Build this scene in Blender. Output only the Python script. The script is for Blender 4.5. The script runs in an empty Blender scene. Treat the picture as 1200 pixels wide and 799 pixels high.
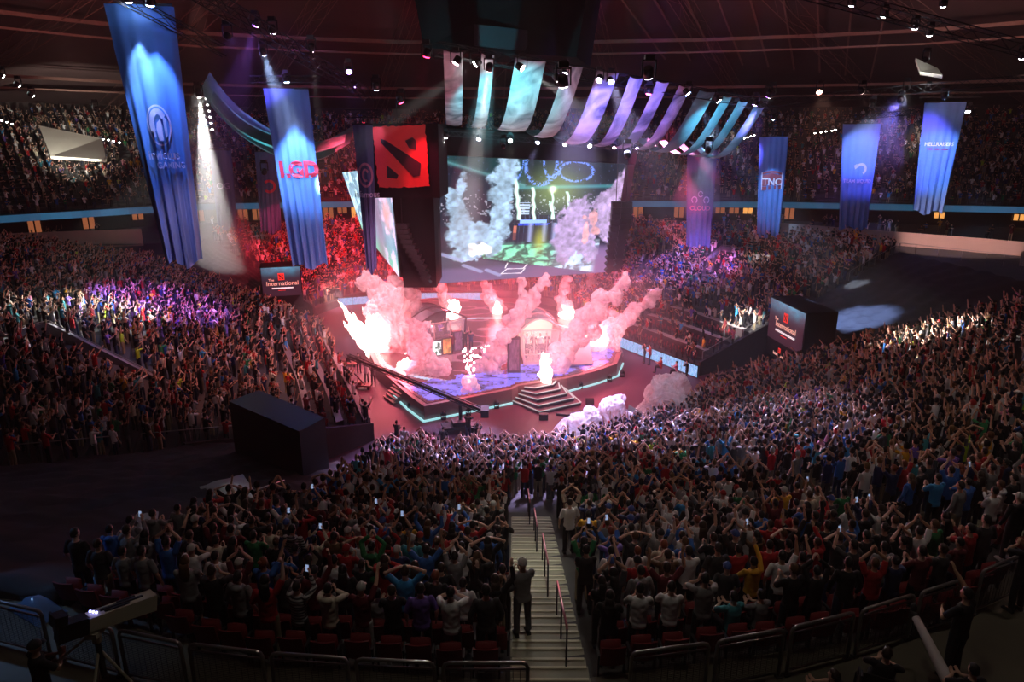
HAZE = 0.0010
import bpy, math, random
import numpy as np
from mathutils import Vector, Matrix, Euler
from mathutils import noise as mnoise
random.seed(7)
rng = np.random.default_rng(11)
scene = bpy.context.scene
COL = scene.collection
R = math.radians
PI = math.pi

# ------------------------------------------------------------------ camera
CAMZ = 18.5; PITCH = 16.5; FPX = 800.0
cam_d = bpy.data.cameras.new('camera'); cam_d.sensor_width = 36.0; cam_d.lens = 36.0*FPX/1200.0
cam_d.clip_end = 600; cam_d.clip_start = 0.1
cam = bpy.data.objects.new('camera', cam_d); COL.objects.link(cam)
cam.location = (0, 0, CAMZ); cam.rotation_euler = (R(90-PITCH), 0, 0)
scene.camera = cam
vs = scene.view_settings
vs.view_transform = 'Standard'; vs.look = 'None'; vs.gamma = 1.0; vs.use_curve_mapping = False
vs.exposure = 0.0
_s, _c = math.sin(R(PITCH)), math.cos(R(PITCH))
def ray(u, v):
    dx = (u-600)/FPX; dy = (v-399.5)/FPX
    return Vector((dx, _c-dy*_s, -(_s+dy*_c)))
def atz(u, v, z):            # the point of the place at height z seen at (u, v)
    r = ray(u, v); t = (z-CAMZ)/r.z
    return Vector((r.x*t, r.y*t, z))
def aty(u, v, y):            # the point on the vertical plane Y = y
    r = ray(u, v); t = y/r.y
    return Vector((r.x*t, y, CAMZ+r.z*t))
def proj(p):
    z = p[2]-CAMZ; d = p[1]*_c-z*_s; up = p[1]*_s+z*_c
    if d < .2: return (-9999, -9999, d)
    return (600+FPX*p[0]/d, 399.5-FPX*up/d, d)

# ------------------------------------------------------------------ materials
MATS = {}
def mat(name, color=(.5, .5, .5), rough=.6, metal=0., emit=None, es=1., noise_amt=0., noise_scale=3., bump=0., spec=None, alpha=1., stripes=None, sheen=0.):
    if name in MATS: return MATS[name]
    m = bpy.data.materials.new(name); m.use_nodes = True
    nt = m.node_tree; b = nt.nodes['Principled BSDF']
    b.inputs['Base Color'].default_value = (*color, 1)
    b.inputs['Roughness'].default_value = rough
    b.inputs['Metallic'].default_value = metal
    if spec is not None: b.inputs['Specular IOR Level'].default_value = spec
    if alpha < 1: b.inputs['Alpha'].default_value = alpha
    if emit:
        b.inputs['Emission Color'].default_value = (*emit, 1); b.inputs['Emission Strength'].default_value = es
    if noise_amt or bump or stripes:
        tc = nt.nodes.new('ShaderNodeTexCoord')
        nz = nt.nodes.new('ShaderNodeTexNoise'); nz.inputs['Scale'].default_value = noise_scale; nz.inputs['Detail'].default_value = 3
        nt.links.new(tc.outputs['Object'], nz.inputs['Vector'])
        if noise_amt:
            mx = nt.nodes.new('ShaderNodeMix'); mx.data_type = 'RGBA'
            mx.inputs[6].default_value = (*[c*(1-noise_amt) for c in color], 1)
            mx.inputs[7].default_value = (*[min(1, c*(1+noise_amt)) for c in color], 1)
            nt.links.new(nz.outputs['Fac'], mx.inputs[0]); nt.links.new(mx.outputs[2], b.inputs['Base Color'])
        if stripes:
            w = nt.nodes.new('ShaderNodeTexWave'); w.wave_type = 'BANDS'; w.bands_direction = 'Z'; w.inputs['Scale'].default_value = stripes[1]
            nt.links.new(tc.outputs['Object'], w.inputs['Vector'])
            cr = nt.nodes.new('ShaderNodeMath'); cr.operation = 'GREATER_THAN'; cr.inputs[1].default_value = .5
            nt.links.new(w.outputs['Fac'], cr.inputs[0])
            mx = nt.nodes.new('ShaderNodeMix'); mx.data_type = 'RGBA'
            mx.inputs[6].default_value = (*color, 1); mx.inputs[7].default_value = (*stripes[0], 1)
            nt.links.new(cr.outputs[0], mx.inputs[0]); nt.links.new(mx.outputs[2], b.inputs['Base Color'])
        if bump:
            bp = nt.nodes.new('ShaderNodeBump'); bp.inputs['Strength'].default_value = bump
            nt.links.new(nz.outputs['Fac'], bp.inputs['Height']); nt.links.new(bp.outputs['Normal'], b.inputs['Normal'])
    MATS[name] = m
    return m
def attr_mat(name, rough=.7, emit=0., spec=.3, base=True):
    m = bpy.data.materials.new(name); m.use_nodes = True
    nt = m.node_tree; b = nt.nodes['Principled BSDF']; b.inputs['Roughness'].default_value = rough
    b.inputs['Specular IOR Level'].default_value = spec
    a = nt.nodes.new('ShaderNodeAttribute'); a.attribute_name = 'tint'
    if base: nt.links.new(a.outputs['Color'], b.inputs['Base Color'])
    else: b.inputs['Base Color'].default_value = (.01, .01, .01, 1)
    if emit:
        nt.links.new(a.outputs['Color'], b.inputs['Emission Color']); b.inputs['Emission Strength'].default_value = emit
    MATS[name] = m
    return m

# ------------------------------------------------------------------ object helpers
def tag(o, label=None, cat=None, group=None, kind=None):
    if label: o['label'] = label
    if cat: o['category'] = cat
    if group: o['group'] = group
    if kind: o['kind'] = kind
    return o
def empty(name, loc=(0, 0, 0), rz=0.):
    o = bpy.data.objects.new(name, None); COL.objects.link(o)
    o.location = loc; o.rotation_euler = (0, 0, rz); o.empty_display_size = .2
    return o
def copy_tree(o, parent=None):
    c = o.copy(); COL.objects.link(c)
    if parent is not None:
        c.parent = parent
    for ch in o.children:
        copy_tree(ch, c)
    return c

class MB:
    """collects shapes into one mesh"""
    def __init__(s): s.v = []; s.f = []; s.m = []; s.cur = 0
    def add(s, vs_, fs):
        n = len(s.v); s.v.extend([tuple(p) for p in vs_])
        for f in fs: s.f.append(tuple(i+n for i in f)); s.m.append(s.cur)
        return s
    def box(s, c, size, rz=0., M=None):
        x, y, z = (d/2 for d in size); cs, sn = math.cos(rz), math.sin(rz)
        P = []
        for dx, dy, dz in ((-x, -y, -z), (x, -y, -z), (x, y, -z), (-x, y, -z), (-x, -y, z), (x, -y, z), (x, y, z), (-x, y, z)):
            if M is not None:
                q = M @ Vector((dx, dy, dz)); P.append((c[0]+q.x, c[1]+q.y, c[2]+q.z))
            else:
                P.append((c[0]+dx*cs-dy*sn, c[1]+dx*sn+dy*cs, c[2]+dz))
        return s.add(P, [(0, 3, 2, 1), (4, 5, 6, 7), (0, 1, 5, 4), (1, 2, 6, 5), (2, 3, 7, 6), (3, 0, 4, 7)])
    def hexa(s, b, t):       # two matching quads, bottom and top
        return s.add(list(b)+list(t), [(0, 3, 2, 1), (4, 5, 6, 7), (0, 1, 5, 4), (1, 2, 6, 5), (2, 3, 7, 6), (3, 0, 4, 7)])
    def prism(s, poly, z0, z1):
        n = len(poly)
        P = [(p[0], p[1], z0) for p in poly]+[(p[0], p[1], z1) for p in poly]
        return s.add(P, [tuple(range(n-1, -1, -1)), tuple(range(n, 2*n))]+[(i, (i+1) % n, n+(i+1) % n, n+i) for i in range(n)])
    def bar(s, a, b, w, h=None):
        h = h or w; a = Vector(a); b = Vector(b); d = b-a; L = d.length
        if L < 1e-6: return s
        q = d.to_track_quat('X', 'Z').to_matrix()
        return s.box((a+b)/2, (L, w, h), M=q)
    def tube(s, pts, rad, n=8, cap=True, ref=None):
        pts = [Vector(p) for p in pts]
        if not isinstance(rad, list): rad = [rad]*len(pts)
        rad = [(r, r) if not isinstance(r, (list, tuple)) else r for r in rad]
        up = Vector(ref) if ref else None
        rings = []; prev = None
        for i, p in enumerate(pts):
            a = pts[max(0, i-1)]; b = pts[min(len(pts)-1, i+1)]; t = (b-a)
            t = t.normalized() if t.length > 1e-9 else Vector((0, 0, 1))
            if prev is None:
                r0 = up or (Vector((1, 0, 0)) if abs(t.x) < .8 else Vector((0, 1, 0)))
            else: r0 = prev
            x = (r0-t*r0.dot(t)).normalized(); y = t.cross(x); prev = x
            rings.append([p+x*(rad[i][0]*math.cos(2*PI*k/n))+y*(rad[i][1]*math.sin(2*PI*k/n)) for k in range(n)])
        V = [q for r_ in rings for q in r_]; F = []
        for i in range(len(pts)-1):
            for k in range(n):
                F.append((i*n+k, i*n+(k+1) % n, (i+1)*n+(k+1) % n, (i+1)*n+k))
        if cap:
            F.append(tuple(range(n-1, -1, -1))); F.append(tuple((len(pts)-1)*n+k for k in range(n)))
        return s.add(V, F)
    def ball(s, c, r, nu=8, nv=6, rz=0.):
        if not isinstance(r, (list, tuple)): r = (r, r, r)
        V = [(c[0], c[1], c[2]+r[2])]; F = []
        for j in range(1, nv):
            a = PI*j/nv
            for k in range(nu):
                b = 2*PI*k/nu
                V.append((c[0]+r[0]*math.sin(a)*math.cos(b), c[1]+r[1]*math.sin(a)*math.sin(b), c[2]+r[2]*math.cos(a)))
        V.append((c[0], c[1], c[2]-r[2])); L = len(V)-1
        for k in range(nu):
            F.append((0, 1+k, 1+(k+1) % nu)); F.append((L, 1+(nv-2)*nu+(k+1) % nu, 1+(nv-2)*nu+k))
        for j in range(nv-2):
            for k in range(nu):
                F.append((1+j*nu+k, 1+(j+1)*nu+k, 1+(j+1)*nu+(k+1) % nu, 1+j*nu+(k+1) % nu))
        return s.add(V, F)
    def cyl(s, a, b, r, n=12, r2=None): return s.tube([a, b], [r, r2 if r2 is not None else r], n)
    def mesh(s, name, mats, smooth=False):
        me = bpy.data.meshes.new(name); me.from_pydata(s.v, [], s.f)
        if not isinstance(mats, (list, tuple)): mats = [mats]
        for m in mats: me.materials.append(m)
        if len(mats) > 1: me.polygons.foreach_set('material_index', s.m)
        if smooth: me.polygons.foreach_set('use_smooth', [True]*len(me.polygons))
        me.update(); return me
    def build(s, name, mats, parent=None, smooth=False, loc=None, rz=0.):
        o = bpy.data.objects.new(name, s.mesh(name, mats, smooth)); COL.objects.link(o)
        if parent: o.parent = parent
        if loc is not None: o.location = loc; o.rotation_euler = (0, 0, rz)
        return o
def about(parent_loc):   # shift so that parts modelled in world metres sit right under an Empty at parent_loc
    return -Vector(parent_loc)
def wbuild(mb, name, mats, root, smooth=False):
    """mesh modelled in world coordinates, parented to a root that has a location but no turn"""
    L = root.location
    mb.v = [(p[0]-L.x, p[1]-L.y, p[2]-L.z) for p in mb.v]
    return mb.build(name, mats, root, smooth)
def remeshed(mb, name, m, vox, smooth_it=2, disp=None):
    o = bpy.data.objects.new(name, mb.mesh(name, m)); COL.objects.link(o)
    r = o.modifiers.new('r', 'REMESH'); r.mode = 'VOXEL'; r.voxel_size = vox; r.use_smooth_shade = True
    if smooth_it:
        sm = o.modifiers.new('s', 'SMOOTH'); sm.iterations = smooth_it; sm.factor = .5
    dg = bpy.context.evaluated_depsgraph_get(); dg.update()
    me = bpy.data.meshes.new_from_object(o.evaluated_get(dg)); me.name = name
    old = o.data; bpy.data.objects.remove(o); bpy.data.meshes.remove(old)
    me.materials.clear(); me.materials.append(m)
    if disp is not None:
        n = len(me.vertices); co = np.empty(n*3, np.float32); me.vertices.foreach_get('co', co); co = disp(co.reshape(-1, 3)); me.vertices.foreach_set('co', co.astype(np.float32).ravel()); me.update()
    return me
def np_mesh(name, V, F4, colors, m, smooth=False):
    """V (n,3), F4 (m,4) quads, colors (m,3) per face"""
    me = bpy.data.meshes.new(name)
    me.vertices.add(len(V)); me.vertices.foreach_set('co', V.astype(np.float32).ravel())
    me.loops.add(F4.size); me.loops.foreach_set('vertex_index', F4.astype(np.int32).ravel())
    me.polygons.add(len(F4)); me.polygons.foreach_set('loop_start', np.arange(0, F4.size, 4, dtype=np.int32))
    if smooth: me.polygons.foreach_set('use_smooth', np.ones(len(F4), bool))
    me.update(calc_edges=True)
    a = me.attributes.new('tint', 'FLOAT_COLOR', 'FACE')
    a.data.foreach_set('color', np.concatenate([colors, np.ones((len(F4), 1))], 1).astype(np.float32).ravel())
    me.materials.append(m)
    return me
def link(name, me, parent=None, loc=None, rz=0.):
    o = bpy.data.objects.new(name, me); COL.objects.link(o)
    if parent: o.parent = parent
    if loc is not None: o.location = loc
    o.rotation_euler = (0, 0, rz)
    return o
def text_mesh(txt, size=1., extrude=0.02, bold=0., align='CENTER'):
    cu = bpy.data.curves.new('t', 'FONT'); cu.body = txt; cu.size = size; cu.extrude = extrude; cu.offset = bold
    cu.align_x = align; cu.align_y = 'CENTER'; cu.resolution_u = 3
    o = bpy.data.objects.new('t', cu); COL.objects.link(o)
    dg = bpy.context.evaluated_depsgraph_get(); dg.update()
    me = bpy.data.meshes.new_from_object(o.evaluated_get(dg))
    V = [tuple(v.co) for v in me.vertices]; F = [tuple(p.vertices) for p in me.polygons]
    bpy.data.objects.remove(o); bpy.data.curves.remove(cu); bpy.data.meshes.remove(me)
    return V, F
def lin(c):
    c = np.asarray(c, float)/255.; return np.where(c <= .04045, c/12.92, ((c+.055)/1.055)**2.4)
def L3(r, g, b): return tuple(float(x) for x in lin((r, g, b)))
# fractal value noise on arrays
def vnoise(x, y, seed=0):
    xi = np.floor(x).astype(int); yi = np.floor(y).astype(int); xf = x-xi; yf = y-yi
    def h(a, b):
        n = (a*374761393+b*668265263+seed*1442695041) & 0x7fffffff
        n = ((n ^ (n >> 13))*1274126177) & 0x7fffffff
        return ((n ^ (n >> 16)) & 0xffff)/65535.
    u = xf*xf*(3-2*xf); v = yf*yf*(3-2*yf)
    return (h(xi, yi)*(1-u)+h(xi+1, yi)*u)*(1-v)+(h(xi, yi+1)*(1-u)+h(xi+1, yi+1)*u)*v
def fbm(x, y, seed=0, o=5):
    r = 0; a = .5; t = 0
    for i in range(o): r = r+a*vnoise(x*2**i, y*2**i, seed+i*7); t += a; a *= .55
    return r/t
def sstep(a, b, x): t = np.clip((x-a)/(b-a), 0, 1); return t*t*(3-2*t)
NUMW = ['front', 'second', 'third', 'fourth', 'fifth', 'sixth', 'seventh', 'eighth', 'ninth', 'tenth', 'eleventh', 'twelfth', '13th', '14th', '15th', '16th', '17th', '18th', '19th', '20th', '21st', '22nd', '23rd', '24th', '25th', '26th', '27th', '28th', '29th', '30th']
def nth(i):
    if i < len(NUMW)-1: return ['first'][0] if i == 0 else NUMW[i]
    k = i+1; return '%d%s' % (k, {1: 'st', 2: 'nd', 3: 'rd'}.get(k % 10, 'th'))
led_screen = attr_mat('led_screen', .4, 1.65, base=False)
def grid_led(name, corners, nx, ny, rgb, m, parent=None, thick=None):
    """corners tl,tr,br,bl ; rgb (ny,nx,3) linear"""
    tl, tr, br, bl = [np.array(c) for c in corners]
    u = np.linspace(0, 1, nx+1)[None, :, None]; v = np.linspace(0, 1, ny+1)[:, None, None]
    P = (tl*(1-u)+tr*u)*(1-v)+(bl*(1-u)+br*u)*v; V = P.reshape(-1, 3)
    i, j = np.meshgrid(np.arange(ny), np.arange(nx), indexing='ij'); a = i*(nx+1)+j
    F = np.stack([a, a+nx+1, a+nx+2, a+1], -1).reshape(-1, 4)
    return link(name, np_mesh(name, V, F, rgb.reshape(-1, 3), m), parent)
black_metal = mat('black_metal', (.015, .014, .016), .5, metal=.3, noise_amt=.2); box_black = mat('box_black', (.004, .004, .005), .85, spec=.15)
# ------------------------------------------------------------------ the bowl
def V3(*a): return Vector(a)
BL = {}
BL['near'] = dict(N=32, sp=[(V3(-6.0, 37.0, .5), V3(-9.6, 12.4, 8.9)), (V3(-3, 36.2, .5), V3(-5.0, 10.7, 8.9)), (V3(.7, 36, .5), V3(.7, 10.2, 8.9)),
                           (V3(5, 37.6, .5), V3(8.6, 11.6, 8.9)), (V3(9, 40.2, .5), V3(14, 15.2, 8.9)), (V3(12.5, 43.8, .5), V3(24, 25.5, 8.8)), (V3(14.6, 47.2, .5), V3(38, 44, 8.3))])
BL['left'] = dict(N=32, sp=[(V3(-8.9, 40.2, .6), V3(-29.5, 15, 8.5)), (V3(-11, 45.5, .6), V3(-36, 34, 9.5)), (V3(-14.5, 54, .6), V3(-45, 50, 9.5)),
                           (V3(-17.2, 60.5, .6), V3(-46, 62, 8.8)), (V3(-18.4, 63.5, .6), V3(-35, 66, 6.3))])
BL['far'] = dict(N=15, sp=[(V3(-21.5, 72, .6), V3(-36, 81, 7.0)), (V3(-18.5, 80, .6), V3(-24, 94, 6.7)), (V3(0, 81, .6), V3(0, 95, 6.7)), (V3(6.5, 75, .6), V3(15.5, 91, 6.9))])
BL['right'] = dict(N=24, sp=[(V3(6.7, 73.5, .6), V3(16.5, 90.5, 6.9)), (V3(8.3, 64.5, .6), V3(29, 82, 7.2)), (V3(11.8, 58.5, .6), V3(36.5, 74, 7.6)), (V3(15.2, 52.6, .6), V3(37, 65, 7.8))])
def S(sp, u, t):
    i = min(int(u), len(sp)-2); f = u-i
    a = sp[i][0].lerp(sp[i+1][0], f); b = sp[i][1].lerp(sp[i+1][1], f)
    return a.lerp(b, t)
concrete = mat('concrete', (.06, .055, .055), .8, noise_amt=.3, noise_scale=.8)
dark_wall = mat('dark_wall', (.025, .022, .026), .8, noise_amt=.3)
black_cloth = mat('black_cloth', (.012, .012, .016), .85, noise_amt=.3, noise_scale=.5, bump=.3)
def stepped(name, sp, N, sub=4, t0=0., closed=True):
    mb = MB(); n = (len(sp)-1)*sub+1; us = [i/sub for i in range(n)]
    k0 = int(t0*N)
    base = 0; V = []; F = []
    for k in range(k0, N):
        for u in us:
            z = S(sp, u, (k+.5)/N).z
            a = S(sp, u, k/N); b = S(sp, u, (k+1)/N)
            V.append((a.x, a.y, z)); V.append((b.x, b.y, z))
    for k in range(N-k0):
        o = k*2*n
        for i in range(n-1):
            F.append((o+2*i, o+2*i+2, o+2*i+3, o+2*i+1))
            if k: F.append((o-2*n+2*i+1, o-2*n+2*i+3, o+2*i+2, o+2*i))
    L = len(V)
    for i in range(n): V.append((V[2*i][0], V[2*i][1], 0 if closed else V[2*i][2]-.3))
    for i in range(n-1): F.append((L+i, L+i+1, 2*i+2, 2*i))
    # closing walls at the two ends of the block
    for e in (0, n-1):
        for k in range(N-k0 if closed else 0):
            o = k*2*n+2*e; L = len(V)
            V.append((V[o][0], V[o][1], 0)); V.append((V[o+1][0], V[o+1][1], 0)); F.append((o, o+1, L+1, L))
    mb.add(V, F)
    o = mb.build(name, concrete); o['kind'] = 'structure'
    return o
for k_ in BL: stepped('floor_'+k_+'_terrace', BL[k_]['sp'], BL[k_]['N'])

# floor slab of the arena
arena_floor = mat('arena_floor', (.105, .036, .062), .55, noise_amt=.2, noise_scale=.25, bump=.05)
mb = MB(); mb.box((0, 60, -.15), (170, 150, .3)); o = mb.build('floor', arena_floor); o['kind'] = 'structure'

# draped covers over the blocked corner sections
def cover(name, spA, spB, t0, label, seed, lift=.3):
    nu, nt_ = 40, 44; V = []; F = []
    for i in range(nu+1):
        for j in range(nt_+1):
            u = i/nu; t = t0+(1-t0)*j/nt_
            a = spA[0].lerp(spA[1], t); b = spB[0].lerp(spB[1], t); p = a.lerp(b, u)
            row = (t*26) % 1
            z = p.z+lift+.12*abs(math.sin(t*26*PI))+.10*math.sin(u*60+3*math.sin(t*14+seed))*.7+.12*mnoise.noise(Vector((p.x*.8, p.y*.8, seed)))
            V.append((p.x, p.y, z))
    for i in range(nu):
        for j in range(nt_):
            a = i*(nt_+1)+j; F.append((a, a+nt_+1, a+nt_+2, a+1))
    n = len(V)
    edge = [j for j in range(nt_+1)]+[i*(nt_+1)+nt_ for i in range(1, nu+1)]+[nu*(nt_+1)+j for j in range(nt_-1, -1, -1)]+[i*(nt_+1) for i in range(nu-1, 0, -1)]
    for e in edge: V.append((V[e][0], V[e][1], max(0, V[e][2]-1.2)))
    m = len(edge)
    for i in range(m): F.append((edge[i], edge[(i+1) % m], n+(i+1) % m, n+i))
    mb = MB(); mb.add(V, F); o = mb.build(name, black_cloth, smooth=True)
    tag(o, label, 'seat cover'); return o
nb = BL['near']['sp']; lb = BL['left']['sp']; fb = BL['far']['sp']; rb = BL['right']['sp']
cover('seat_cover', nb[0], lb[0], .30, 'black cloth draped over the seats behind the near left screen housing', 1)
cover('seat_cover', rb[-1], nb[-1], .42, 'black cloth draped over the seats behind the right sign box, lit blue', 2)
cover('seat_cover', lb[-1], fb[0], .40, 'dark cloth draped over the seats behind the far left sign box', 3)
# vomitory side walls down to the floor
def side_wall(name, pts, hgt=1.0, th=.25):
    mb = MB()
    for a, b in zip(pts[:-1], pts[1:]):
        a = Vector(a); b = Vector(b); d = (b-a); d.z = 0; nrm = Vector((-d.y, d.x, 0)).normalized()*th/2
        mb.hexa([(a-nrm)*1, (b-nrm)*1, (b+nrm)*1, (a+nrm)*1] if False else [(a.x-nrm.x, a.y-nrm.y, 0), (b.x-nrm.x, b.y-nrm.y, 0), (b.x+nrm.x, b.y+nrm.y, 0), (a.x+nrm.x, a.y+nrm.y, 0)],
                [(a.x-nrm.x, a.y-nrm.y, a.z+hgt), (b.x-nrm.x, b.y-nrm.y, b.z+hgt), (b.x+nrm.x, b.y+nrm.y, b.z+hgt), (a.x+nrm.x, a.y+nrm.y, a.z+hgt)])
    o = mb.build(name, dark_wall); o['kind'] = 'structure'; return o
for i, (sp, t) in enumerate(((nb[0], .36), (lb[0], .36), (rb[-1], .45), (nb[-1], .45), (lb[-1], .45), (fb[0], .45))):
    a, b = sp; side_wall('wall_tunnel_%d' % (i+1), [a, a.lerp(b, t)], .55)

# ------------------------------------------------------------------ concourse, suites, ribbon, upper deck, roof
RIB = [V3(-98, 30, 9.6), V3(-80, 52, 9.6), V3(-60, 77, 9.6), (V3(-43, 93, 9.6)), V3(-14, 99, 9.6), V3(18, 98, 9.6), V3(38, 96, 9.6), V3(66, 89, 9.6), V3(82, 72, 9.6), V3(96, 40, 9.6)]
def outw(p, d):
    c = Vector((0, 45, 0)); q = Vector((p.x-c.x, p.y-c.y, 0)).normalized(); return Vector((p.x+q.x*d, p.y+q.y*d, p.z))
# concourse slab between lower bowl and suites
lower_edge = [s_[1] for s_ in BL['left']['sp']]+[s_[1] for s_ in BL['far']['sp']]+[s_[1] for s_ in BL['right']['sp']]+[BL['near']['sp'][-1][1]]
mb = MB()
def ring(mb, A, B, za=None, zb=None):
    n = len(A); V = [(p.x, p.y, p.z if za is None else za) for p in A]+[(p.x, p.y, p.z if zb is None else zb) for p in B]
    mb.add(V, [(i, i+1, n+i+1, n+i) for i in range(n-1)])
def resample(P, n):
    d = [0]
    for a, b in zip(P[:-1], P[1:]): d.append(d[-1]+(b-a).length)
    out = []
    for k in range(n):
        s_ = d[-1]*k/(n-1); i = 0
        while i < len(d)-2 and d[i+1] < s_: i += 1
        f = (s_-d[i])/max(1e-6, d[i+1]-d[i]); out.append(P[i].lerp(P[i+1], min(1, f)))
    return out
def match_ring(P, Q):
    """for every Q the nearest point on polyline P"""
    out = []
    for q in Q:
        best = None
        for a, b in zip(P[:-1], P[1:]):
            ab = Vector((b.x-a.x, b.y-a.y)); t = max(0, min(1, (Vector((q.x-a.x, q.y-a.y)).dot(ab))/ab.length_squared))
            p = a.lerp(b, t); d = (Vector((p.x-q.x, p.y-q.y))).length
            if best is None or d < best[0]: best = (d, p)
        out.append(best[1])
    return out
RR = resample(RIB, 60)
LE = match_ring(lower_edge, RR)
ring(mb, [Vector((p.x, p.y, p.z-.1)) for p in LE], [outw(p, 7) for p in RR], None, 6.9)
o = mb.build('floor_concourse', concrete); o['kind'] = 'structure'
suite_wall = mat('suite_wall', (.045, .03, .03), .8, noise_amt=.4, noise_scale=.3)
mb = MB(); ring(mb, [outw(p, 6.5) for p in RR], [outw(p, 6.5) for p in RR], 6.9, 9.9)
o = mb.build('wall_suites', suite_wall); o['kind'] = 'structure'
mb = MB(); ring(mb, [outw(p, -.4) for p in RR], [outw(p, 7) for p in RR], 9.35, 9.35)
o = mb.build('ceiling_suites', dark_wall); o['kind'] = 'structure'
# ribbon board
def ribbon_cols(n):
    x = np.linspace(0, 60, n); a = fbm(x*1.3, x*0, 3); b = fbm(x*5, x*0+4, 9)
    c = np.stack([.02+.04*b, .08+.13*a, .17+.22*a], 1)*(.5+.9*vnoise(x*.35, x*0, 4))[:, None]
    return c
led_dim = attr_mat('led_board', .4, .55, base=False)
RC = resample(RIB, 241); V = []; F = []; C = []
cc = ribbon_cols(240)
for i, p in enumerate(RC):
    q = outw(p, -.75); V += [(q.x, q.y, 9.35), (q.x, q.y, 10.15)]
for i in range(240): F.append((2*i, 2*i+2, 2*i+3, 2*i+1)); C.append(cc[i])
ribbon = link('ribbon_board', np_mesh('ribbon_board', np.array(V), np.array(F), np.array(C), led_dim))
tag(ribbon, 'long thin blue LED ribbon board running along the upper deck front', 'led board')
mb = MB(); RQ = [outw(p, -.35) for p in RC]
ring(mb, RQ, RQ, 9.3, 10.25); ring(mb, RQ, [outw(p, .2) for p in RC], 10.25, 10.25)
o = mb.build('wall_deck_front', dark_wall); o['kind'] = 'structure'
# upper deck
UP_IN = [Vector((p.x, p.y, 10.0)) for p in RIB]
UPSP = [(Vector((p.x, p.y, 9.9)), Vector((*outw(p, 26).xy, 21.5))) for p in RIB]
stepped('floor_upper_terrace', UPSP, 26, 3, closed=False)
# suites lit windows and doors in the suites wall
warm = mat('suite_light', (.1, .05, .02), .5, emit=(1., .42, .10), es=1.0)
warm2 = mat('suite_light_dim', (.1, .05, .02), .5, emit=(1., .30, .12), es=.3)
teal = mat('suite_light_teal', (.1, .1, .1), .5, emit=(.3, .9, .8), es=.8)
RD = resample(RIB, 140); wn = 0
for i, p in enumerate(RD[:-1]):
    q = outw(p, 6.3); uu, vv, d = proj((q.x, q.y, 8.5))
    if uu < -40 or uu > 1240: continue
    r_ = random.random()
    if r_ < .38: continue
    q2 = outw(RD[i+1], 6.3); a = q.lerp(q2, .1); b = q.lerp(q2, .85)
    h0, h1 = (7.2, 9.0) if random.random() < .6 else (7.9, 8.7)
    wn += 1
    mb = MB(); mb.hexa([(a.x, a.y, h0), (b.x, b.y, h0), (b.x, b.y+.12, h0), (a.x, a.y+.12, h0)], [(a.x, a.y, h1), (b.x, b.y, h1), (b.x, b.y+.12, h1), (a.x, a.y+.12, h1)])
    bright = random.random()
    m_ = teal if (bright > .95) else (warm if (uu > 1030 or bright > .72) else warm2)
    o = mb.build('window_%d' % wn, m_); o['kind'] = 'structure'
    mb = MB()
    for k in range(3):
        c_ = a.lerp(b, k/2); mb.box((c_.x, c_.y-.03, (h0+h1)/2), (.12, .12, h1-h0+.1))
    f = mb.build('window_frame', dark_wall, o)
# low walls round the lower bowl
beige = mat('beige_wall', (.50, .36, .32), .75, noise_amt=.15, noise_scale=.5)
def lowwall(name, pts, z0, z1):
    mb = MB()
    for a, b in zip(pts[:-1], pts[1:]):
        d = (b-a); d.z = 0; nrm = Vector((-d.y, d.x, 0)).normalized()*.12
        mb.hexa([(a.x-nrm.x, a.y-nrm.y, z0), (b.x-nrm.x, b.y-nrm.y, z0), (b.x+nrm.x, b.y+nrm.y, z0), (a.x+nrm.x, a.y+nrm.y, z0)],
                [(a.x-nrm.x, a.y-nrm.y, z1), (b.x-nrm.x, b.y-nrm.y, z1), (b.x+nrm.x, b.y+nrm.y, z1), (a.x+nrm.x, a.y+nrm.y, z1)])
    o = mb.build(name, beige); o['kind'] = 'structure'; return o
# ------------------------------------------------------------------ people
def ik(sh, tgt, pole, l1=.29, l2=.26):
    sh = Vector(sh); tgt = Vector(tgt); d = tgt-sh; L = min(d.length, (l1+l2)*.995); d = d.normalized()
    a = math.acos(max(-1, min(1, (l1*l1+L*L-l2*l2)/(2*l1*L))))
    p = Vector(pole); p = (p-d*p.dot(d)).normalized()
    el = sh+d*(l1*math.cos(a))+p*(l1*math.sin(a))
    return el, sh+d*L
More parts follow.
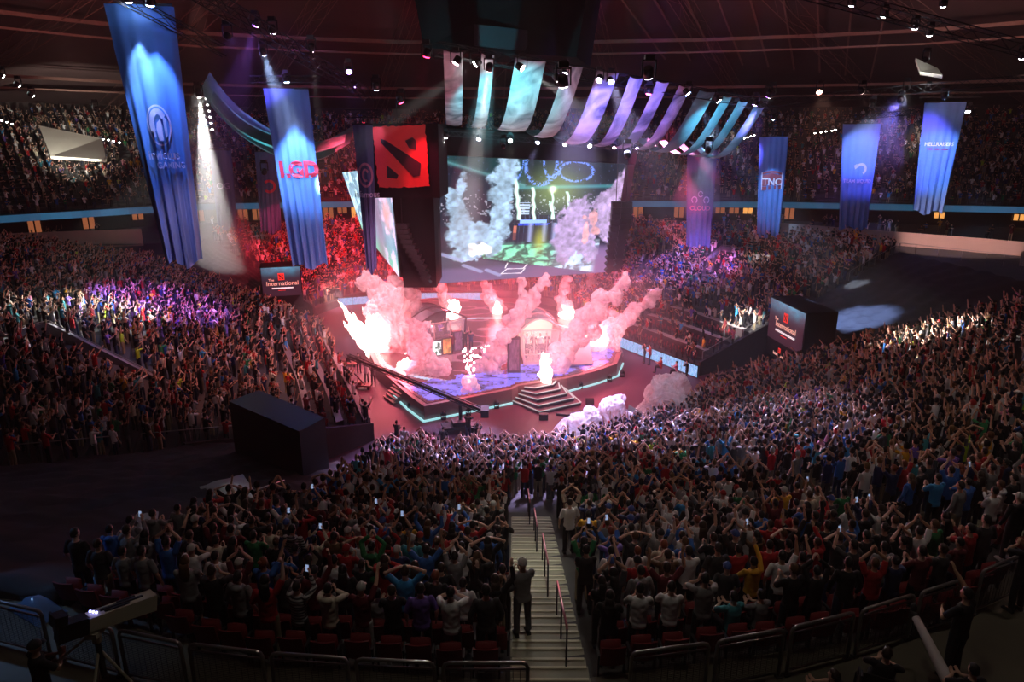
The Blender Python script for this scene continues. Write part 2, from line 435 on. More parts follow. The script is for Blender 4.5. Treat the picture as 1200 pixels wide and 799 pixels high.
# pose: right wrist target, right pole, left wrist target, left pole, palm direction, legs
def mir(v): return (-v[0], v[1], v[2])
POSES = {
 'with arms hanging down': dict(r=((.27, .10, .92), (.6, -.6, 0)), d=(.1, .25, -1), n=(-1, 0, 0)),
 'clapping before the chest': dict(r=((.05, .34, 1.27), (.8, 0, -.8)), d=(-.15, .5, .85), n=(-1, 0, 0)),
 'clapping overhead': dict(r=((.06, .12, 1.86), (1, .1, 0)), d=(-.15, .05, 1), n=(-1, 0, 0)),
 'with both arms up': dict(r=((.33, .12, 1.90), (1, 0, -.2)), d=(.1, .1, 1), n=(0, 1, 0)),
 'with hands on the head': dict(r=((.13, .02, 1.74), (1, -.1, .1)), d=(-1, .1, .25), n=(0, 0, -1)),
 'filming with raised hands': dict(r=((.09, .36, 1.70), (.7, -.1, -.8)), d=(-.2, .2, 1), n=(-1, 0, 0)),
 'with one fist up': dict(r=((.30, .14, 1.93), (1, 0, -.2)), l=((-.25, .14, .94), (-.6, -.6, 0)), d=(0, 0, 1), n=(-1, 0, 0), curl=2.4),
 'with arms crossed': dict(r=((-.08, .22, 1.22), (.8, -.2, -.5)), d=(-1, .1, .1), n=(0, -1, 0)),
 'with hands at the face': dict(r=((.07, .19, 1.50), (.8, .1, -.6)), d=(-.2, .1, 1), n=(-1, 0, 0)),
 'sitting and holding a phone': dict(r=((.07, .34, .87), (.9, -.1, -.3)), d=(-.2, .8, .4), n=(0, 0, 1), sit=True),
 'with one arm stretched up': dict(r=((.22, .38, 1.82), (1, 0, -.2)), l=((-.08, .3, 1.2), (-.8, 0, -.5)), d=(.1, .5, .8), n=(0, 1, 0)),
}
def skel(p, hi=True):
    sit = p.get('sit', False); dz = -.40 if sit else 0
    sh = Vector((.185, 0, 1.43)); rt, rp = p['r']; lt, lp = p.get('l', (mir(rt), mir(rp)))
    e, w = ik(sh, rt if not sit else (rt[0], rt[1], rt[2]-dz), rp); el, wl = ik(mir(sh), lt if not sit else (lt[0], lt[1], lt[2]-dz), lp)
    up = Vector((0, 0, dz))
    J = dict(rs=sh+up, re=e+up, rw=w+up, ls=Vector(mir(sh))+up, le=el+up, lw=wl+up, dz=dz)
    if sit:
        J['legs'] = [[(.10*s, 0, .52), (.13*s, .42, .53), (.13*s, .44, .09)] for s in (1, -1)]
    else:
        J['legs'] = [[(.095*s, 0, .92), (.115*s, .02, .50), (.125*s, -.01, .09)] for s in (1, -1)]
    return J
def hand(mb, w, arm_dir, pal, n, curl, side, ph=False):
    """palm plus four unequal fingers and a thumb"""
    d = (Vector(pal)).normalized(); n = Vector(n); n = (n-d*n.dot(d)).normalized(); s_ = d.cross(n)*side
    mb.tube([w-d*.01, w+d*.04, w+d*.088], [(.026, .015), (.040, .016), (.038, .013)], 8, ref=s_)
    for k, (o, L) in enumerate(((-.030, .066), (-.010, .076), (.010, .072), (.029, .056))):
        b = w+d*.082+s_*o; pts = [b]; dd = d.copy(); seg = L/3
        for j in range(3):
            a = curl/3*(.6+.25*j)+.06*k
            dd = (Matrix.Rotation(a, 3, d.cross(n)) @ dd).normalized()
            pts.append(pts[-1]+dd*seg)
        mb.tube(pts, [.0095, .009, .0085, .0075], 6)
    b = w+d*.025-s_*.03; t = (d*.55-s_*.8+n*.25).normalized(); t2 = (d*.9-s_*.35+n*.3).normalized()
    mb.tube([b, b+t*.034, b+t*.034+t2*.03], [.012, .0105, .0085], 6)
def body_mesh(pname, name):
    p = POSES[pname]; J = skel(p); dz = J['dz']; mb = MB()
    def T(z): return (0, 0, z+dz)
    mb.tube([T(.86), T(.95), T(1.08), T(1.25), T(1.38), T(1.44), T(1.49)], [(.155, .105), (.16, .112), (.135, .098), (.16, .11), (.175, .105), (.12, .085), (.062, .062)], 16, ref=(1, 0, 0))
    mb.tube([T(1.44), T(1.50), (0, .012, 1.56+dz)], [.066, .057, .056], 10)
    mb.ball((0, .015, 1.655+dz), (.076, .094, .112), 16, 12); mb.ball((0, .045, 1.60+dz), (.056, .062, .062), 12, 8)
    mb.tube([(0, .10, 1.675+dz), (0, .125, 1.635+dz)], [.010, .017], 6)      # nose
    mb.tube([(-.022, .096, 1.597+dz), (.022, .096, 1.597+dz)], [.010, .010], 6)  # lips
    for s in (1, -1):
        mb.ball((.078*s, .005, 1.645+dz), (.014, .022, .033), 8, 6); mb.ball((.030*s, .093, 1.672+dz), (.016, .010, .010), 6, 5)
    for a in ('r', 'l'):
        s_, e, w = J[a+'s'], J[a+'e'], J[a+'w']
        m1 = s_.lerp(e, .4); m2 = e.lerp(w, .35)
        mb.tube([s_*1, m1, e, m2, w], [.052, .050, .039, .041, .026], 10)
        mb.ball(s_, .056, 8, 6); mb.ball(e, .040, 8, 6)
        dd = Vector(p['d']); nn = Vector(p['n'])
        cu = p.get('curl', .7)
        if a == 'l':
            if 'l' in p: dd = (w-e).normalized(); nn = Vector((1, .1, 0)); cu = .8
            else: dd = Vector(mir(dd)); nn = Vector(mir(nn))
        hand(mb, w, (w-e), dd, nn, cu, 1 if a == 'r' else -1)
    for L in J['legs']:
        h, k, f = (Vector(q) for q in L)
        mb.tube([h, h.lerp(k, .45), k, k.lerp(f, .35), f], [.085, .075, .054, .055, .036], 12); mb.ball(k, .056, 8, 6)
        mb.ball((f.x, f.y+.04, f.z-.035), (.04, .10, .04), 8, 6)
    return remeshed(mb, name, SKIN[0], .0105, 2), J
def shirt_mesh(J, long=False, hood=False):
    mb = MB(); dz = J['dz']
    def T(z): return (0, 0, z+dz)
    mb.tube([T(.83), T(.90), T(1.0), T(1.12), T(1.27), T(1.38), T(1.445), T(1.485)], [(.178, .128), (.176, .128), (.165, .122), (.162, .120), (.180, .126), (.188, .118), (.135, .098), (.078, .074)], 18, ref=(1, 0, 0))
    for a in ('r', 'l'):
        s_, e, w = J[a+'s'], J[a+'e'], J[a+'w']
        if long: mb.tube([s_, s_.lerp(e, .5), e, e.lerp(w, .5), e.lerp(w, .97)], [.066, .062, .054, .048, .040], 10)
        else: mb.tube([s_, s_.lerp(e, .5), s_.lerp(e, .86)], [.068, .067, .062], 10)
        mb.ball(s_, .068, 10, 7)
    if hood: mb.ball((0, -.085, 1.46+dz), (.12, .075, .075), 12, 8)
    def disp(co):
        # cloth folds
        n = np.array([mnoise.noise(Vector((c[0]*9, c[1]*9, c[2]*13))) for c in co]); co = co.copy()
        r = np.stack([co[:, 0], co[:, 1]], 1); r /= (np.linalg.norm(r, axis=1, keepdims=True)+1e-6)
        co[:, :2] += r*(n*.010)[:, None]; return co
    return remeshed(mb, 'shirt', SHIRT['black'], .019, 1, disp)
def trouser_mesh(J, short=False):
    mb = MB(); dz = J['dz']
    if dz: mb.tube([(0, 0, .44), (0, 0, .56)], [(.17, .13), (.17, .125)], 14, ref=(1, 0, 0))
    else: mb.tube([(0, 0, .84), (0, 0, .90), (0, 0, .97)], [(.172, .122), (.172, .120), (.166, .116)], 14, ref=(1, 0, 0))
    for L in J['legs']:
        h, k, f = (Vector(q) for q in L)
        if short: mb.tube([h, h.lerp(k, .5), h.lerp(k, 1.02)], [.098, .096, .088], 12)
        else: mb.tube([h, h.lerp(k, .45), k, k.lerp(f, .45), k.lerp(f, .97)], [.096, .086, .070, .066, .062], 12)
    return remeshed(mb, 'trousers', TROU[0], .022, 1)
def shoe_mesh():
    mb = MB(); mb.tube([(0, -.06, .045), (0, 0, .055), (0, .08, .045), (0, .15, .03), (0, .185, .025)], [(.036, .045), (.042, .055), (.044, .040), (.040, .028), (.022, .016)], 10, ref=(1, 0, 0))
    mb.box((0, .06, .012), (.082, .24, .024)); return remeshed(mb, 'shoe', SHOE[0], .012, 1)
def head_cap(mb, sx, sy, sz, cz, face=-.02):
    nu, nv = 20, 14; V = []; F = []
    for j in range(nv+1):
        a = PI*j/nv
        for k in range(nu):
            b = 2*PI*k/nu; x = math.sin(a)*math.cos(b); y = math.sin(a)*math.sin(b); z = math.cos(a)
            g = 1.0
            if y > .25 and z < .45: g = .80
            elif abs(x) > .75 and z < -.1: g = .86
            if z < -.55: g *= .88
            g *= 1+.03*mnoise.noise(Vector((x*5, y*5, z*5)))
            V.append((x*sx*g, .012+y*sy*g, cz+z*sz*g))
    for j in range(nv):
        for k in range(nu): F.append((j*nu+k, (j+1)*nu+k, (j+1)*nu+(k+1) % nu, j*nu+(k+1) % nu))
    mb.add(V, F)
def hair_meshes():
    out = {}
    mb = MB(); head_cap(mb, .086, .104, .122, 1.662); out['short hair'] = mb.mesh('hair', HAIR[0], True)
    mb = MB(); head_cap(mb, .094, .112, .130, 1.668); mb.tube([(0, -.05, 1.66), (0, -.085, 1.56), (0, -.10, 1.42), (0, -.105, 1.30)], [(.085, .05), (.095, .045), (.10, .035), (.06, .02)], 12, ref=(1, 0, 0)); out['long hair'] = mb.mesh('hair', HAIR[0], True)
    mb = MB(); head_cap(mb, .086, .104, .120, 1.662); mb.ball((0, -.10, 1.73), (.04, .04, .04), 10, 8); out['tied hair'] = mb.mesh('hair', HAIR[0], True)
    mb = MB(); V = []; F = []; nu, nv = 20, 7
    for j in range(nv+1):
        a = PI*.53*j/nv
        for k in range(nu):
            b = 2*PI*k/nu; V.append((.090*math.sin(a)*math.cos(b), .012+.108*math.sin(a)*math.sin(b), 1.672+.112*math.cos(a)))
    for j in range(nv):
        for k in range(nu): F.append((j*nu+k, (j+1)*nu+k, (j+1)*nu+(k+1) % nu, j*nu+(k+1) % nu))
    mb.add(V, F); mb.tube([(0, .09, 1.675), (0, .14, 1.668), (0, .185, 1.655)], [(.078, .008), (.074, .007), (.04, .005)], 12, ref=(1, 0, 0)); mb.ball((0, .012, 1.785), .012, 6, 4)
    out['cap'] = mb.mesh('cap', CAPM[0], True)
    return out
SKIN = [mat('skin_%d' % i, c, .5) for i, c in enumerate([(.62, .38, .28), (.50, .29, .19), (.34, .18, .11), (.68, .45, .36)])]
SHIRTC = dict(black=(.012, .012, .014), charcoal=(.045, .045, .05), grey=(.22, .22, .23), white=(.74, .74, .76), red=(.42, .015, .02), navy=(.015, .025, .10), blue=(.03, .14, .48), green=(.02, .20, .07), yellow=(.72, .38, .03), purple=(.16, .09, .42), cream=(.62, .56, .45), teal=(.05, .30, .36), maroon=(.13, .012, .02), brown=(.13, .07, .035), pink=(.60, .22, .34), cyan=(.03, .28, .60), lime=(.45, .70, .05))
SHIRT = {k: mat('cloth_'+k, c, .85, noise_amt=.12, noise_scale=6) for k, c in SHIRTC.items()}
SHIRT['striped'] = mat('cloth_striped', (.05, .05, .06), .85, stripes=((.40, .40, .40), 5.0))
TROU = [mat('trousers_%d' % i, c, .85, noise_amt=.15) for i, c in enumerate([(.015, .015, .02), (.03, .045, .10), (.10, .10, .11), (.32, .26, .17), (.60, .60, .58)])]
HAIR = [mat('hair_%d' % i, c, .55) for i, c in enumerate([(.010, .008, .008), (.035, .018, .010), (.10, .045, .018), (.22, .055, .02)])]
CAPM = [mat('cap_%d' % i, c, .8) for i, c in enumerate([(.02, .02, .025), (.35, .02, .02), (.05, .10, .35), (.5, .5, .48)])]
SHOE = [mat('shoe_%d' % i, c, .6) for i, c in enumerate([(.02, .02, .02), (.55, .55, .55), (.3, .04, .04)])]
HM = hair_meshes(); SHM = shoe_mesh()
PROTO = {}
def proto(pname, long=False, hood=False, short=False):
    key = (pname, long, hood, short)
    if key in PROTO: return PROTO[key]
    if pname not in PROTO: PROTO[pname] = body_mesh(pname, 'person')
    bm, J = PROTO[pname]
    k2 = (pname, long, hood, 's')
    if k2 not in PROTO: PROTO[k2] = shirt_mesh(J, long, hood)
    k3 = (pname, short, 't')
    if k3 not in PROTO: PROTO[k3] = trouser_mesh(J, short)
    PROTO[key] = (bm, PROTO[k2], PROTO[k3], J); return PROTO[key]
def omat(o, m):
    o.material_slots[0].link = 'OBJECT'; o.material_slots[0].material = m
def person(loc, rz, pose, shirt='black', skin=0, hair='short hair', hairc=0, trou=0, long=False, hood=False, short=False, shoe=0, label='', group=None, scale=1.0, capc=0):
    bm, sm, tm, J = proto(pose, long, hood, short)
    o = link('person', bm, None, loc, rz); omat(o, SKIN[skin]); o.scale = (scale,)*3
    tag(o, label, 'person', group)
    c = link('shirt' if not hood else 'hoodie', sm, o); omat(c, SHIRT[shirt])
    c = link('trousers' if not short else 'shorts', tm, o); omat(c, TROU[trou])
    h = HM[hair]; c = link('cap' if hair == 'cap' else 'hair', h, o, (0, 0, J['dz'])); omat(c, CAPM[capc] if hair == 'cap' else HAIR[hairc])
    for L in J['legs']:
        f = L[2]; c = link('shoe', SHM, o, (f[0], f[1], f[2]-.09)); omat(c, SHOE[shoe])
    return o

# ------------------------------------------------------------------ small crowd figures for the far tiers (one countless crowd)
def lowpoly(pname):
    """verts, quads, category: 0 skin 1 shirt 2 trousers 3 hair"""
    p = POSES[pname]; J = skel(p); dz = J['dz']; mb = MB()
    def tube(pts, rad, n, c, ref=None): mb.cur = c; mb.tube(pts, rad, n, cap=False, ref=ref)
    def T(z): return (0, 0, z+dz)
    tube([T(.84), T(1.1), T(1.36), T(1.47)], [(.175, .125), (.16, .12), (.19, .12), (.07, .07)], 6, 1, ref=(1, 0, 0))
    tube([T(1.44), T(1.56)], [.055, .055], 4, 0)
    # head: lower/front skin, upper/back hair
    n = 6
    rings = [(1.545, .05, .06, .02), (1.60, .078, .094, .012), (1.68, .086, .104, .01), (1.75, .070, .085, .005), (1.785, .02, .025, 0)]
    V = []; F = []; M = []
    for z, rx, ry, oy in rings:
        for k in range(n):
            b = 2*PI*k/n+PI/6; V.append((rx*math.cos(b), oy+ry*math.sin(b), z+dz))
    for j in range(len(rings)-1):
        for k in range(n):
            F.append((j*n+k, j*n+(k+1) % n, (j+1)*n+(k+1) % n, (j+1)*n+k))
            mid = 2*PI*(k+.5)/n+PI/6; front = math.sin(mid) > .3
            M.append(0 if (front and j < 2) or j == 0 else 3)
    b0 = len(mb.v); mb.v += V; mb.f += [tuple(i+b0 for i in f) for f in F]; mb.m += M
    for a in ('r', 'l'):
        s_, e, w = J[a+'s'], J[a+'e'], J[a+'w']; hd = (w-e).normalized()
        tube([s_, s_.lerp(e, .8)], [.068, .060], 4, 1); tube([s_.lerp(e, .8), e], [.045, .042], 4, 0)
        tube([e, w, w+hd*.09, w+hd*.17], [.042, .030, .042, .016], 4, 0)
    for L in J['legs']:
        tube(L[:1]+[L[1], L[2]], [.095, .068, .06], 4, 2)
    F = [f for f in mb.f]
    return np.array(mb.v), np.array(F), np.array(mb.m)
CROWD_POSES = ['clapping before the chest', 'clapping overhead', 'with both arms up', 'with one fist up', 'filming with raised hands', 'with hands on the head', 'with arms hanging down', 'with hands at the face', 'with one arm stretched up', 'sitting and holding a phone']
CP_W = np.array([.24, .12, .09, .06, .12, .03, .18, .10, .06, 0.0]); CP_W /= CP_W.sum()
LP = [lowpoly(n_) for n_ in CROWD_POSES]
SK_P = np.array([[.62, .38, .28], [.50, .29, .19], [.34, .18, .11], [.68, .45, .36]])
SHN = list(SHIRTC.keys()); SH_P = np.array([SHIRTC[k] for k in SHN])
SH_W = dict(black=.30, charcoal=.10, grey=.09, white=.14, red=.08, navy=.07, blue=.05, green=.025, yellow=.012, purple=.02, cream=.03, teal=.02, maroon=.03, brown=.02, pink=.01, cyan=.015, lime=.005)
SH_PR = np.array([SH_W[k] for k in SHN]); SH_PR /= SH_PR.sum()
TR_P = np.array([[.015, .015, .02], [.03, .045, .10], [.10, .10, .11], [.32, .26, .17]])
HR_P = np.array([[.010, .008, .008], [.035, .018, .010], [.10, .045, .018], [.2, .12, .05], [.35, .03, .03], [.4, .4, .4]])
def crowd_mesh(name, slots, poses_w=CP_W):
    """slots: array (n,4): x,y,z,rz"""
    n = len(slots); pid = rng.choice(len(LP), n, p=poses_w)
    VV = []; FF = []; CC = []; off = 0
    for k in range(len(LP)):
        idx = np.where(pid == k)[0]
        if not len(idx): continue
        v, f, m = LP[k]; s = slots[idx]; sc = rng.uniform(.92, 1.07, len(idx))
        cs, sn = np.cos(s[:, 3]), np.sin(s[:, 3])
        X = (v[None, :, 0]*cs[:, None]-v[None, :, 1]*sn[:, None])*sc[:, None]+s[:, 0:1]
        Y = (v[None, :, 0]*sn[:, None]+v[None, :, 1]*cs[:, None])*sc[:, None]+s[:, 1:2]
        Z = v[None, :, 2]*sc[:, None]+s[:, 2:3]
        VV.append(np.stack([X, Y, Z], -1).reshape(-1, 3))
        FF.append((f[None]+(np.arange(len(idx))*len(v))[:, None, None]+off).reshape(-1, 4)); off += len(idx)*len(v)
        pal = np.zeros((len(idx), 4, 3))
        pal[:, 0] = SK_P[rng.choice(4, len(idx), p=[.42, .28, .1, .2])]
        pal[:, 1] = SH_P[rng.choice(len(SHN), len(idx), p=SH_PR)]*rng.uniform(.8, 1.2, (len(idx), 1))
        pal[:, 2] = TR_P[rng.choice(4, len(idx))]
        pal[:, 3] = HR_P[rng.choice(6, len(idx), p=[.5, .22, .1, .06, .05, .07])]
        CC.append(pal[:, m].reshape(-1, 3))
    return np_mesh(name, np.concatenate(VV), np.concatenate(FF), np.clip(np.concatenate(CC), 0, 1), crowd_mat)
crowd_mat = attr_mat('crowd_clothes', .8, 0, .2)
CENTER = Vector((-1, 58, 0))
def facing(x, y, tx=CENTER.x, ty=CENTER.y): return math.atan2(-(tx-x), (ty-y))
def row_slots(sp, N, k, gap, aisles=(), jitter=.10):
    """positions along row k; aisles = list of (x0,y0,x1,y1,halfwidth)"""
    t = (k+.45)/N; n = (len(sp)-1)*8
    P = [S(sp, i/8, t) for i in range(n+1)]; out = []
    z = None; d = 0; nxt = gap*.6
    for i, (a, b) in enumerate(zip(P[:-1], P[1:])):
        L = (Vector((b.x-a.x, b.y-a.y))).length
        while nxt <= d+L:
            f = (nxt-d)/L; p = a.lerp(b, f); zz = S(sp, min((i+f)/8, len(sp)-1.0001), (k+.5)/N).z
            ok = True
            for ax0, ay0, ax1, ay1, hw in aisles:
                A = Vector((ax0, ay0)); B = Vector((ax1, ay1)); q = Vector((p.x, p.y)); ab = B-A; tt = (q-A).dot(ab)/ab.length_squared
                if -.02 < tt < 1.02 and (q-(A+ab*tt)).length < hw: ok = False
            if ok: out.append((p.x, p.y, zz, nxt))
            nxt += gap
        d += L
    return out
# ------------------------------------------------------------------ seats
seat_red = mat('seat_red', (.20, .012, .016), .6); seat_metal = mat('seat_metal', (.05, .05, .055), .4, metal=.7)
def make_seat():
    r = empty('folding_seat')
    mb = MB(); V = []; F = []
    for j in range(6):
        for i in range(7):
            x = -.23+.46*i/6; z = .42+.46*j/5; y = -.10-.10*j/5-.035*math.cos(x/.23*PI/2)
            V.append((x, y, z)); 
    for j in range(5):
        for i in range(6): a = j*7+i; F.append((a, a+1, a+8, a+7))
    mb.add(V, F); V2 = [(x, y-.035, z) for x, y, z in V]; mb.add(V2, [tuple(reversed(f)) for f in F])
    for i in range(6): mb.add([V[35+i], V[36+i], V2[36+i], V2[35+i]], [(0, 1, 2, 3)]); mb.add([V[i], V[i+1], V2[i+1], V2[i]], [(3, 2, 1, 0)])
    for j in range(5):
        for e in (0, 6): mb.add([V[j*7+e], V[j*7+7+e], V2[j*7+7+e], V2[j*7+e]], [(0, 1, 2, 3)])
    mb.build('backrest', seat_red, r)
    mb = MB(); mb.tube([(0, -.02, .42), (0, .04, .60), (0, .06, .80)], [(.20, .035), (.21, .045), (.19, .03)], 12, ref=(1, 0, 0)); mb.build('seat', seat_red, r, True)
    for s in (1, -1):
        mb = MB(); mb.box((.24*s, -.06, .30), (.035, .06, .60)); mb.box((.24*s, .0, .60), (.045, .26, .035)); mb.box((.24*s, -.05, .015), (.06, .22, .03)); mb.build('leg', seat_metal, r)
    return r
seat0 = None
def place_seat(x, y, z, rz, label, group):
    global seat0
    if seat0 is None: seat0 = make_seat(); o = seat0
    else: o = copy_tree(seat0)
    o.location = (x, y, z); o.rotation_euler = (0, 0, rz); tag(o, label, 'seat', group); return o

# ------------------------------------------------------------------ near block: the nearest people one by one
SN = BL['near']; N = SN['N']
AISLES_N = [(.7, 9.8, .7, 25.0, .95), (11.2, 13.2, 8.2, 26, .75), (-6.2, 24, -3.6, 36, .45), (5.5, 26, 3.6, 37, .4), (23, 26, 12, 43, .5), (33, 38, 14, 46, .4)]
rows = []
for k in range(N): rows.append(row_slots(SN['sp'], N, k, .60, AISLES_N))
cand = []     # row number from the rail, slot
far_slots = []
for k in range(N):
    rn = N-1-k
    for (x, y, z, d) in rows[k]:
        x += random.uniform(-.07, .07); y += random.uniform(-.05, .05)
        u, v, dd = proj((x, y, z+1.4))
        hu = proj((x, y, z+1.7))
        if u < -90 or u > 1300 or v > 850: continue
        if 19.5 < y < 33 and x < -6.6: continue
        if y > 33 and x < -5.6: continue
        cand.append(dict(rn=rn, x=x, y=y, z=z, u=u, v=v, d=dd, hu=hu[0], hv=hu[1], inframe=(-5 < hu[0] < 1205 and hu[1] < 795)))
cand.sort(key=lambda c: c['d'])
NEAR = [c for c in cand if c['inframe']][:292]
nid = set(id(c) for c in NEAR)
CUSTOM = [  # u, v of the head and what the photo shows there
 (434, 684, dict(pose='with one arm stretched up', shirt='maroon', hair='cap', capc=3, trou=4)),
 (398, 688, dict(pose='with hands at the face', shirt='cream', long=True, hood=True)),
 (468, 668, dict(pose='with hands on the head', shirt='cyan', hairc=1)),
 (484, 702, dict(pose='with arms hanging down', shirt='purple')),
 (537, 678, dict(pose='with arms hanging down', shirt='white')),
 (575, 722, dict(pose='with arms hanging down', shirt='charcoal', long=True)),
 (561, 655, dict(pose='with hands at the face', shirt='black', hair='long hair', hairc=2)),
 (500, 678, dict(pose='with arms hanging down', shirt='black', hairc=3)),
 (531, 660, dict(pose='clapping overhead', shirt='grey')),
 (482, 618, dict(pose='clapping before the chest', shirt='yellow', long=True)),
 (588, 620, dict(pose='clapping overhead', shirt='black')),
 (545, 640, dict(pose='clapping overhead', shirt='white')),
 (750, 688, dict(pose='clapping before the chest', shirt='white')),
 (785, 686, dict(pose='clapping before the chest', shirt='white')),
 (812, 690, dict(pose='with hands at the face', shirt='grey')),
 (694, 606, dict(pose='clapping before the chest', shirt='yellow')),
 (671, 610, dict(pose='with arms hanging down', shirt='blue')),
 (649, 598, dict(pose='with arms hanging down', shirt='white')),
 (692, 660, dict(pose='with one arm stretched up', shirt='black', hair='cap', capc=2)),
 (722, 668, dict(pose='clapping overhead', shirt='charcoal', hair='long hair')),
 (340, 680, dict(pose='filming with raised hands', shirt='striped', long=True)),
 (342, 626, dict(pose='with arms hanging down', shirt='striped', long=True, hood=True)),
 (366, 628, dict(pose='filming with raised hands', shirt='cream', long=True, hood=True)),
 (274, 675, dict(pose='with arms hanging down', shirt='grey', long=True, hood=True)),
 (262, 652, dict(pose='with arms hanging down', shirt='white')),
 (390, 650, dict(pose='with arms hanging down', shirt='white', long=True)),
 (285, 620, dict(pose='clapping before the chest', shirt='green')),
 (246, 628, dict(pose='clapping before the chest', shirt='cream')),
 (900, 650, dict(pose='with arms hanging down', shirt='red')),
 (950, 640, dict(pose='with one arm stretched up', shirt='black', skin=1)),
 (995, 640, dict(pose='filming with raised hands', shirt='charcoal')),
 (865, 720, dict(pose='seated with a phone', shirt='teal')),
 (885, 690, dict(pose='seated with a phone', shirt='grey')),
 (960, 590, dict(pose='with one arm stretched up', shirt='red')),
 (885, 610, dict(pose='with arms hanging down', shirt='white')),
 (900, 600, dict(pose='with hands at the face', shirt='blue')),
 (988, 568, dict(pose='clapping before the chest', shirt='green')),
 (1100, 570, dict(pose='clapping before the chest', shirt='cyan')),
 (125, 650, dict(pose='with arms hanging down', shirt='grey')), (140, 655, dict(pose='with arms hanging down', shirt='grey')),
]
used = {}
for cu_, cv_, a in CUSTOM:
    best = min((c for c in NEAR if id(c) not in used), key=lambda c: (c['hu']-cu_)**2+(c['hv']-cv_)**2)
    used[id(best)] = a
POSES['seated with a phone'] = POSES['sitting and holding a phone']
plist = ['clapping before the chest', 'clapping overhead', 'with both arms up', 'with one fist up', 'filming with raised hands', 'with hands on the head', 'with arms hanging down', 'with hands at the face', 'with one arm stretched up', 'with arms crossed', 'seated with a phone']
pw = [.20, .12, .07, .05, .07, .03, .24, .10, .06, .02, .04]
byrow = {}
for c in NEAR: byrow.setdefault((c['rn'], c['x'] < .7), []).append(c)
phone_glow = mat('phone_screen', (.1, .1, .1), .3, emit=(.5, .65, 1.), es=.5); phone_case = mat('phone_case', (.02, .02, .02), .4)
phone0 = None; phones = []
SPOKEN = {'striped': 'striped', 'lime': 'lime green', 'cyan': 'bright blue', 'teal': 'teal'}
empty_spots = [(505, 700), (742, 640), (845, 690), (600, 690)]
for (rn, left), L in sorted(byrow.items()):
    L.sort(key=lambda c: abs(c['x']-.7)); m = 0
    for c in L:
        a = used.get(id(c)); rz = facing(c['x'], c['y'])
        where = '%s row from the rail, %s %s of the stairs' % (nth(rn), nth(m), 'left' if left else 'right')
        m += 1
        if a is None and random.random() < .035:
            seat_at = True
            place_seat(c['x'], c['y']-.05, c['z'], rz, 'empty red folding seat, '+where, 'empty seats in the near rows'); continue
        if a is None:
            po = random.choices(plist, pw)[0]; sh_ = random.choices(SHN, SH_PR)[0]
            if sh_ == 'lime': sh_ = 'black'
            if sh_ in ('lime', 'pink', 'cyan', 'yellow') and random.random() < .5: sh_ = 'black'
            a = dict(pose=po, shirt=sh_, skin=random.choices([0, 1, 2, 3], [.4, .3, .1, .2])[0], hair=random.choices(['short hair', 'long hair', 'tied hair', 'cap'], [.62, .15, .07, .16])[0],
                     hairc=random.choices([0, 1, 2, 3], [.55, .28, .12, .05])[0], trou=random.choices([0, 1, 2, 3], [.4, .3, .15, .15])[0], long=random.random() < .28, short=random.random() < .12, shoe=random.choice([0, 1, 2]), capc=random.choice([0, 1, 2, 3]))
            a['hood'] = a['long'] and random.random() < .45
        a = dict(a)
        gar = 'hoodie' if a.get('hood') else ('top' if a.get('long') else 'T-shirt')
        lab = '%s %s, %s, %s' % (SPOKEN.get(a['shirt'], a['shirt']), gar, a['pose'].replace('the ', '').replace(' a ', ' '), where.replace(' the ', ' '))
        lab = 'person in '+lab
        if len(lab.replace(',', ' ').split()) > 16: lab = lab.replace(' row from rail', ' row').replace(' left of stairs', ' left of stairs')
        if len(lab.split()) > 16: lab = lab.replace('with ', '')
        o = person((c['x'], c['y'], c['z']), rz+random.uniform(-.25, .25), label=lab, group='spectators in the near rows', scale=random.uniform(.94, 1.05), **a)
        if a['pose'] in ('filming with raised hands',):
            phones.append((o, c, where))
        if rn <= 1:
            dx = Vector((c['x']-CENTER.x, c['y']-CENTER.y, 0)).normalized()*.30
            place_seat(c['x']+dx.x, c['y']+dx.y, c['z'], rz, 'red folding seat behind a spectator, '+where.replace(' the ', ' '), 'seats of the rows at the rail')
for o, c, where in phones:
    rz = o.rotation_euler.z
    if phone0 is None:
        p = empty('phone'); mb = MB(); mb.box((0, 0, 0), (.078, .010, .155)); mb.box((-.024, .006, .055), (.022, .006, .03)); mb.build('case', phone_case, p)
        mb = MB(); mb.box((0, -.0062, 0), (.070, .002, .140)); mb.build('screen', phone_glow, p); phone0 = p
    else: p = copy_tree(phone0)
    q = Matrix.Rotation(rz, 4, 'Z') @ Vector((0, .42, 1.80)); q *= o.scale.x
    p.location = Vector(o.location)+q; p.rotation_euler = (R(-8), 0, rz)
    tag(p, 'glowing phone held up by the person, '+where.replace(' the ', ' '), 'phone', 'phones held up in the near rows')

# ------------------------------------------------------------------ the uncountable rest
def vis(x, y, z, m=60):
    u, v, d = proj((x, y, z+1)); return -m < u < 1200+m and -m < v < 799+m
slots = []
for c in cand:
    if id(c) not in nid and vis(c['x'], c['y'], c['z'], 100) and not c['inframe'] or (id(c) not in nid and c['inframe']):
        slots.append((c['x'], c['y'], c['z'], facing(c['x'], c['y'])+random.uniform(-.4, .4)))
AIS = {'left': [(-9.5, 42, -38, 38.5, .5), (-12.8, 50, -45, 44, .5), (-16, 57, -45, 55, .5)],
       'far': [(-12, 80, -14, 95, .5), (-4, 80, -5, 95, .45), (3.5, 78, 6, 94, .45)],
       'right': [(8, 67, 24, 88, .5), (10, 61.5, 33, 80, .5), (13.4, 56, 37, 71, .45)]}
def tri(u, v, pts):   # point in polygon, photo frame (areas of the place that stand empty)
    c = False; n = len(pts)
    for i in range(n):
        (x1, y1), (x2, y2) = pts[i], pts[(i+1) % n]
        if (y1 > v) != (y2 > v) and u < (x2-x1)*(v-y1)/(y2-y1)+x1: c = not c
    return c
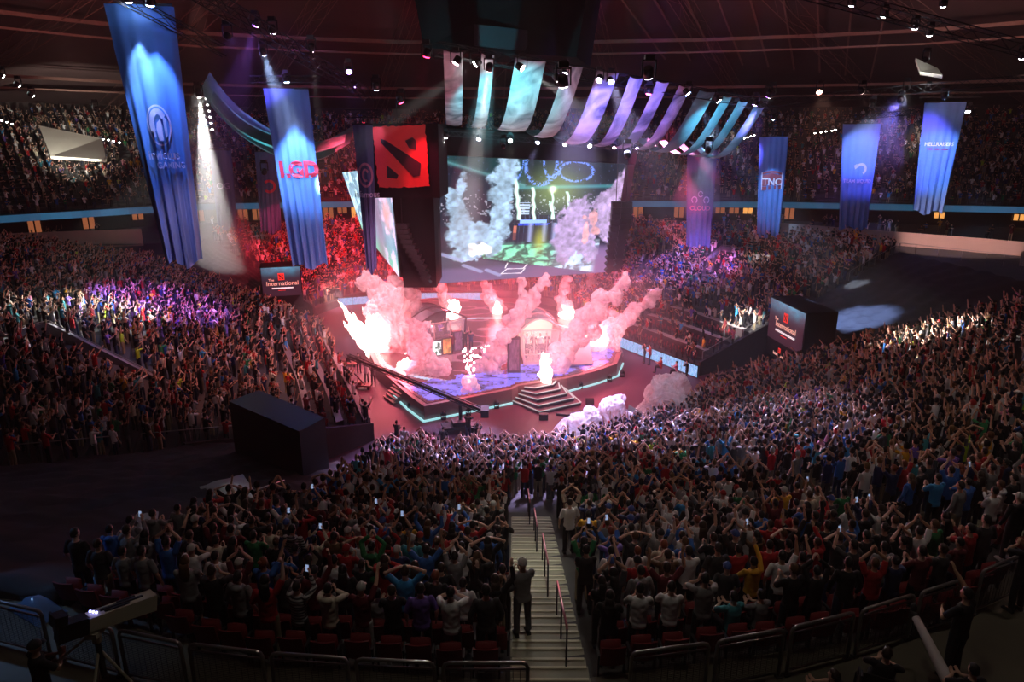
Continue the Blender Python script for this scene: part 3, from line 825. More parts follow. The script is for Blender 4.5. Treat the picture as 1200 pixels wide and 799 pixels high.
PORTAL = []     # filled by world rectangles: (x, y) polygons without people
PORTAL.append([(-29.5, 42.0), (-20.2, 38.2), (-21.2, 35.8), (-30.5, 39.6)])
PORTAL.append([(24.5, 79.5), (19.6, 74.3), (21.4, 72.6), (26.4, 77.6)])
for nm in ('left', 'far', 'right'):
    B = BL[nm]; occ = {'left': .93, 'far': .95, 'right': .88}[nm]
    for k in range(B['N']):
        den = 1.0
        gap = .50 if nm == 'left' else .56
        for (x, y, z, d) in row_slots(B['sp'], B['N'], k, gap, AIS[nm]):
            if any(tri(x, y, P) for P in PORTAL): continue
            if nm == 'left' and k < 6 and random.random() < .62: continue
            if nm == 'right' and k < 7 and y < 64 and random.random() < .55: continue
            if random.random() > occ or not vis(x, y, z): continue
            jx = .32 if nm == 'left' and k > 6 else .12
            slots.append((x+random.uniform(-jx, jx), y+random.uniform(-jx*.6, jx*.6), z, facing(x, y)+random.uniform(-.4, .4)))
print('lower crowd', len(slots))
o = link('crowd', crowd_mesh('crowd', np.array(slots)))
tag(o, 'packed cheering crowd filling the lower tiers around the floor', 'crowd', None, 'stuff')
slots = []
for k in range(26):
    for (x, y, z, d) in row_slots(UPSP, 26, k, .95, [(-88, 60, -100, 80, .6)]):
        if vis(x, y, z, 10) and random.random() < .8: slots.append((x+random.uniform(-.15, .15), y, z, facing(x, y)+random.uniform(-.4, .4)))
# people on the concourse in front of the suites
for p, q in zip(resample(LE, 400), resample(RR, 400)):
    for _ in range(1):
        f = random.uniform(.12, .8); w = p.lerp(q, f)
        if f > .45 and vis(w.x, w.y, 7, 10) and random.random() < .7: slots.append((w.x, w.y, 6.9 if f > .9 else p.z+(6.9-p.z)*f, facing(w.x, w.y)+random.uniform(-.6, .6)))
print('upper crowd', len(slots))
w_ = CP_W.copy(); w_[:] = [.2, .12, .12, .05, .1, .03, .1, .08, .05, .15]
o = link('crowd', crowd_mesh('crowd', np.array(slots), w_))
tag(o, 'distant dim crowd filling the upper deck and the suite level', 'crowd', None, 'stuff')
# ------------------------------------------------------------------ foreground: rail panels, stairs, handrails, concourse, operator
steel = mat('steel', (.34, .32, .32), .35, metal=.8); steel_dark = mat('steel_dark', (.08, .08, .085), .45, metal=.6)
mesh_infill = mat('mesh_infill', (.10, .10, .11), .5, metal=.5)
edge = [s_[1] for s_ in BL['near']['sp']]
# concourse floor behind the rail
conc_floor = mat('concourse_floor', (.10, .09, .06), .5, noise_amt=.5, noise_scale=.7, bump=.05)
mb = MB(); A = [Vector((p.x, p.y, 8.95)) for p in [lb[0][1]]+[Vector((-14, 13.6, 0))]+edge]; B_ = [Vector((-30, -4, 0)), Vector((-14, -4, 0))]+[Vector((p.x*1.15, -4, 0)) for p in edge[:4]]+[Vector((30, -4, 0)), Vector((52, 6, 0)), Vector((70, 40, 0))]
ring(mb, A, B_, 8.95, 8.95); ring(mb, A, A, 7.6, 8.95)
o = mb.build('floor_near_concourse', conc_floor); o['kind'] = 'structure'
# rail panels: x0,y0 -> x1,y1 straight pieces found along the rim
def rail_panel(a, b, zf, label):
    d = b-a; L = Vector((d.x, d.y)).length; rz = math.atan2(d.y, d.x)
    r = empty('rail_panel', (a.x, a.y, zf), rz); h = 1.06; g = .05
    mb = MB(); c = .10; pts = [(g, 0, .05), (g, 0, h-c), (g+c*.3, 0, h-c*.3), (g+c, 0, h), (L-g-c, 0, h), (L-g-c*.3, 0, h-c*.3), (L-g, 0, h-c), (L-g, 0, .05)]
    mb.tube(pts, .034, 10, ref=(0, 1, 0)); mb.build('frame', steel, r, True)
    mb = MB(); mb.tube([(g, 0, h-.13), (L-g, 0, h-.13)], .018, 8); mb.build('crossbar', steel, r, True)
    mb = MB(); mb.tube([(g, 0, .10), (L-g, 0, .10)], .018, 8); mb.build('crossbar', steel, r, True)
    mb = MB()
    z = .14
    while z < h-.15: mb.tube([(g+.02, 0, z), (L-g-.02, 0, z)], .0065, 4); z += .034
    x = g+.1
    while x < L-.1: mb.tube([(x, .008, .10), (x, .008, h-.13)], .005, 4); x += .12
    mb.build('infill', mesh_infill, r)
    for x in (g, L-g):
        mb = MB(); mb.box((x, 0, .02), (.11, .11, .04)); mb.build('foot_plate', steel_dark, r)
    tag(r, label, 'rail', 'rail panels at the rim'); return r
RIMPX = [(-90, 685), (0, 705), (135, 738), (215, 754), (310, 765), (410, 772), (512, 777), (625, 777), (737, 766), (835, 753), (922, 737), (1004, 717), (1074, 696), (1126, 680), (1150, 670), (1230, 636)]
RIMW = [atz(u, v, 10.0) for u, v in RIMPX]
def rim(u):
    for (u0, v0), (u1, v1), a, b in zip(RIMPX[:-1], RIMPX[1:], RIMW[:-1], RIMW[1:]):
        if u0 <= u <= u1: return a.lerp(b, (u-u0)/(u1-u0))
    return RIMW[0]
pan = [(-60, 52, 'rail panel at the far left end beside the blue-lit cloth'), (60, 133, 'rail panel behind the beige camera, half hidden'), (136, 214, 'rail panel right of the beige camera'), (218, 310, 'fourth rail panel left of the stairs'), (314, 410, 'third rail panel left of the stairs'),
       (414, 512, 'second rail panel left of the stairs'), (516, 622, 'rail panel ending at the left side of the stairs'), (737, 834, 'rail panel starting at the right side of the stairs'), (838, 922, 'second rail panel right of the stairs'), (926, 1004, 'third rail panel right of the stairs'),
       (1008, 1074, 'rail panel with a foot resting on top'), (1078, 1128, 'last rail panel before the person with raised arm'), (1150, 1215, 'rail panel at the right edge near lit steps')]
for u0, u1, lab in pan: rail_panel(rim(u0), rim(u1), 8.95, lab)
# stairs of the main aisle
stair_m = mat('stair_concrete', (.30, .29, .20), .6, noise_amt=.25, noise_scale=1.5, bump=.1); nose_m = mat('stair_nosing', (.62, .60, .42), .5)
mb = MB(); mn = MB(); NN = BL['near']['N']
for k in range(17, NN+1):
    y0 = S(nb, 2, k/NN).y; y1 = S(nb, 2, (k+1)/NN).y; z = S(nb, 2, (k+.5)/NN).z; dz = (8.4/NN)
    ym = (y0+y1)/2
    # y0 is the lower (far) edge
    mb.box((.7, (y0+y1)/2, z-.10), (1.46, abs(y1-y0), .26)); mb.box((.7, (ym+y1)/2, z+.03+dz/4), (1.46, abs(y1-ym), dz/2+.06))
    mn.box((.7, y0-.03, z+.035), (1.40, .06, .012)); mn.box((.7, ym-.03, z+.066+dz/2), (1.40, .06, .012))
o = mb.build('stairs_main_aisle', stair_m); o['kind'] = 'structure'
nn_ = mn.build('nosing_strips', nose_m, o); nn_['kind'] = 'stuff'
mb = MB(); mn = MB()
for k in range(22, NN):
    a = S(nb, 4.0, (k+.0)/NN); b = S(nb, 4.0, (k+1)/NN); z = S(nb, 4.0, (k+.5)/NN).z; d = (b-a); rz = math.atan2(d.y, d.x)
    q = a.lerp(b, .75); w_ = math.hypot(d.x, d.y)
    mb.box((q.x-.9, q.y-.3, z+.06), (w_*.5, 1.1, .16), rz); mn.box((a.lerp(b, .52).x-.9, a.lerp(b, .52).y-.3, z+.15), (.06, 1.1, .012), rz)
o = mb.build('stairs_right_aisle', stair_m); o['kind'] = 'structure'; mn.build('nosing_strips', nose_m, o)['kind'] = 'stuff'
# handrails standing in the main aisle
rail_redlit = mat('handrail_redlit', (.50, .16, .20), .35, metal=.2)  # red light falling on the top bars is put into this colour
def handrail(y0, y1, x, label):
    def zz(y): t = (36-y)/(36-10.2); return .5+8.4*t+.13
    r = empty('handrail', (x, y0, zz(y0)))
    h = .92; mb = MB()
    mb.tube([(x, y0, zz(y0)+h-.05), (x, y0-.04, zz(y0)+h), (x, y1+.04, zz(y1)+h), (x, y1, zz(y1)+h-.05)], .024, 8); wbuild(mb, 'top_rail', rail_redlit, r, True)
    for y in (y0, (y0+y1)/2, y1):
        mb = MB(); mb.tube([(x, y, zz(y)-.12), (x, y, zz(y)+h-.02)], .019, 8); wbuild(mb, 'post', steel_dark, r, True)
    tag(r, label, 'handrail', 'handrails down the middle stairs'); return r
handrail(23.6, 21.2, .62, 'handrail with red-lit pink top bar, farthest down the stairs')
handrail(20.4, 18.0, .75, 'handrail with red-lit pink top bar, third from the top of the stairs')
handrail(17.2, 14.4, .88, 'handrail with red-lit pink top bar beside the man in the cap')
handrail(13.2, 10.6, 1.02, 'handrail with red-lit pink top bar at the top of the stairs')
# man walking down / standing on the stairs
def stair_z(y): t = (36-y)/(36-10.2); return .5+8.4*t+.15
person((.22, 12.1, stair_z(12.1)), facing(.22, 12.1)+.3, 'clapping before the chest', 'grey', 1, 'cap', 0, 2, label='man in grey T-shirt and cap standing on the stairs, seen from behind', group=None, capc=3, scale=1.05)
person((-.25, 11.9, stair_z(11.9)), facing(.22, 12)-.5, 'with hands at the face', 'charcoal', 0, 'short hair', 2, 0, long=True, label='person in charcoal top beside the man in the cap on the stairs', scale=.86)
person((1.75, 11.4, 8.75), facing(1.7, 12)+.2, 'with arms crossed', 'black', 1, 'long hair', 0, 0, label='dark-haired person in black seated-height beside the top handrail', scale=.9)
person((1.65, 13.2, 8.1), facing(1.7, 12), 'with arms crossed', 'black', 0, 'short hair', 0, 0, label='person in black leaning at the handrail right of the stairs')
# railings crossing the tiers
def tube_rail(pts, h, label, name='guard_rail'):
    a = Vector(pts[0]); r = empty(name, a)
    mb = MB(); P = [Vector(p) for p in pts]
    mb.tube([(P[0].x, P[0].y, P[0].z)]+[(p.x, p.y, p.z+h) for p in P]+[(P[-1].x, P[-1].y, P[-1].z)], .03, 6); wbuild(mb, 'top_rail', steel, r, True)
    for p, q in zip(P[:-1], P[1:]):
        L = (q-p).length; n = max(1, int(L/1.6))
        for i in range(1, n+1 if q is not P[-1] else n):
            w = p.lerp(q, i/n); mb = MB(); mb.tube([w, w+Vector((0, 0, h))], .022, 6); wbuild(mb, 'post', steel, r, True)
    tag(r, label, 'railing'); return r
def onb(nm, u, t, dz=0): p = S(BL[nm]['sp'], u, t); return Vector((p.x, p.y, p.z+.15+dz))
tube_rail([onb('left', 0.02, t) for t in (.28, .42)], 1.0, 'short steel railing at the edge of the left tier by the housing')
tube_rail([onb('left', 0.02, t) for t in (.46, .58)], 1.0, 'long steel railing below the left crowd above the black cloth')
tube_rail([onb('left', 0.02, t) for t in (.62, .72)], 1.0, 'faint steel railing at the far left edge above the black cloth')
tube_rail([onb('right', 2.97, t) for t in (.02, .16)], 1.0, 'steel railing up the right tunnel wall beside the red seats')
tube_rail([onb('right', 2.97, t) for t in (.20, .32)], 1.0, 'steel railing at the tier edge left of the right sign box')
tube_rail([onb('right', 2.99, t) for t in (.72, 1.0)], 1.0, 'white-lit railing at the top of the blue-lit cloth')
tube_rail([onb('near', 5.95, t) for t in (.28, .40)], 1.1, 'steel railing in front of the right sign box')
tube_rail([onb('near', 0.05, t) for t in (.10, .22)], 1.1, 'bent steel railing beside the near left tunnel')
tube_rail([onb('near', 0.05, t) for t in (.62, .74)], 1.1, 'steel railing lit white between the crowd and black cloth')
tube_rail([onb('near', 0.05, t) for t in (.84, .93)], 1.1, 'dark railing at the left end of the near rows')
tube_rail([onb('near', 4.6, .50), onb('near', 5.2, .50)], 1.0, 'railing across the right rows below the lit crowd')
tube_rail([onb('near', 4.5, .70), onb('near', 4.95, .70)], 1.0, 'steel railing among the people at the lower right')
tube_rail([onb('near', 3.9, .30), onb('near', 4.4, .30)], 1.0, 'railing in the purple-lit rows right of the floor')
tube_rail([onb('left', 1.0, .10), onb('left', 1.9, .10)], 1.0, 'railing between the desk rows and the left crowd')
tube_rail([onb('left', 2.3, .22), onb('left', 3.0, .22)], 1.0, 'railing in the red-lit rows left of the desk rows')
tube_rail([Vector((-47, 60.5, 8.9)), Vector((-40, 64.5, 7.7)), Vector((-35, 66.5, 6.6))], 1.0, 'railing at the top of the left tier')
tube_rail([Vector((37, 66, 7.9)), Vector((42, 60, 7.9)), Vector((44, 52, 8.0)), Vector((39, 45.5, 8.3))], 1.0, 'railing round the top of the right cloth-covered section')
lowwall('wall_right_beige', [Vector((30.5, 83.5, 0)), Vector((38.5, 76, 0)), Vector((46, 70, 0)), Vector((54, 62, 0))], 6.8, 8.9)
lowwall('wall_left_beige', [Vector((-60, 66, 0)), Vector((-52, 70, 0)), Vector((-40, 74, 0))], 7.4, 9.2)
lowwall('wall_right_low', [Vector((45, 60, 0)), Vector((52, 54, 0)), Vector((54, 46, 0))], 7.0, 9.0)
# vomitory portals in the tiers
portal_m = mat('portal_concrete', (.30, .27, .32), .7, noise_amt=.2)
def portal(poly, z0, z1, name, label):
    r = empty(name, (poly[0][0], poly[0][1], 0)); n = 4
    for i in range(4):
        if i == 3: continue
        a, b = Vector((*poly[i], 0)), Vector((*poly[(i+1) % 4], 0)); za = (z0, z1, z1, z0)[i]+1.1; zb = (z0, z1, z1, z0)[(i+1) % 4]+1.1
        d = (b-a).normalized(); nr = Vector((-d.y, d.x, 0))*.13
        mb = MB(); mb.hexa([(a.x-nr.x, a.y-nr.y, .5), (b.x-nr.x, b.y-nr.y, .5), (b.x+nr.x, b.y+nr.y, .5), (a.x+nr.x, a.y+nr.y, .5)], [(a.x-nr.x, a.y-nr.y, za), (b.x-nr.x, b.y-nr.y, zb), (b.x+nr.x, b.y+nr.y, zb), (a.x+nr.x, a.y+nr.y, za)])
        wbuild(mb, 'side_wall', portal_m, r)
        mb = MB(); mb.tube([(a.x, a.y, za+.12), (b.x, b.y, zb+.12)], .04, 6); wbuild(mb, 'coping_rail', steel, r)
    tag(r, label, 'stairway', None); return r
P0 = PORTAL[0]; portal([P0[1], P0[0], P0[3], P0[2]], 3.4, 6.2, 'tier_doorway', 'concrete doorway walls with white rails in the left crowd')
P1 = PORTAL[1]; portal([P1[1], P1[0], P1[3], P1[2]], 3.2, 5.4, 'tier_doorway', 'purple-lit doorway walls in the right crowd behind the stage')
# followspot camera on its stand with its operator
beige_m = mat('camera_beige', (.50, .47, .36), .5, noise_amt=.08); blk = mat('black_plastic', (.015, .015, .017), .45); blue_led = mat('led_blue', (.1, .1, .2), .4, emit=(.35, .35, 1.), es=6); cloth_blue = mat('cloth_blue_bag', (.03, .09, .30), .7)
cp = Vector((-7.1, 9.75, 8.95)); r = empty('studio_camera', cp)
def cl(x, y, z): return Vector((x, y, z))
ax = Matrix.Rotation(R(-38), 4, 'Z') @ Matrix.Rotation(R(-10), 4, 'X')
def tf(mb, off=(0, 0, 1.72)): mb.v = [tuple((ax @ Vector(p))+Vector(off)) for p in mb.v]; return mb
mb = MB(); mb.hexa([(-.13, -.10, -.12), (.13, -.10, -.12), (.14, 1.0, -.15), (-.14, 1.0, -.15)], [(-.12, -.10, .12), (.12, -.10, .12), (.14, 1.0, .15), (-.14, 1.0, .15)]); tf(mb).build('lens_housing', beige_m, r)
mb = MB(); mb.box((0, .45, .15), (.05, .7, .03)); mb.box((.07, .35, .15), (.03, .4, .025)); mb.box((-.07, .55, .155), (.03, .3, .025)); mb.cyl((0, .98, 0), (0, 1.06, 0), .12, 16); tf(mb).build('trim', blk, r)
mb = MB(); mb.hexa([(-.11, -.55, -.16), (.11, -.55, -.16), (.12, -.10, -.16), (-.12, -.10, -.16)], [(-.10, -.55, .14), (.10, -.55, .14), (.12, -.10, .14), (-.12, -.10, .14)]); tf(mb).build('camera_body', blk, r)
mb = MB(); mb.box((0, -.5, .24), (.24, .16, .16)); mb.box((0, -.6, .24), (.28, .03, .20)); tf(mb).build('viewfinder', blk, r)
for i, x in enumerate((-.05, 0, .05)):
    mb = MB(); mb.ball((x, -.03+.03*i, .16), .022, 8, 6); tf(mb).build('indicator_light', blue_led, r)
mb = MB(); mb.box((0, 0, 1.50), (.20, .30, .10)); mb.cyl((0, 0, 1.30), (0, 0, 1.50), .08); mb.build('pan_head', beige_m, r)
mb = MB(); mb.tube([(-.1, -.1, 1.46), (-.35, -.35, 1.30), (-.55, -.62, 1.12)], .022, 8); mb.build('pan_handle', beige_m, r)
mb = MB(); mb.cyl((0, 0, .55), (0, 0, 1.35), .05); mb.build('column', steel_dark, r)
for k in range(3):
    a = 2*PI*k/3+.4; mb = MB(); mb.tube([(0, 0, 1.15), (.5*math.cos(a), .5*math.sin(a), .04)], .025, 8); mb.ball((.5*math.cos(a), .5*math.sin(a), .04), .04); mb.build('leg', beige_m, r)
tag(r, 'beige long-lens studio camera on a tripod at the lower left', 'camera')
person((-7.75, 9.2, 8.95), facing(-8, 10, 0, 40)-.3, 'clapping before the chest', 'black', 1, 'cap', 0, 0, label='camera operator in black behind the beige camera', capc=0)
person((-7.35, 7.9, 8.95), facing(-8, 9, 0, 40), 'with arms crossed', 'black', 1, 'short hair', 0, 0, label='dark-haired person at the bottom left corner of the concourse', scale=.95)
# bent blue-lit cloths and bag beside the camera
blue_sheet = mat('glossy_cloth', (.12, .20, .36), .25, bump=.2)
def sheet(c, sx, sy, rz, label, m, seed, up=.5):
    mb = MB(); n = 12; V = []; F = []
    for i in range(n+1):
        for j in range(n+1):
            a, b = i/n-.5, j/n-.5; V.append((a*sx, b*sy, up*(1-(2*abs(a))**1.5)*(1-(2*abs(b))**2)+.06*mnoise.noise(Vector((a*5, b*5, seed)))))
    for i in range(n):
        for j in range(n): a = i*(n+1)+j; F.append((a, a+n+1, a+n+2, a+1))
    k = len(V); V2 = [(x, y, z-.03) for x, y, z in V]; mb.add(V, F); mb.add(V2, [tuple(reversed(f)) for f in F])
    o = mb.build('cover_sheet', m, None, True, c, rz); tag(o, label, 'sheet'); return o
sheet((-10.0, 12.2, 8.98), 1.2, .6, -.5, 'folded sheet lit bright blue at the far left rail', blue_sheet, 1, .30)
sheet((-9.1, 12.9, 8.98), .8, .6, -.8, 'smaller blue-lit sheet right of the bright blue one', blue_sheet, 2, .3)
sheet((-8.0, 13.2, 9.0), .5, .4, -.6, 'small blue-lit folded cloth among dark bags', blue_sheet, 3, .35)
grey_tarp = mat('grey_tarp', (.42, .48, .50), .35, bump=.4)
o = sheet((-10.2, 22.3, 5.9), 3.4, 1.6, -.95, 'crumpled grey plastic sheet lit white beside the crowd edge', grey_tarp, 4, .5)
sheet((-10.8, 17.4, 7.4), 2.8, .7, -1.2, 'strip of grey sheet behind the white railing', grey_tarp, 5, .25)
# lower right: wheelchair user with stretched leg, wheelchair, person raising an arm, others on the concourse
def wheelchair(loc, rz, label):
    r = empty('wheelchair', loc, rz)
    for s in (-.3, .3):
        mb = MB(); n = 28; P = [(s, .31*math.cos(2*PI*k/n), .32+.31*math.sin(2*PI*k/n)) for k in range(n+1)]; mb.tube(P, .018, 8, cap=False)
        for k in range(8): mb.tube([(s, 0, .32), (s, .3*math.cos(PI*k/4), .32+.3*math.sin(PI*k/4))], .004, 4)
        mb.build('wheel', blk, r)
        mb = MB(); P = [(s*.9, .42+.09*math.cos(2*PI*k/14), .10+.09*math.sin(2*PI*k/14)) for k in range(15)]; mb.tube(P, .014, 6, cap=False); mb.build('caster', blk, r)
        mb = MB(); mb.tube([(s*.9, -.22, .95), (s*.9, -.20, .3), (s*.9, .3, .3), (s*.9, .42, .12)], .014, 8); mb.tube([(s*.9, -.2, .68), (s*.9, .2, .68), (s*.9, .25, .48)], .014, 8); mb.tube([(s*.9, -.22, .93), (s*.9, -.36, .93)], .018, 8); mb.build('frame', steel_dark, r)
    mb = MB(); mb.box((0, .05, .46), (.5, .46, .05)); mb.build('seat', blk, r)
    mb = MB(); mb.box((0, -.2, .70), (.5, .03, .42)); mb.build('backrest', blk, r)
    tag(r, label, 'wheelchair'); return r
wheelchair((6.25, 9.55, 8.95), -.45, 'black wheelchair with curved tubes at the lower right behind the rail')
person((6.3, 9.5, 8.98), -.45, 'seated with a phone', 'black', 0, 'short hair', 1, 0, label='person in black seated in the wheelchair looking at a phone', scale=.98)
r = person(Vector((7.5, 9.1, 9.0)), .05, 'seated with a phone', 'black', 0, 'short hair', 0, 0, label='person in black resting one long white-clad leg on the rail', scale=.98)
mb = MB(); mb.tube([(-.10, 0, .55), (-.08, .5, .74), (-.05, 1.0, .92), (-.02, 1.5, 1.10)], [.12, .105, .085, .068], 12); mb.build('raised_trouser_leg', mat('white_trousers', (.62, .58, .58), .8, bump=.3, noise_scale=9), r, True)
mb = MB(); mb.ball((0, 1.62, 1.2), (.055, .07, .13), 12, 8); mb.tube([(-.02, 1.48, 1.09), (0, 1.62, 1.16)], .055, 8); mb.build('raised_shoe', SHOE[0], r, True)
person((8.1, 10.35, 8.95), facing(8, 10, 0, 40)+.2, 'with one arm stretched up', 'black', 1, 'short hair', 0, 0, label='person in black throwing one bare arm up at the right rail', scale=1.08, group=None)
person((9.6, 9.9, 8.95), facing(9, 10, 0, 40), 'with arms crossed', 'black', 0, 'cap', 0, 0, label='person in black with a cap at the right edge of the concourse', scale=1.02)
person((10.6, 12.2, 8.95), facing(9, 10, 0, 40), 'with hands at the face', 'black', 1, 'short hair', 0, 0, label='person at the far right rail with hands at the face')
person((8.6, 8.0, 8.95), facing(9, 10, 0, 40)+.5, 'seated with a phone', 'charcoal', 0, 'short hair', 0, 0, label='seated person with a phone at the bottom right corner')
person((5.2, 9.0, 8.95), .6, 'seated with a phone', 'charcoal', 0, 'short hair', 1, 0, label='seated person between the wheelchair and the stretched white leg')
stripe_y = mat('floor_tape', (.55, .38, .04), .5)
mb = MB(); mb.box((0, 0, .003), (2.6, .10, .006)); o = mb.build('floor_tape', stripe_y, None, False, (3.3, 8.9, 8.952), .12); tag(o, 'yellow tape line on the concourse floor at lower right', 'tape')
mb = MB(); mb.box((0, 0, .003), (.14, 1.6, .006)); o = mb.build('floor_tape', stripe_y, None, False, (4.3, 9.3, 8.952), .7); tag(o, 'slanted yellow tape under the wheelchair', 'tape')
# ------------------------------------------------------------------ painted LED pictures
def mixc(img, col, k): return img*(1-k[..., None])+np.array(col)*k[..., None]
def paint_main(nx, ny):
    x, y = np.meshgrid((np.arange(nx)+.5)/nx, (np.arange(ny)+.5)/ny); A = 216/145.
    img = np.zeros((ny, nx, 3))+np.array(L3(22, 38, 52))
    n1 = fbm(x*8, y*6, 1); n2 = fbm(x*16, y*12, 2); nf = vnoise(x*110, y*75, 3)
    img = mixc(img, L3(14, 26, 40), sstep(.35, .7, n1))
    # stands: bands
    ribbon_y = .27-.06*(x-.3); band = np.exp(-((y-(.155+.14*x*(x<.35)+(x >= .35)*(.05+ .0*x)))/.01)**2)
    img = mixc(img, L3(95, 160, 165), np.exp(-((y-(.03+.42*x))/.018)**2)*(x < .42)*.6)
    img = mixc(img, L3(60, 140, 150), np.exp(-((y-(.225-.06*(x-.4)))/.015)**2)*(x > .38)*.7)
    img = mixc(img, L3(20, 60, 62), ((y < .03+.40*x)*(x < .42)*.7))
    # crowd speckles
    sp = (nf > .80)*((y > .28)*(y < .52)); img = mixc(img, L3(170, 175, 190), sp*.7)
    sp = (nf > .9)*(y < .28); img = mixc(img, L3(70, 90, 130), sp*.6)
    # loops of blue lights at the top
    for cx, cy, rx, ry, w in ((.50, .04, .085, .155, .035), (.37, .0, .03, .15, .03), (.70, .08, .10, .08, .03), (.56, -.02, .05, .16, .02)):
        q = np.abs(np.sqrt(((x-cx)/rx)**2+((y-cy)/ry)**2)-1)
        k = sstep(.18, .0, q)*(y < .25)*(vnoise(x*150, y*100, 8) > .45); img = mixc(img, L3(110, 150, 255), k*.9)
    # golden-green glow right of centre
    g = np.exp(-(((x-.60)/.14)**2+((y-.24)/.16)**2)); img = img+np.array(L3(120, 140, 60))*g[..., None]*.8
    img = img+np.array([1, 1, .7])*np.exp(-(((x-.575)/.016)**2+((y-.235)/.022)**2))[..., None]*1.3
    # structures in the middle: dark booths, thin bright frames
    img = mixc(img, L3(18, 22, 34), ((x > .28)*(x < .66)*(y > .45)*(y < .72))*.75)
    img = mixc(img, L3(60, 90, 110), ((x > .28)*(x < .66)*(y > .45)*(y < .72)*(np.abs(((x*38) % 1)-.5) < .07))*.8)
    img = mixc(img, L3(190, 210, 235), ((x > .40)*(x < .455)*(y > .345)*(y < .45)*(np.abs(((y*42) % 1)-.5) < .28))*.8)
    img = mixc(img, L3(150, 190, 255), ((x > .41)*(x < .56)*(np.abs(y-.505) < .014))*.9)
    img = mixc(img, L3(40, 70, 200), ((x > .40)*(x < .58)*(np.abs(y-.53) < .012)*(nf > .3))*.9)
    img = mixc(img, L3(210, 120, 90), ((np.abs(x-.385) < .010)*(y > .54)*(y < .66))*.7)
    # white jets
    for x0, y0, x1, y1, w in ((.365, .15, .405, .48, .010), (.465, .22, .485, .48, .008), (.575, .24, .59, .48, .006), (.66, .25, .69, .42, .008), (.56, .33, .60, .48, .005)):
        t = np.clip((y-y0)/(y1-y0), 0, 1); cx = x0+(x1-x0)*t+.003*np.sin(y*60+x0*90)
        k = sstep(w*1.6, w*.3, np.abs(x-cx))*(y > y0)*(y < y1+.01); img = mixc(img, L3(215, 245, 230), k*.95)
    # stage floor: dark grey lower left, green marble, lavender marble
    img = mixc(img, L3(58, 66, 84), sstep(0, .03, y-(.72+.35*x))*(x < 1.1))
    img = mixc(img, L3(88, 82, 118), sstep(0, .05, y-.86))
    vein = np.abs(fbm(x*9+n1, y*9, 12)-.5)*9
    flo = (y > .62)*(y < .80+.28*(x-.2))*(x > .22)*(x < .9)
    green = np.stack([.09+.25*n2, .40+.55*n2, .28+.35*n2], -1)*np.clip(vein, .15, 1)[..., None]
    lav = np.stack([.36+.4*n2, .50+.4*n2, .75+.3*n2], -1)*np.clip(vein, .25, 1)[..., None]
    kk = sstep(.60, .72, x+.05*n1)[..., None]; floor_ = green*(1-kk)+lav*kk
    e = sstep(.66, .72, y)*flo; img = img*(1-e[..., None])+floor_*e[..., None]
    img = mixc(img, L3(30, 34, 52), ((y > .60)*(y < .70)*(x > .26)*(x < .62)*1.)*.7)
    for cx in (.47, .55, .61): img = mixc(img, L3(170, 180, 230), np.exp(-((x-cx)/.012)**2)*(y > .52)*(y < .68)*.6)
    img = mixc(img, L3(170, 175, 60), np.exp(-(((x-.53)/.03)**2+((y-.68)/.10)**2))*.75)
    # grey-blue right floor
    img = mixc(img, L3(120, 95, 140), sstep(.84, .9, x)*sstep(.70, .8, y))
    # smoke: puffs
    def puff(cx, cy, rx, ry, col, k, seed):
        nonlocal img
        q = ((x-cx)/rx)**2+((y-cy)/ry)**2; n = fbm(x*26+seed, y*19, seed, 5); m = sstep(1.2, .55, q+(n-.5)*2.6)
        sh = .25+1.35*fbm(x*30, y*22+seed, seed+5, 4)**1.3; img = img*(1-(m*k)[..., None])+np.array(col)*sh[..., None]*(m*k)[..., None]
    bw = np.array(L3(165, 196, 222)); pk = np.array(L3(186, 160, 205)); hot = np.array(L3(255, 180, 180))
    for a in ((.07, .35, .04, .10), (.09, .48, .06, .12), (.12, .60, .08, .12), (.17, .70, .10, .12), (.13, .78, .07, .06), (.28, .60, .07, .12), (.30, .45, .06, .14), (.29, .30, .06, .12), (.30, .15, .07, .12), (.33, .05, .05, .10), (.26, .70, .07, .09), (.20, .62, .08, .1), (.05, .28, .03, .05), (.10, .22, .03, .10)):
        puff(*a, bw, .9, int(a[0]*100))
    for a in ((.66, .62, .06, .20), (.70, .75, .07, .16), (.74, .52, .07, .13), (.78, .42, .07, .12), (.80, .62, .07, .2), (.83, .76, .06, .12), (.90, .50, .08, .16), (.92, .36, .07, .13), (.95, .26, .06, .12), (.99, .16, .04, .10), (.96, .58, .05, .12), (.72, .40, .05, .08)):
        puff(*a, pk, .9, int(a[0]*90))
    for a in ((.84, .48, .03, .07), (.80, .60, .02, .12), (.78, .47, .012, .02), (.86, .60, .03, .04)): puff(*a, hot, .75, 31)
    puff(.20, .74, .06, .06, np.array([1.3, 1.3, 1.3]), .95, 4)
    # lower left: pipes and small frame
    for x0, y0, x1, y1 in ((.02, .76, .12, .82), (.13, .86, .22, .92), (.25, .91, .32, .96)):
        t = np.clip(((x-x0)*(x1-x0)+(y-y0)*(y1-y0))/((x1-x0)**2+(y1-y0)**2), 0, 1); d = np.hypot(x-(x0+(x1-x0)*t), y-(y0+(y1-y0)*t)); img = mixc(img, L3(150, 160, 200), sstep(.016, .008, d)*.7)
    for x0, y0, x1, y1 in ((.35, .90, .36, .86), (.33, .95, .44, .955), (.36, .91, .45, .915), (.45, .915, .47, .88), (.33, .95, .36, .91), (.44, .955, .46, .915)):
        t = np.clip(((x-x0)*(x1-x0)+(y-y0)*(y1-y0))/((x1-x0)**2+(y1-y0)**2), 0, 1); d = np.hypot(x-(x0+(x1-x0)*t), y-(y0+(y1-y0)*t)); img = mixc(img, L3(220, 220, 230), sstep(.005, .002, d))
    return np.clip(img, 0, 1.0)
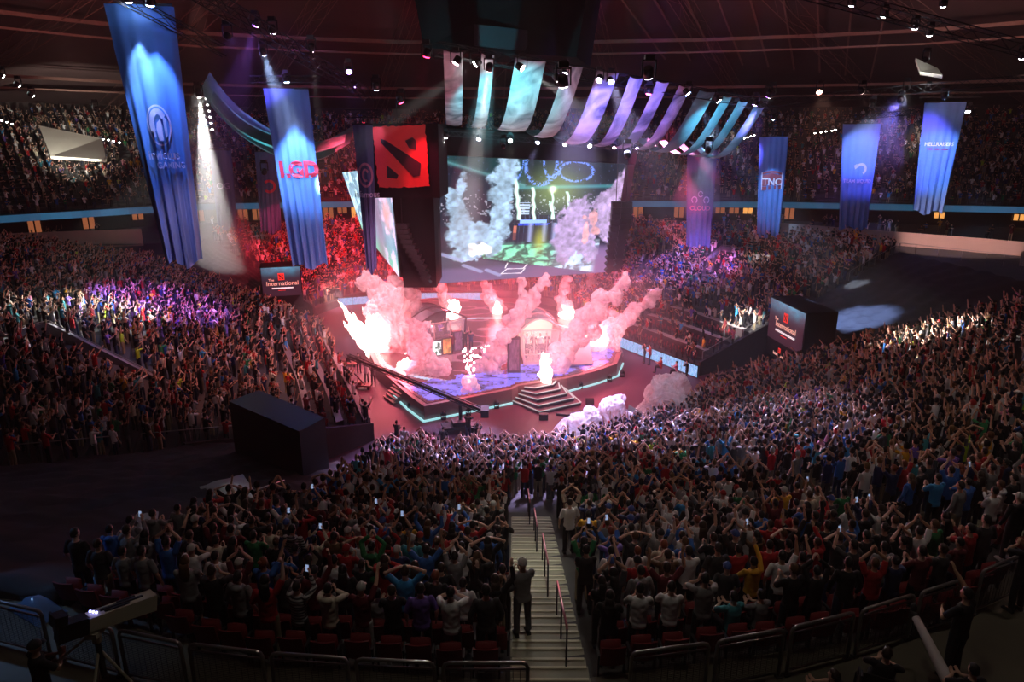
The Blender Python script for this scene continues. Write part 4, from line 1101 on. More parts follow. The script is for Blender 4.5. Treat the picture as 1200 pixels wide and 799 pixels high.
def paint_side(nx, ny):
    x, y = np.meshgrid((np.arange(nx)+.5)/nx, (np.arange(ny)+.5)/ny)
    n = fbm(x*9, y*5, 21); n2 = fbm(x*20, y*9, 22)
    img = np.stack([.06+.3*n, .14+.4*n, .20+.5*n], -1)
    img = mixc(img, L3(200, 230, 235), sstep(.5, .66, n2)*(x < .45))
    img = mixc(img, L3(120, 190, 160), sstep(.0, .25, y-.72)*.8)
    img = mixc(img, L3(150, 90, 120), np.exp(-((x-.62)/.14)**2)*.6)
    img = mixc(img, L3(235, 200, 235), sstep(.42, .6, fbm(x*10, y*8, 25))*sstep(.62, .8, x))
    img = mixc(img, L3(250, 150, 140), np.exp(-(((x-.85)/.08)**2+((y-.45)/.15)**2))*.8)
    return np.clip(img, 0, 1.3)
# main screen
TL, TR, BR, BLc = (Vector(q) for q in ((-5.8, 58.0, 17.2), (11.2, 69.4, 16.1), (10.3, 70.9, 5.1), (-6.7, 59.5, 6.2)))
nrm = (TR-TL).cross(BLc-TL).normalized()
if nrm.y > 0: nrm = -nrm
r = empty('main_screen', (2.2, 64.5, 5.0))
px = grid_led('picture', [c+nrm*.06-r.location for c in (TL, TR, BR, BLc)], 340, 200, paint_main(340, 200), led_screen, r)
mb = MB(); bk = -nrm*.8
mb.hexa([BLc, BR, BR+bk, BLc+bk], [TL, TR, TR+bk, TL+bk]); wbuild(mb, 'cabinet', black_metal, r)
dx_ = (TR-TL).normalized(); up_ = (TL-BLc).normalized()
mb = MB(); a = TL+up_*.05; b = TR+up_*.05
mb.hexa([a-dx_*.5, b+dx_*1.3, b+dx_*1.3+bk*2, a-dx_*.5+bk*2], [p+up_*2.1 for p in (a-dx_*.5, b+dx_*1.3, b+dx_*1.3+bk*2, a-dx_*.5+bk*2)]); wbuild(mb, 'header', box_black, r)
mb = MB(); mb.hexa([BR+dx_*.02, BR+dx_*1.4, BR+dx_*1.4+bk*2, BR+bk*2+dx_*.02], [TR+dx_*.02, TR+dx_*1.2, TR+dx_*1.2+bk*2, TR+bk*2+dx_*.02]); wbuild(mb, 'side_cladding', box_black, r)
tag(r, 'huge hanging video screen showing white smoke over the stage', 'screen')
# left screen
c4 = [Vector(q) for q in ((-14.6, 61.7, 15.4), (-9.3, 54.0, 15.8), (-8.8, 53.6, 8.2), (-13.8, 61.7, 10.9))]
c4[0] = aty(401, 202, 61.7); c4[3] = aty(424, 268, 61.7); c4[2] = aty(468, 325, 54.0); c4[1] = aty(456, 196, 54.0)
r = empty('side_screen', (-11.5, 58, 8))
grid_led('picture', [c-r.location for c in c4], 110, 110, paint_side(110, 110), led_screen, r)
bk2 = Vector((.75, .5, 0)); mb = MB(); mb.hexa([c4[3]+bk2*.1, c4[2]+bk2*.1, c4[2]+bk2, c4[3]+bk2], [c4[0]+bk2*.1, c4[1]+bk2*.1, c4[1]+bk2, c4[0]+bk2]); wbuild(mb, 'cabinet', black_metal, r)
tag(r, 'slanted smaller video screen left of the red emblem', 'screen')
# corner tower with emblem
r = empty('screen_tower', (-8.2, 54, 6.4))
f0 = [aty(430, 140, 52.6), aty(516, 139, 52.6), aty(512, 330, 56.5), aty(481, 338, 55.0)]
mb = MB()
A_ = aty(432, 146, 52.2); B_2 = aty(513, 143, 52.2); z1 = (A_.z+B_2.z)/2; zb = aty(440, 232, 52.2).z
mb.hexa([(A_.x, 52.3, zb), (B_2.x, 52.3, zb), (B_2.x+.2, 57, zb), (A_.x+1.0, 57, zb)], [(A_.x, 52.3, z1), (B_2.x, 52.3, z1), (B_2.x+.2, 57, z1), (A_.x+1.0, 57, z1)]); wbuild(mb, 'emblem_box', box_black, r)
lo = aty(485, 334, 54.5).z; xl = aty(474, 300, 54.5).x; xr = aty(512, 300, 54.5).x
mb = MB(); mb.hexa([(xl, 53.6, lo), (xr, 53.6, lo), (xr, 58, lo), (xl, 58, lo)], [(xl-.6, 53.4, zb), (xr, 53.4, zb), (xr, 58, zb), (xl-.6, 58, zb)]); wbuild(mb, 'cladding', box_black, r)
# emblem panel: jagged-edged red square with the dark diagonal mark
red_led = mat('emblem_red', (.35, .01, .01), .5, emit=(.70, .03, .03), es=.2, noise_amt=.2); red_dk = mat('emblem_dark', (.02, .005, .005), .6)
e0 = [aty(435, 149, 52.15), aty(499, 146, 52.15), aty(504, 218, 52.15), aty(443, 220, 52.15)]
def emap(a, b, off=0): p = (e0[0].lerp(e0[1], a)).lerp(e0[3].lerp(e0[2], a), b); return Vector((p.x, p.y-off, p.z))
ep = []
random.seed(3)
for i in range(22): ep.append((i/22, random.uniform(-.012, .014)))
for i in range(22): ep.append((1+random.uniform(-.03, .0), i/22))
for i in range(22): ep.append((1-i/22, 1+random.uniform(-.015, .015)))
for i in range(22): ep.append((random.uniform(-.0, .03), 1-i/22))
def epoly(name, pts, m, off, par):
    mb = MB(); n = len(pts); V = [emap(a, b, off) for a, b in pts]+[emap(a, b, off-.05) for a, b in pts]
    mb.add(V, [tuple(range(n))]+[(i, (i+1) % n, n+(i+1) % n, n+i) for i in range(n)]); return wbuild(mb, name, m, par)
epoly('emblem', ep, red_led, .06, r)
em = [c for c in r.children if c.name.startswith('emblem') and 'box' not in c.name][0]
def esub(pts):
    mb = MB(); n = len(pts); V = [emap(a, b, .12)-r.location for a, b in pts]+[emap(a, b, .07)-r.location for a, b in pts]
    mb.add(V, [tuple(range(n))]+[(i, (i+1) % n, n+(i+1) % n, n+i) for i in range(n)]); mb.build('mark', red_dk, em)
esub([(.15, .19), (.24, .22), (.86, .62), (.82, .82), (.70, .84), (.16, .27)])
esub([(.60, .24), (.74, .19), (.80, .25), (.79, .40), (.66, .36)])
esub([(.22, .63), (.27, .67), (.42, .80), (.38, .86), (.20, .84)])
tag(r, 'black hanging tower with the glowing red square emblem', 'tower')
random.seed(5)
# line array speakers
def line_array(u0, v0, u1, v1, y, n, bend, label, w=1.0):
    a = aty(u0, v0, y); b = aty(u1, v1, y); r = empty('line_array_speaker', (a.x, y, b.z))
    for k in range(n):
        f = (k+.5)/n; p = a.lerp(b, f); off = bend*(math.sin(f*PI*.5))**2.2; p = p+Vector((off, -.15*f, 0)); ang = .9*f*f*(1 if bend > 0 else -1)
        mb = MB(); L = abs(a.z-b.z)/n*.93; M = Matrix.Rotation(ang, 3, 'Y'); mb.box(p, (w, .9, L), M=M); mb.box(p+Vector((0, -.46, 0)), (w*.8, .04, L*.7), M=M); wbuild(mb, 'speaker_cabinet', black_metal, r)
    mb = MB(); mb.bar(a+Vector((0, 0, 0)), a+Vector((0, 0, 9)), .06); wbuild(mb, 'hanging_cable', black_metal, r)
    tag(r, label, 'speaker'); return r
line_array(471, 262, 482, 330, 52.6, 12, 1.2, 'curved black line array hanging below the red emblem', .9)
line_array(734, 236, 732, 312, 64, 12, -.6, 'curved black line array hanging right of the main screen', 1.0)
line_array(722, 236, 720, 318, 63, 12, -.5, 'inner black line array close to the main screen edge', .8)
# sign boxes at the three corners
def hbox(A, B, C, D, z0, z1, name, label):
    r = empty(name, (A[0], A[1], z0)); mb = MB(); mb.hexa([(p[0], p[1], z0) for p in (A, B, C, D)], [(p[0], p[1], z1) for p in (A, B, C, D)]); wbuild(mb, 'housing', mat('housing_black_lit', (.022, .022, .026), .45), r); tag(r, label, 'sign box'); return r  # light on the near housing is put into its paler black
hbox((-9.1, 26.9), (-8.4, 28.4), (-12.6, 31.9), (-13.5, 30.4), 1.0, 6.5, 'screen_housing', 'large plain black housing at the near left tunnel, seen from behind')
signred = mat('sign_red', (.3, .01, .01), .5, emit=(.75, .03, .02), es=1.0); signtxt = mat('sign_text', (.4, .25, .2), .5, emit=(.85, .42, .33), es=.9); signwhite = mat('sign_white', (.6, .6, .6), .5, emit=(.85, .85, .85), es=.8)
def sign_paint(nx, ny):
    x, y = np.meshgrid((np.arange(nx)+.5)/nx, (np.arange(ny)+.5)/ny)
    g = np.exp(-(y/.22)**2)*(.35+.65*np.exp(-((x-.45)/.5)**2)); n = fbm(x*5, y*5, 5)
    img = np.stack([.012+.06*g+.015*y, .008+.25*g*n*1.4, .016+.38*g*n*1.4], -1); return img
def sign_box(FL, FR, BR_, BL_, z0, z1, label):
    r = empty('sign_box', (FL[0], FL[1], z0))
    mb = MB(); mb.hexa([(p[0], p[1], z0) for p in (FL, FR, BR_, BL_)], [(p[0], p[1], z1) for p in (FL, FR, BR_, BL_)]); wbuild(mb, 'housing', box_black, r)
    a = Vector((*FL, 0)); b = Vector((*FR, 0)); d = (b-a).normalized(); out = Vector((d.y, -d.x, 0)); W = (b-a).length; H_ = z1-z0
    def P(x, y, off): q = a+d*(x*W)+out*off; return Vector((q.x, q.y, z0+y*H_))-r.location
    lower = .28
    sc = grid_led('display', [P(.02, .98, .05), P(.98, .98, .05), P(.98, lower+.02, .05), P(.02, lower+.02, .05)], 60, 45, sign_paint(60, 45), led_screen, r)
    def put(txt, cx, cy, size, m, name='lettering'):
        V, F = text_mesh(txt, size, .01, .004); mb = MB(); mb.add([P(cx+v[0]/W, cy+v[1]/H_, .09+v[2]) for v in V], F); mb.build(name, m, sc)
    def emb(cx, cy, s):
        mb = MB(); pts = [(-.5, -.5), (.5, -.5), (.5, .5), (-.5, .5)]; n = 4
        V = [P(cx+x*s/W, cy+y*s*1.15/H_, .10) for x, y in pts]+[P(cx+x*s/W, cy+y*s*1.15/H_, .06) for x, y in pts]; mb.add(V, [(0, 1, 2, 3)]+[(i, (i+1) % 4, 4+(i+1) % 4, 4+i) for i in range(4)]); mb.build('emblem', signred, sc)
        mb = MB(); V = [P(cx+x*s/W, cy+y*s*1.15/H_, .115) for x, y in ((-.36, .34), (-.28, .34), (.36, -.22), (.34, -.36), (.2, -.36), (-.36, .2))]; mb.add(V, [tuple(range(6))])
        V = [P(cx+x*s/W, cy+y*s*1.15/H_, .115) for x, y in ((.1, .28), (.3, .34), (.32, .05))]; mb.add(V, [(0, 1, 2)])
        V = [P(cx+x*s/W, cy+y*s*1.15/H_, .115) for x, y in ((-.3, -.12), (-.05, -.34), (-.32, -.34))]; mb.add(V, [(0, 1, 2)]); mb.build('emblem_mark', red_dk, sc)
    emb(.5, .76, .62)
    put('The', .25, .685, .34, signtxt); put('International', .52, .60, .62, signtxt)
    mb = MB(); V = [P(x, y, o_) for x, y, o_ in ((.25, .475, .1), (.78, .475, .1), (.78, .505, .1), (.25, .505, .1), (.25, .475, .06), (.78, .475, .06), (.78, .505, .06), (.25, .505, .06))]
    mb.add(V, [(0, 1, 2, 3), (4, 7, 6, 5), (0, 4, 5, 1), (1, 5, 6, 2), (2, 6, 7, 3), (3, 7, 4, 0)]); mb.build('underline', signwhite, sc)
    mb = MB(); V = [P(x, y, .1) for x, y in ((.40, .43), (.58, .43), (.58, .445), (.40, .445))]; mb.add(V, [(0, 1, 2, 3)]); mb.build('underline', signred, sc)
    emb(.42, .17, .34); put('International', .42, .09, .36, signtxt)
    tag(r, label, 'sign box'); return r
sign_box((21.0, 54.0), (21.6, 48.4), (24.0, 48.7), (23.4, 54.3), 1.6, 6.3, 'black corner box with lit tournament sign facing the stage at right')
sign_box((-25.6, 68.5), (-21.8, 69.6), (-22.6, 72.2), (-26.4, 71.1), 1.6, 6.0, 'black corner box with lit tournament sign at far left of the stage')

# ------------------------------------------------------------------ banners
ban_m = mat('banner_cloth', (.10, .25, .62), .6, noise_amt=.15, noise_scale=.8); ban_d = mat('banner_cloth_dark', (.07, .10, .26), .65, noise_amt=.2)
prt = {k: mat('print_'+k, c, .6) for k, c in dict(lilac=(.62, .58, .85), red=(.70, .03, .08), white=(.75, .75, .85), pink=(.60, .25, .40), darkred=(.28, .05, .07)).items()}
truss_m = mat('truss_black', (.02, .02, .022), .5, metal=.5)
def truss_bar(a, b, s=.45, n=None, mb=None):
    a = Vector(a); b = Vector(b); mb = mb or MB(); d = (b-a); L = d.length; d = d.normalized()
    side = Vector((-d.y, d.x, 0)); side = side.normalized() if side.length > .1 else Vector((1, 0, 0)); up = Vector((0, 0, 1)); n = n or max(2, int(L/(s*1.5)))
    cs = [side*(s/2)*i+up*(s/2)*j for i, j in ((-1, -1), (1, -1), (1, 1), (-1, 1))]
    for c in cs: mb.bar(a+c, b+c, .055)
    for k in range(n):
        p = a+d*(L*k/n); q = a+d*(L*(k+1)/n)
        for m in range(4):
            c1, c2 = cs[m], cs[(m+1) % 4]
            if k % 2: c1, c2 = c2, c1
            mb.bar(p+c1, q+c2, .03)
    return mb
def banner(top, bot, wt, wb, Y, m, label, name_group, art, folds=5, amp=.16, dark=False, tr=True):
    T = aty(*top, Y); B = aty(*bot, Y); cx0, cx1 = T.x, B.x; z1, z0 = T.z, B.z
    Wt = wt/FPX*(T-Vector((0, 0, CAMZ))).length*.97; Wb = wb/FPX*(B-Vector((0, 0, CAMZ))).length*.97
    face = math.atan2(cx0, Y); ca, sa = math.cos(-face*.6), math.sin(-face*.6)
    r = empty('banner', (cx1, Y, z0)); ph = random.uniform(0, 6)
    def Sf(a, b, off=0.):      # a -.5...5, b 0 top..1 bottom
        w = Wt*(1-b)+Wb*b; f = amp*(.10+.95*b**2.2)*math.sin(2*PI*folds*a+ph+.8*b)+amp*.4*b**2.2*math.sin(2*PI*folds*2.3*a+ph)
        x = a*w; y = -f-off-.25*math.cos(a*PI)
        zz = z1+(z0-z1)*b+(.25*math.sin(9*a+ph) if b > .98 else 0)
        return Vector((cx0+(cx1-cx0)*b+x*ca-y*sa*1., Y+x*sa+y*ca, zz))-r.location
    nx, ny = 48, 40; V = []; F = []
    for j in range(ny+1):
        for i in range(nx+1): V.append(Sf(i/nx-.5, j/ny))
    for j in range(ny):
        for i in range(nx): q = j*(nx+1)+i; F.append((q, q+nx+1, q+nx+2, q+1))
    mb = MB(); mb.add(V, F); k = len(V)
    V2 = [tuple(Sf(i/nx-.5, j/ny, -.03)) for j in range(ny+1) for i in range(nx+1)]; mb.add(V2, [tuple(reversed(f)) for f in F])
    cl_ = mb.build('cloth', m, r, True)
    H_ = z1-z0
    lay = [0]
    def place(V, F, m, nm, b0, sc, a0=0.):
        lay[0] += 1
        mb = MB(); mb.add([Sf(a0+v[0]*sc/Wt, b0-v[1]*sc/H_, .05+.025*lay[0]) for v in V], F); mb.build(nm, m, cl_)
    def txt(s, b0, size, col, a0=0., bold=.01, nm='lettering'):
        V, F = text_mesh(s, 1., 0, bold); place(V, F, prt[col], nm, b0, size, a0)
    def ringp(b0, rx, ry, w, col, a0=0., a1=0, a2=2*PI, nm='emblem'):
        n = 40; V = []; F = []
        for k in range(n+1):
            a = a1+(a2-a1)*k/n; V += [(rx*math.cos(a), ry*math.sin(a)), ((rx-w)*math.cos(a), (ry-w)*math.sin(a))]
        F = [(2*k, 2*k+2, 2*k+3, 2*k+1) for k in range(n)]; place(V, F, prt[col], nm, b0, 1, a0)
    def poly(pts, b0, col, a0=0., nm='emblem'): place(pts, [tuple(range(len(pts)))], prt[col], nm, b0, 1, a0)
    art(dict(txt=txt, ring=ringp, poly=poly, W=Wt, H=H_))
    mb = MB(); mb.box((cx0-r.location.x, 0, z1-z0+.02), (Wt+.1, .12, .12)); mb.build('top_pole', truss_m, r)
    tag(r, label, 'banner', name_group)
    if tr:
        mb = truss_bar((cx0-Wt*.75, Y-.4, z1+.7), (cx0+Wt*.85, Y-.4, z1+.7), .5); o = mb.build('truss', truss_m); tag(o, 'black truss carrying the '+label.replace('hanging ', '').split(' with ')[0]+' banner'.replace(' banner banner', ' banner') if 0 else 'short black truss above the '+label, 'truss')
        words = o['label'].split()
        if len(words) > 16: o['label'] = ' '.join(words[:16])
    return r
def art_ig(k):
    k['ring'](.44, .78, 1.15, .10, 'lilac'); k['ring'](.44, .60, .95, .60*.55, 'lilac', 0, .6, 3.6); k['poly']([(-.10, .15), (.12, .35), (.22, .0), (.15, -.85), (-.12, -.85), (-.18, -.2)], .44, 'lilac'); k['poly']([(.32, .55), (.52, .35), (.50, -.55), (.33, -.75)], .44, 'lilac'); k['poly']([(-.52, .3), (-.36, .4), (-.25, -.6), (-.36, -.7)], .44, 'lilac')
    k['txt']('invictus', .555, .72, 'lilac', .0, .02); k['txt']('GAMING', .595, .5, 'lilac', .12, .02)
def art_lgd(k): k['txt']('LGD', .44, 1.75, 'red', .05, .05)
def art_inf(k): k['ring'](.33, .62, .85, .16, 'pink'); k['ring'](.33, .30, .45, .14, 'pink', 0, .5, 5.2); k['txt']('infamous', .46, .62, 'lilac')
def art_c9(k):
    k['ring'](.44, .30, .34, .10, 'lilac', 0, .2, 5.9); k['ring'](.50, .36, .40, .12, 'lilac', -.22, -.9, 4.2); k['ring'](.50, .36, .40, .12, 'lilac', .22, -1, 4.2); k['txt']('CLOUD', .585, .72, 'pink', 0, .02)
def art_tnc(k):
    W = 1.1
    k['poly']([(-W, .75), (-.6, .95), (0, 1.02), (.6, .95), (W, .75), (W, .55), (.6, .73), (0, .8), (-.6, .73), (-W, .55)], .42, 'darkred'); k['poly']([(-W, -.75), (W, -.55), (W, -.95), (-W, -1.15)], .42, 'darkred')
    k['poly']([(-W, .5), (0, .74), (W, .5), (W, -.5), (-W, -.7)], .42, 'darkred'); k['txt']('TNC', .44, 1.05, 'white', 0, .03)
    k['poly']([(-W-.08, .8), (-W, .8), (-W, -1.15), (-W-.08, -1.15)], .42, 'white'); k['poly']([(W, .8), (W+.08, .8), (W+.08, -.95), (W, -.95)], .42, 'white')
def art_liq(k):
    k['ring'](.42, .62, .62, .26, 'lilac', .08, -1.1, 2.6); k['poly']([(-.5, .35), (-.2, .55), (-.1, .2), (-.35, -.05)], .42, 'lilac'); k['txt']('TEAM LIQUID', .535, .52, 'lilac', 0, .02)
def art_hell(k): k['txt']('HELLRAISERS', .37, .50, 'white', 0, .03); k['poly']([(-1.3, .05), (1.3, .05), (.9, -.12), (-.9, -.12)], .41, 'darkred')
def art_sec(k): k['ring'](.42, .75, .75, .28, 'red', .05, -2.4, 2.4)
def art_blank(k): k['txt']('OG', .45, 1.0, 'lilac')
G_ = 'team banners hanging round the arena'
banner((163, 6), (216, 309), 62, 37, 42, ban_m, 'tall blue banner with round white emblem, nearest at left', G_, art_ig, 4, .28, tr=False)
banner((335, 104), (364, 312), 47, 39, 60, ban_m, 'blue banner with red LGD letters left of the stage', G_, art_lgd, 5, .22)
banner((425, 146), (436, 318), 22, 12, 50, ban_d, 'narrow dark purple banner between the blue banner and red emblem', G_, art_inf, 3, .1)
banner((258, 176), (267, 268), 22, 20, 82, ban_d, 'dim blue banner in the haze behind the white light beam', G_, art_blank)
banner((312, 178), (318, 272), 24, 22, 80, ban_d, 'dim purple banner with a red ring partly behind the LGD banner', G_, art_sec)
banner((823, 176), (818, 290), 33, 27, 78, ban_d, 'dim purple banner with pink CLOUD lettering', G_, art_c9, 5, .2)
banner((907, 160), (900, 278), 30, 24, 78, ban_m, 'teal-blue banner with a dark red crest', G_, art_tnc, 5, .2)
banner((1010, 145), (999, 268), 36, 27, 76, ban_m, 'violet-blue banner with a curled horse-head emblem', G_, art_liq, 5, .2)
banner((1108, 120), (1087, 249), 36, 27, 72, ban_m, 'bright blue banner with white lettering at the right', G_, art_hell, 5, .22)

# ------------------------------------------------------------------ canopy strips
tex = {}
def canopy_mat(name, c0, c1, es=0):
    m = bpy.data.materials.new(name); m.use_nodes = True; nt = m.node_tree; b = nt.nodes['Principled BSDF']; b.inputs['Roughness'].default_value = .7
    tc = nt.nodes.new('ShaderNodeTexCoord'); nz = nt.nodes.new('ShaderNodeTexNoise'); nz.inputs['Scale'].default_value = .42; nz.inputs['Detail'].default_value = 5; nz.inputs['Distortion'].default_value = 1.2
    nt.links.new(tc.outputs['Object'], nz.inputs['Vector']); cr = nt.nodes.new('ShaderNodeValToRGB'); cr.color_ramp.elements[0].color = (*c0, 1); cr.color_ramp.elements[1].color = (*c1, 1); cr.color_ramp.elements[0].position = .35; cr.color_ramp.elements[1].position = .66
    nt.links.new(nz.outputs['Fac'], cr.inputs[0]); nt.links.new(cr.outputs[0], b.inputs['Base Color']); return m
can_w = canopy_mat('canopy_cloth', (.10, .14, .16), (.60, .66, .68)); can_t = canopy_mat('canopy_cloth_teal_lit', (.10, .30, .32), (.25, .50, .52))  # the teal copy has the canopy's teal light in its colour
T0 = (520, 56); strips = [((531, 60), 22, (532, 146), 18), ((572, 64), 15, (558, 148), 16), ((622, 70), 37, (592, 149), 32), ((673, 77), 23, (622, 151), 20), ((713, 84), 28, (652, 153), 24), ((746, 91), 18, (686, 155), 16), ((777, 96), 17, (706, 157), 14), ((803, 101), 17, (728, 159), 14), ((829, 107), 23, (752, 161), 18), ((853, 113), 13, (775, 164), 12), ((871, 119), 13, (794, 165), 12), ((890, 125), 15, (812, 165), 12)]
names = ['leftmost wide', 'second from left, narrow', 'third from left, broadest', 'fourth from left', 'fifth from left, broad violet', 'sixth from left, violet', 'seventh from left, narrow violet', 'eighth from left, violet', 'ninth from left, broad blue', 'tenth from left, teal', 'eleventh from left, thin teal', 'rightmost teal']
for i, ((tu, tv), tw, (bu, bv), bw_) in enumerate(strips):
    def line_y(u, base): r_ = ray(u, 100); q = r_.x/r_.y; return (base+.675*0)/(1-.675*q) if False else (base/(1-.60*q))
    ya = line_y(tu, 47.5); yb = line_y(bu, 60.5)
    a = aty(tu, tv, ya); b = aty(bu, bv, yb); d = Vector((.84, .55, -.04)).normalized()
    def wid(p, w): return w/FPX*(p-Vector((0, 0, CAMZ))).length/.93
    wa, wb_ = wid(a, tw), wid(b, bw_); n = 26; V = []; F = []
    for k in range(n+1):
        f = k/n; p = a.lerp(b, f); sag = -2.7*math.sin(PI*f)*(.35+.65*min(1, i/4)); w = wa*(1-f)+wb_*f
        for j in range(5):
            e = j/4-.5; V.append(tuple(p+d*(e*w)+Vector((0, 0, sag-.10*math.cos(e*PI)))))
    for k in range(n):
        for j in range(4): q = k*5+j; F.append((q, q+1, q+6, q+5))
    mb = MB(); V2 = [(x, y, z+.02) for x, y, z in V]; mb.add(V, F); mb.add(V2, [tuple(reversed(f)) for f in F]); o = mb.build('canopy_strip', can_w if i < 8 else can_t, None, True)
    tag(o, names[i]+' cloth strip of the canopy above the screen', 'canopy', 'canopy strips above the main screen')
# truss above the canopy
ta = aty(512, 57, 46.8); tb = aty(900, 124, 61); mb = truss_bar(ta, tb, .8); o = mb.build('truss', truss_m); tag(o, 'long black truss along the top of the striped canopy', 'truss')
TRUSS_A, TRUSS_B = ta, tb
# teal swags at left
def swag(pts, Y, w, label, n=30, m=None):
    P = [aty(u, v, y) for (u, v), y in zip(pts, Y)]; V = []; F = []
    def bez(f):
        k = f*(len(P)-1); i = min(int(k), len(P)-2); t = k-i; p0 = P[max(0, i-1)]; p1 = P[i]; p2 = P[i+1]; p3 = P[min(len(P)-1, i+2)]
        return .5*((2*p1)+(p2-p0)*t+(2*p0-5*p1+4*p2-p3)*t*t+(3*p1-p0-3*p2+p3)*t**3)
    M_ = 14
    for k in range(n+1):
        p = bez(k/n)
        for j in range(M_+1):
            e = j/M_-.5; V.append((p.x, p.y+e*w*.8, p.z+e*w*.55+.10*math.cos(j*PI)*(.4+math.sin(PI*k/n))))
    for k in range(n):
        for j in range(M_): q = k*(M_+1)+j; F.append((q, q+1, q+M_+2, q+M_+1))
    mb = MB(); mb.add(V, F); V2 = [(x, y, z-.02) for x, y, z in V]; mb.add(V2, [tuple(reversed(f)) for f in F]); o = mb.build('cloth_swag', m or can_t, None, True); tag(o, label, 'canopy'); return o
swag([(240, 95), (262, 125), (290, 150), (330, 172), (372, 178), (412, 158)], [66, 66, 67, 68, 70, 72], 3.2, 'long teal cloth swag hanging behind the LGD banner')
swag([(248, 112), (280, 145), (320, 166), (362, 174), (404, 163)], [63, 64, 65, 66, 68], 1.6, 'lower thin teal swag in front of the long one')
# ------------------------------------------------------------------ stage
SZ = 1.1
stage_top = mat('stage_deck', (.10, .05, .06), .22, noise_amt=.3, noise_scale=.6); stage_side = mat('stage_side', (.22, .15, .15), .5, noise_amt=.15)
led_line = mat('led_line', (.2, .3, .3), .4, emit=(.45, .95, 1.), es=.8); led_line_r = mat('led_line_white', (.3, .3, .3), .4, emit=(.9, .95, 1.), es=1.6)
spx = [(497, 476), (600, 456), (607, 452), (665, 443), (700, 434), (723, 426), (729, 412), (705, 388), (660, 366), (600, 354), (520, 348), (470, 352), (440, 372), (428, 402), (440, 428), (462, 448), (479, 463)]
SP = [atz(u, v, SZ) for u, v in spx]
def inpoly(x, y, P):
    c = False; n = len(P)
    for i in range(n):
        a, b = P[i], P[(i+1) % n]
        if (a.y > y) != (b.y > y) and x < (b.x-a.x)*(y-a.y)/(b.y-a.y)+a.x: c = not c
    return c
root = empty('stage', (-1, 56, 0))
mb = MB(); mb.prism([(p.x, p.y) for p in SP], 0, SZ); st = wbuild(mb, 'platform', stage_side, root)
mb = MB(); cen = Vector((sum(p.x for p in SP)/len(SP), sum(p.y for p in SP)/len(SP), 0))
inner = [p.lerp(Vector((cen.x, cen.y, SZ)), .035) for p in SP]; mb.prism([(p.x, p.y) for p in inner], SZ, SZ+.03); wbuild(mb, 'deck', stage_top, root)
# LED floor patterns in the deck (front band and patches)
led_floor = attr_mat('led_floor', .25, 1.6, base=False)
xs = [p.x for p in SP]; ys = [p.y for p in SP]; gs = .16
V = []; F = []; C = []; gx = np.arange(min(xs), max(xs), gs); gy = np.arange(min(ys), max(ys), gs)
A0, A1, A2 = SP[0], SP[3], SP[5]
def segd(x, y, a, b):
    t = max(0, min(1, ((x-a.x)*(b.x-a.x)+(y-a.y)*(b.y-a.y))/((b.x-a.x)**2+(b.y-a.y)**2))); return math.hypot(x-a.x-(b.x-a.x)*t, y-a.y-(b.y-a.y)*t)
inner2 = [p.lerp(Vector((cen.x, cen.y, SZ)), .06) for p in SP]
for x in gx:
    for y in gy:
        if not inpoly(x+gs/2, y+gs/2, inner2): continue
        d = min(segd(x, y, SP[0], SP[1]), segd(x, y, SP[1], SP[3]), segd(x, y, SP[3], SP[5]))
        n = mnoise.fractal(Vector((x*.9, y*.9, 3)), 1, 2, 4); vein = abs(mnoise.noise(Vector((x*.8+n, y*.8, 7))))
        band = 1 if .6 < d < 4.2+.8*n else 0
        if band:
            k = .25+min(1, vein*4); c = (.10*k+.04, .09*k+.03, .55*k+.05) if vein > .03 else (.02, .01, .06)
        else:
            e = abs(mnoise.noise(Vector((x*.35, y*.35, 11))))
            if d <= .6: continue
            c = (.10, .016, .022) if e > .05 else (.30, .10, .14)
            rr = math.hypot(x-cen.x, y-cen.y)
            if abs(rr-9.6) < .22: c = (.35, .45, .6)
        b = len(V); V += [(x, y, 0), (x+gs, y, 0), (x+gs, y+gs, 0), (x, y+gs, 0)]; F.append((b, b+1, b+2, b+3)); C.append(c)
V = np.array(V); V[:, 2] = SZ+.04; V -= np.array(root.location); link('led_floor', np_mesh('led_floor', V, np.array(F), np.array(C), led_floor), root)
def strip(pts, z, m, w=.10, name='light_strip', par=None):
    mb = MB()
    for a, b in zip(pts[:-1], pts[1:]): mb.bar((a.x, a.y, z), (b.x, b.y, z), w)
    return wbuild(mb, name, m, par)
off = [p.lerp(Vector((cen.x, cen.y, SZ)), -.012) for p in SP]
strip([off[15], off[16], off[0], off[1]], .07, led_line, .12, par=root); strip([off[3], off[4], off[5], off[6]], .07, led_line, .12, par=root)
for i, (u, v) in enumerate(((560, 470), (583, 465), (520, 478), (690, 441))):
    p = atz(u, v, .5); mb = MB(); mb.box((p.x, p.y-.02, .55), (.9, .10, .6), .64); wbuild(mb, 'front_hatch', box_black0 if 0 else mat('hatch', (.06, .03, .03), .5), root)
tag(root, 'low polygonal stage with blue-veined LED floor in the arena centre', 'stage')
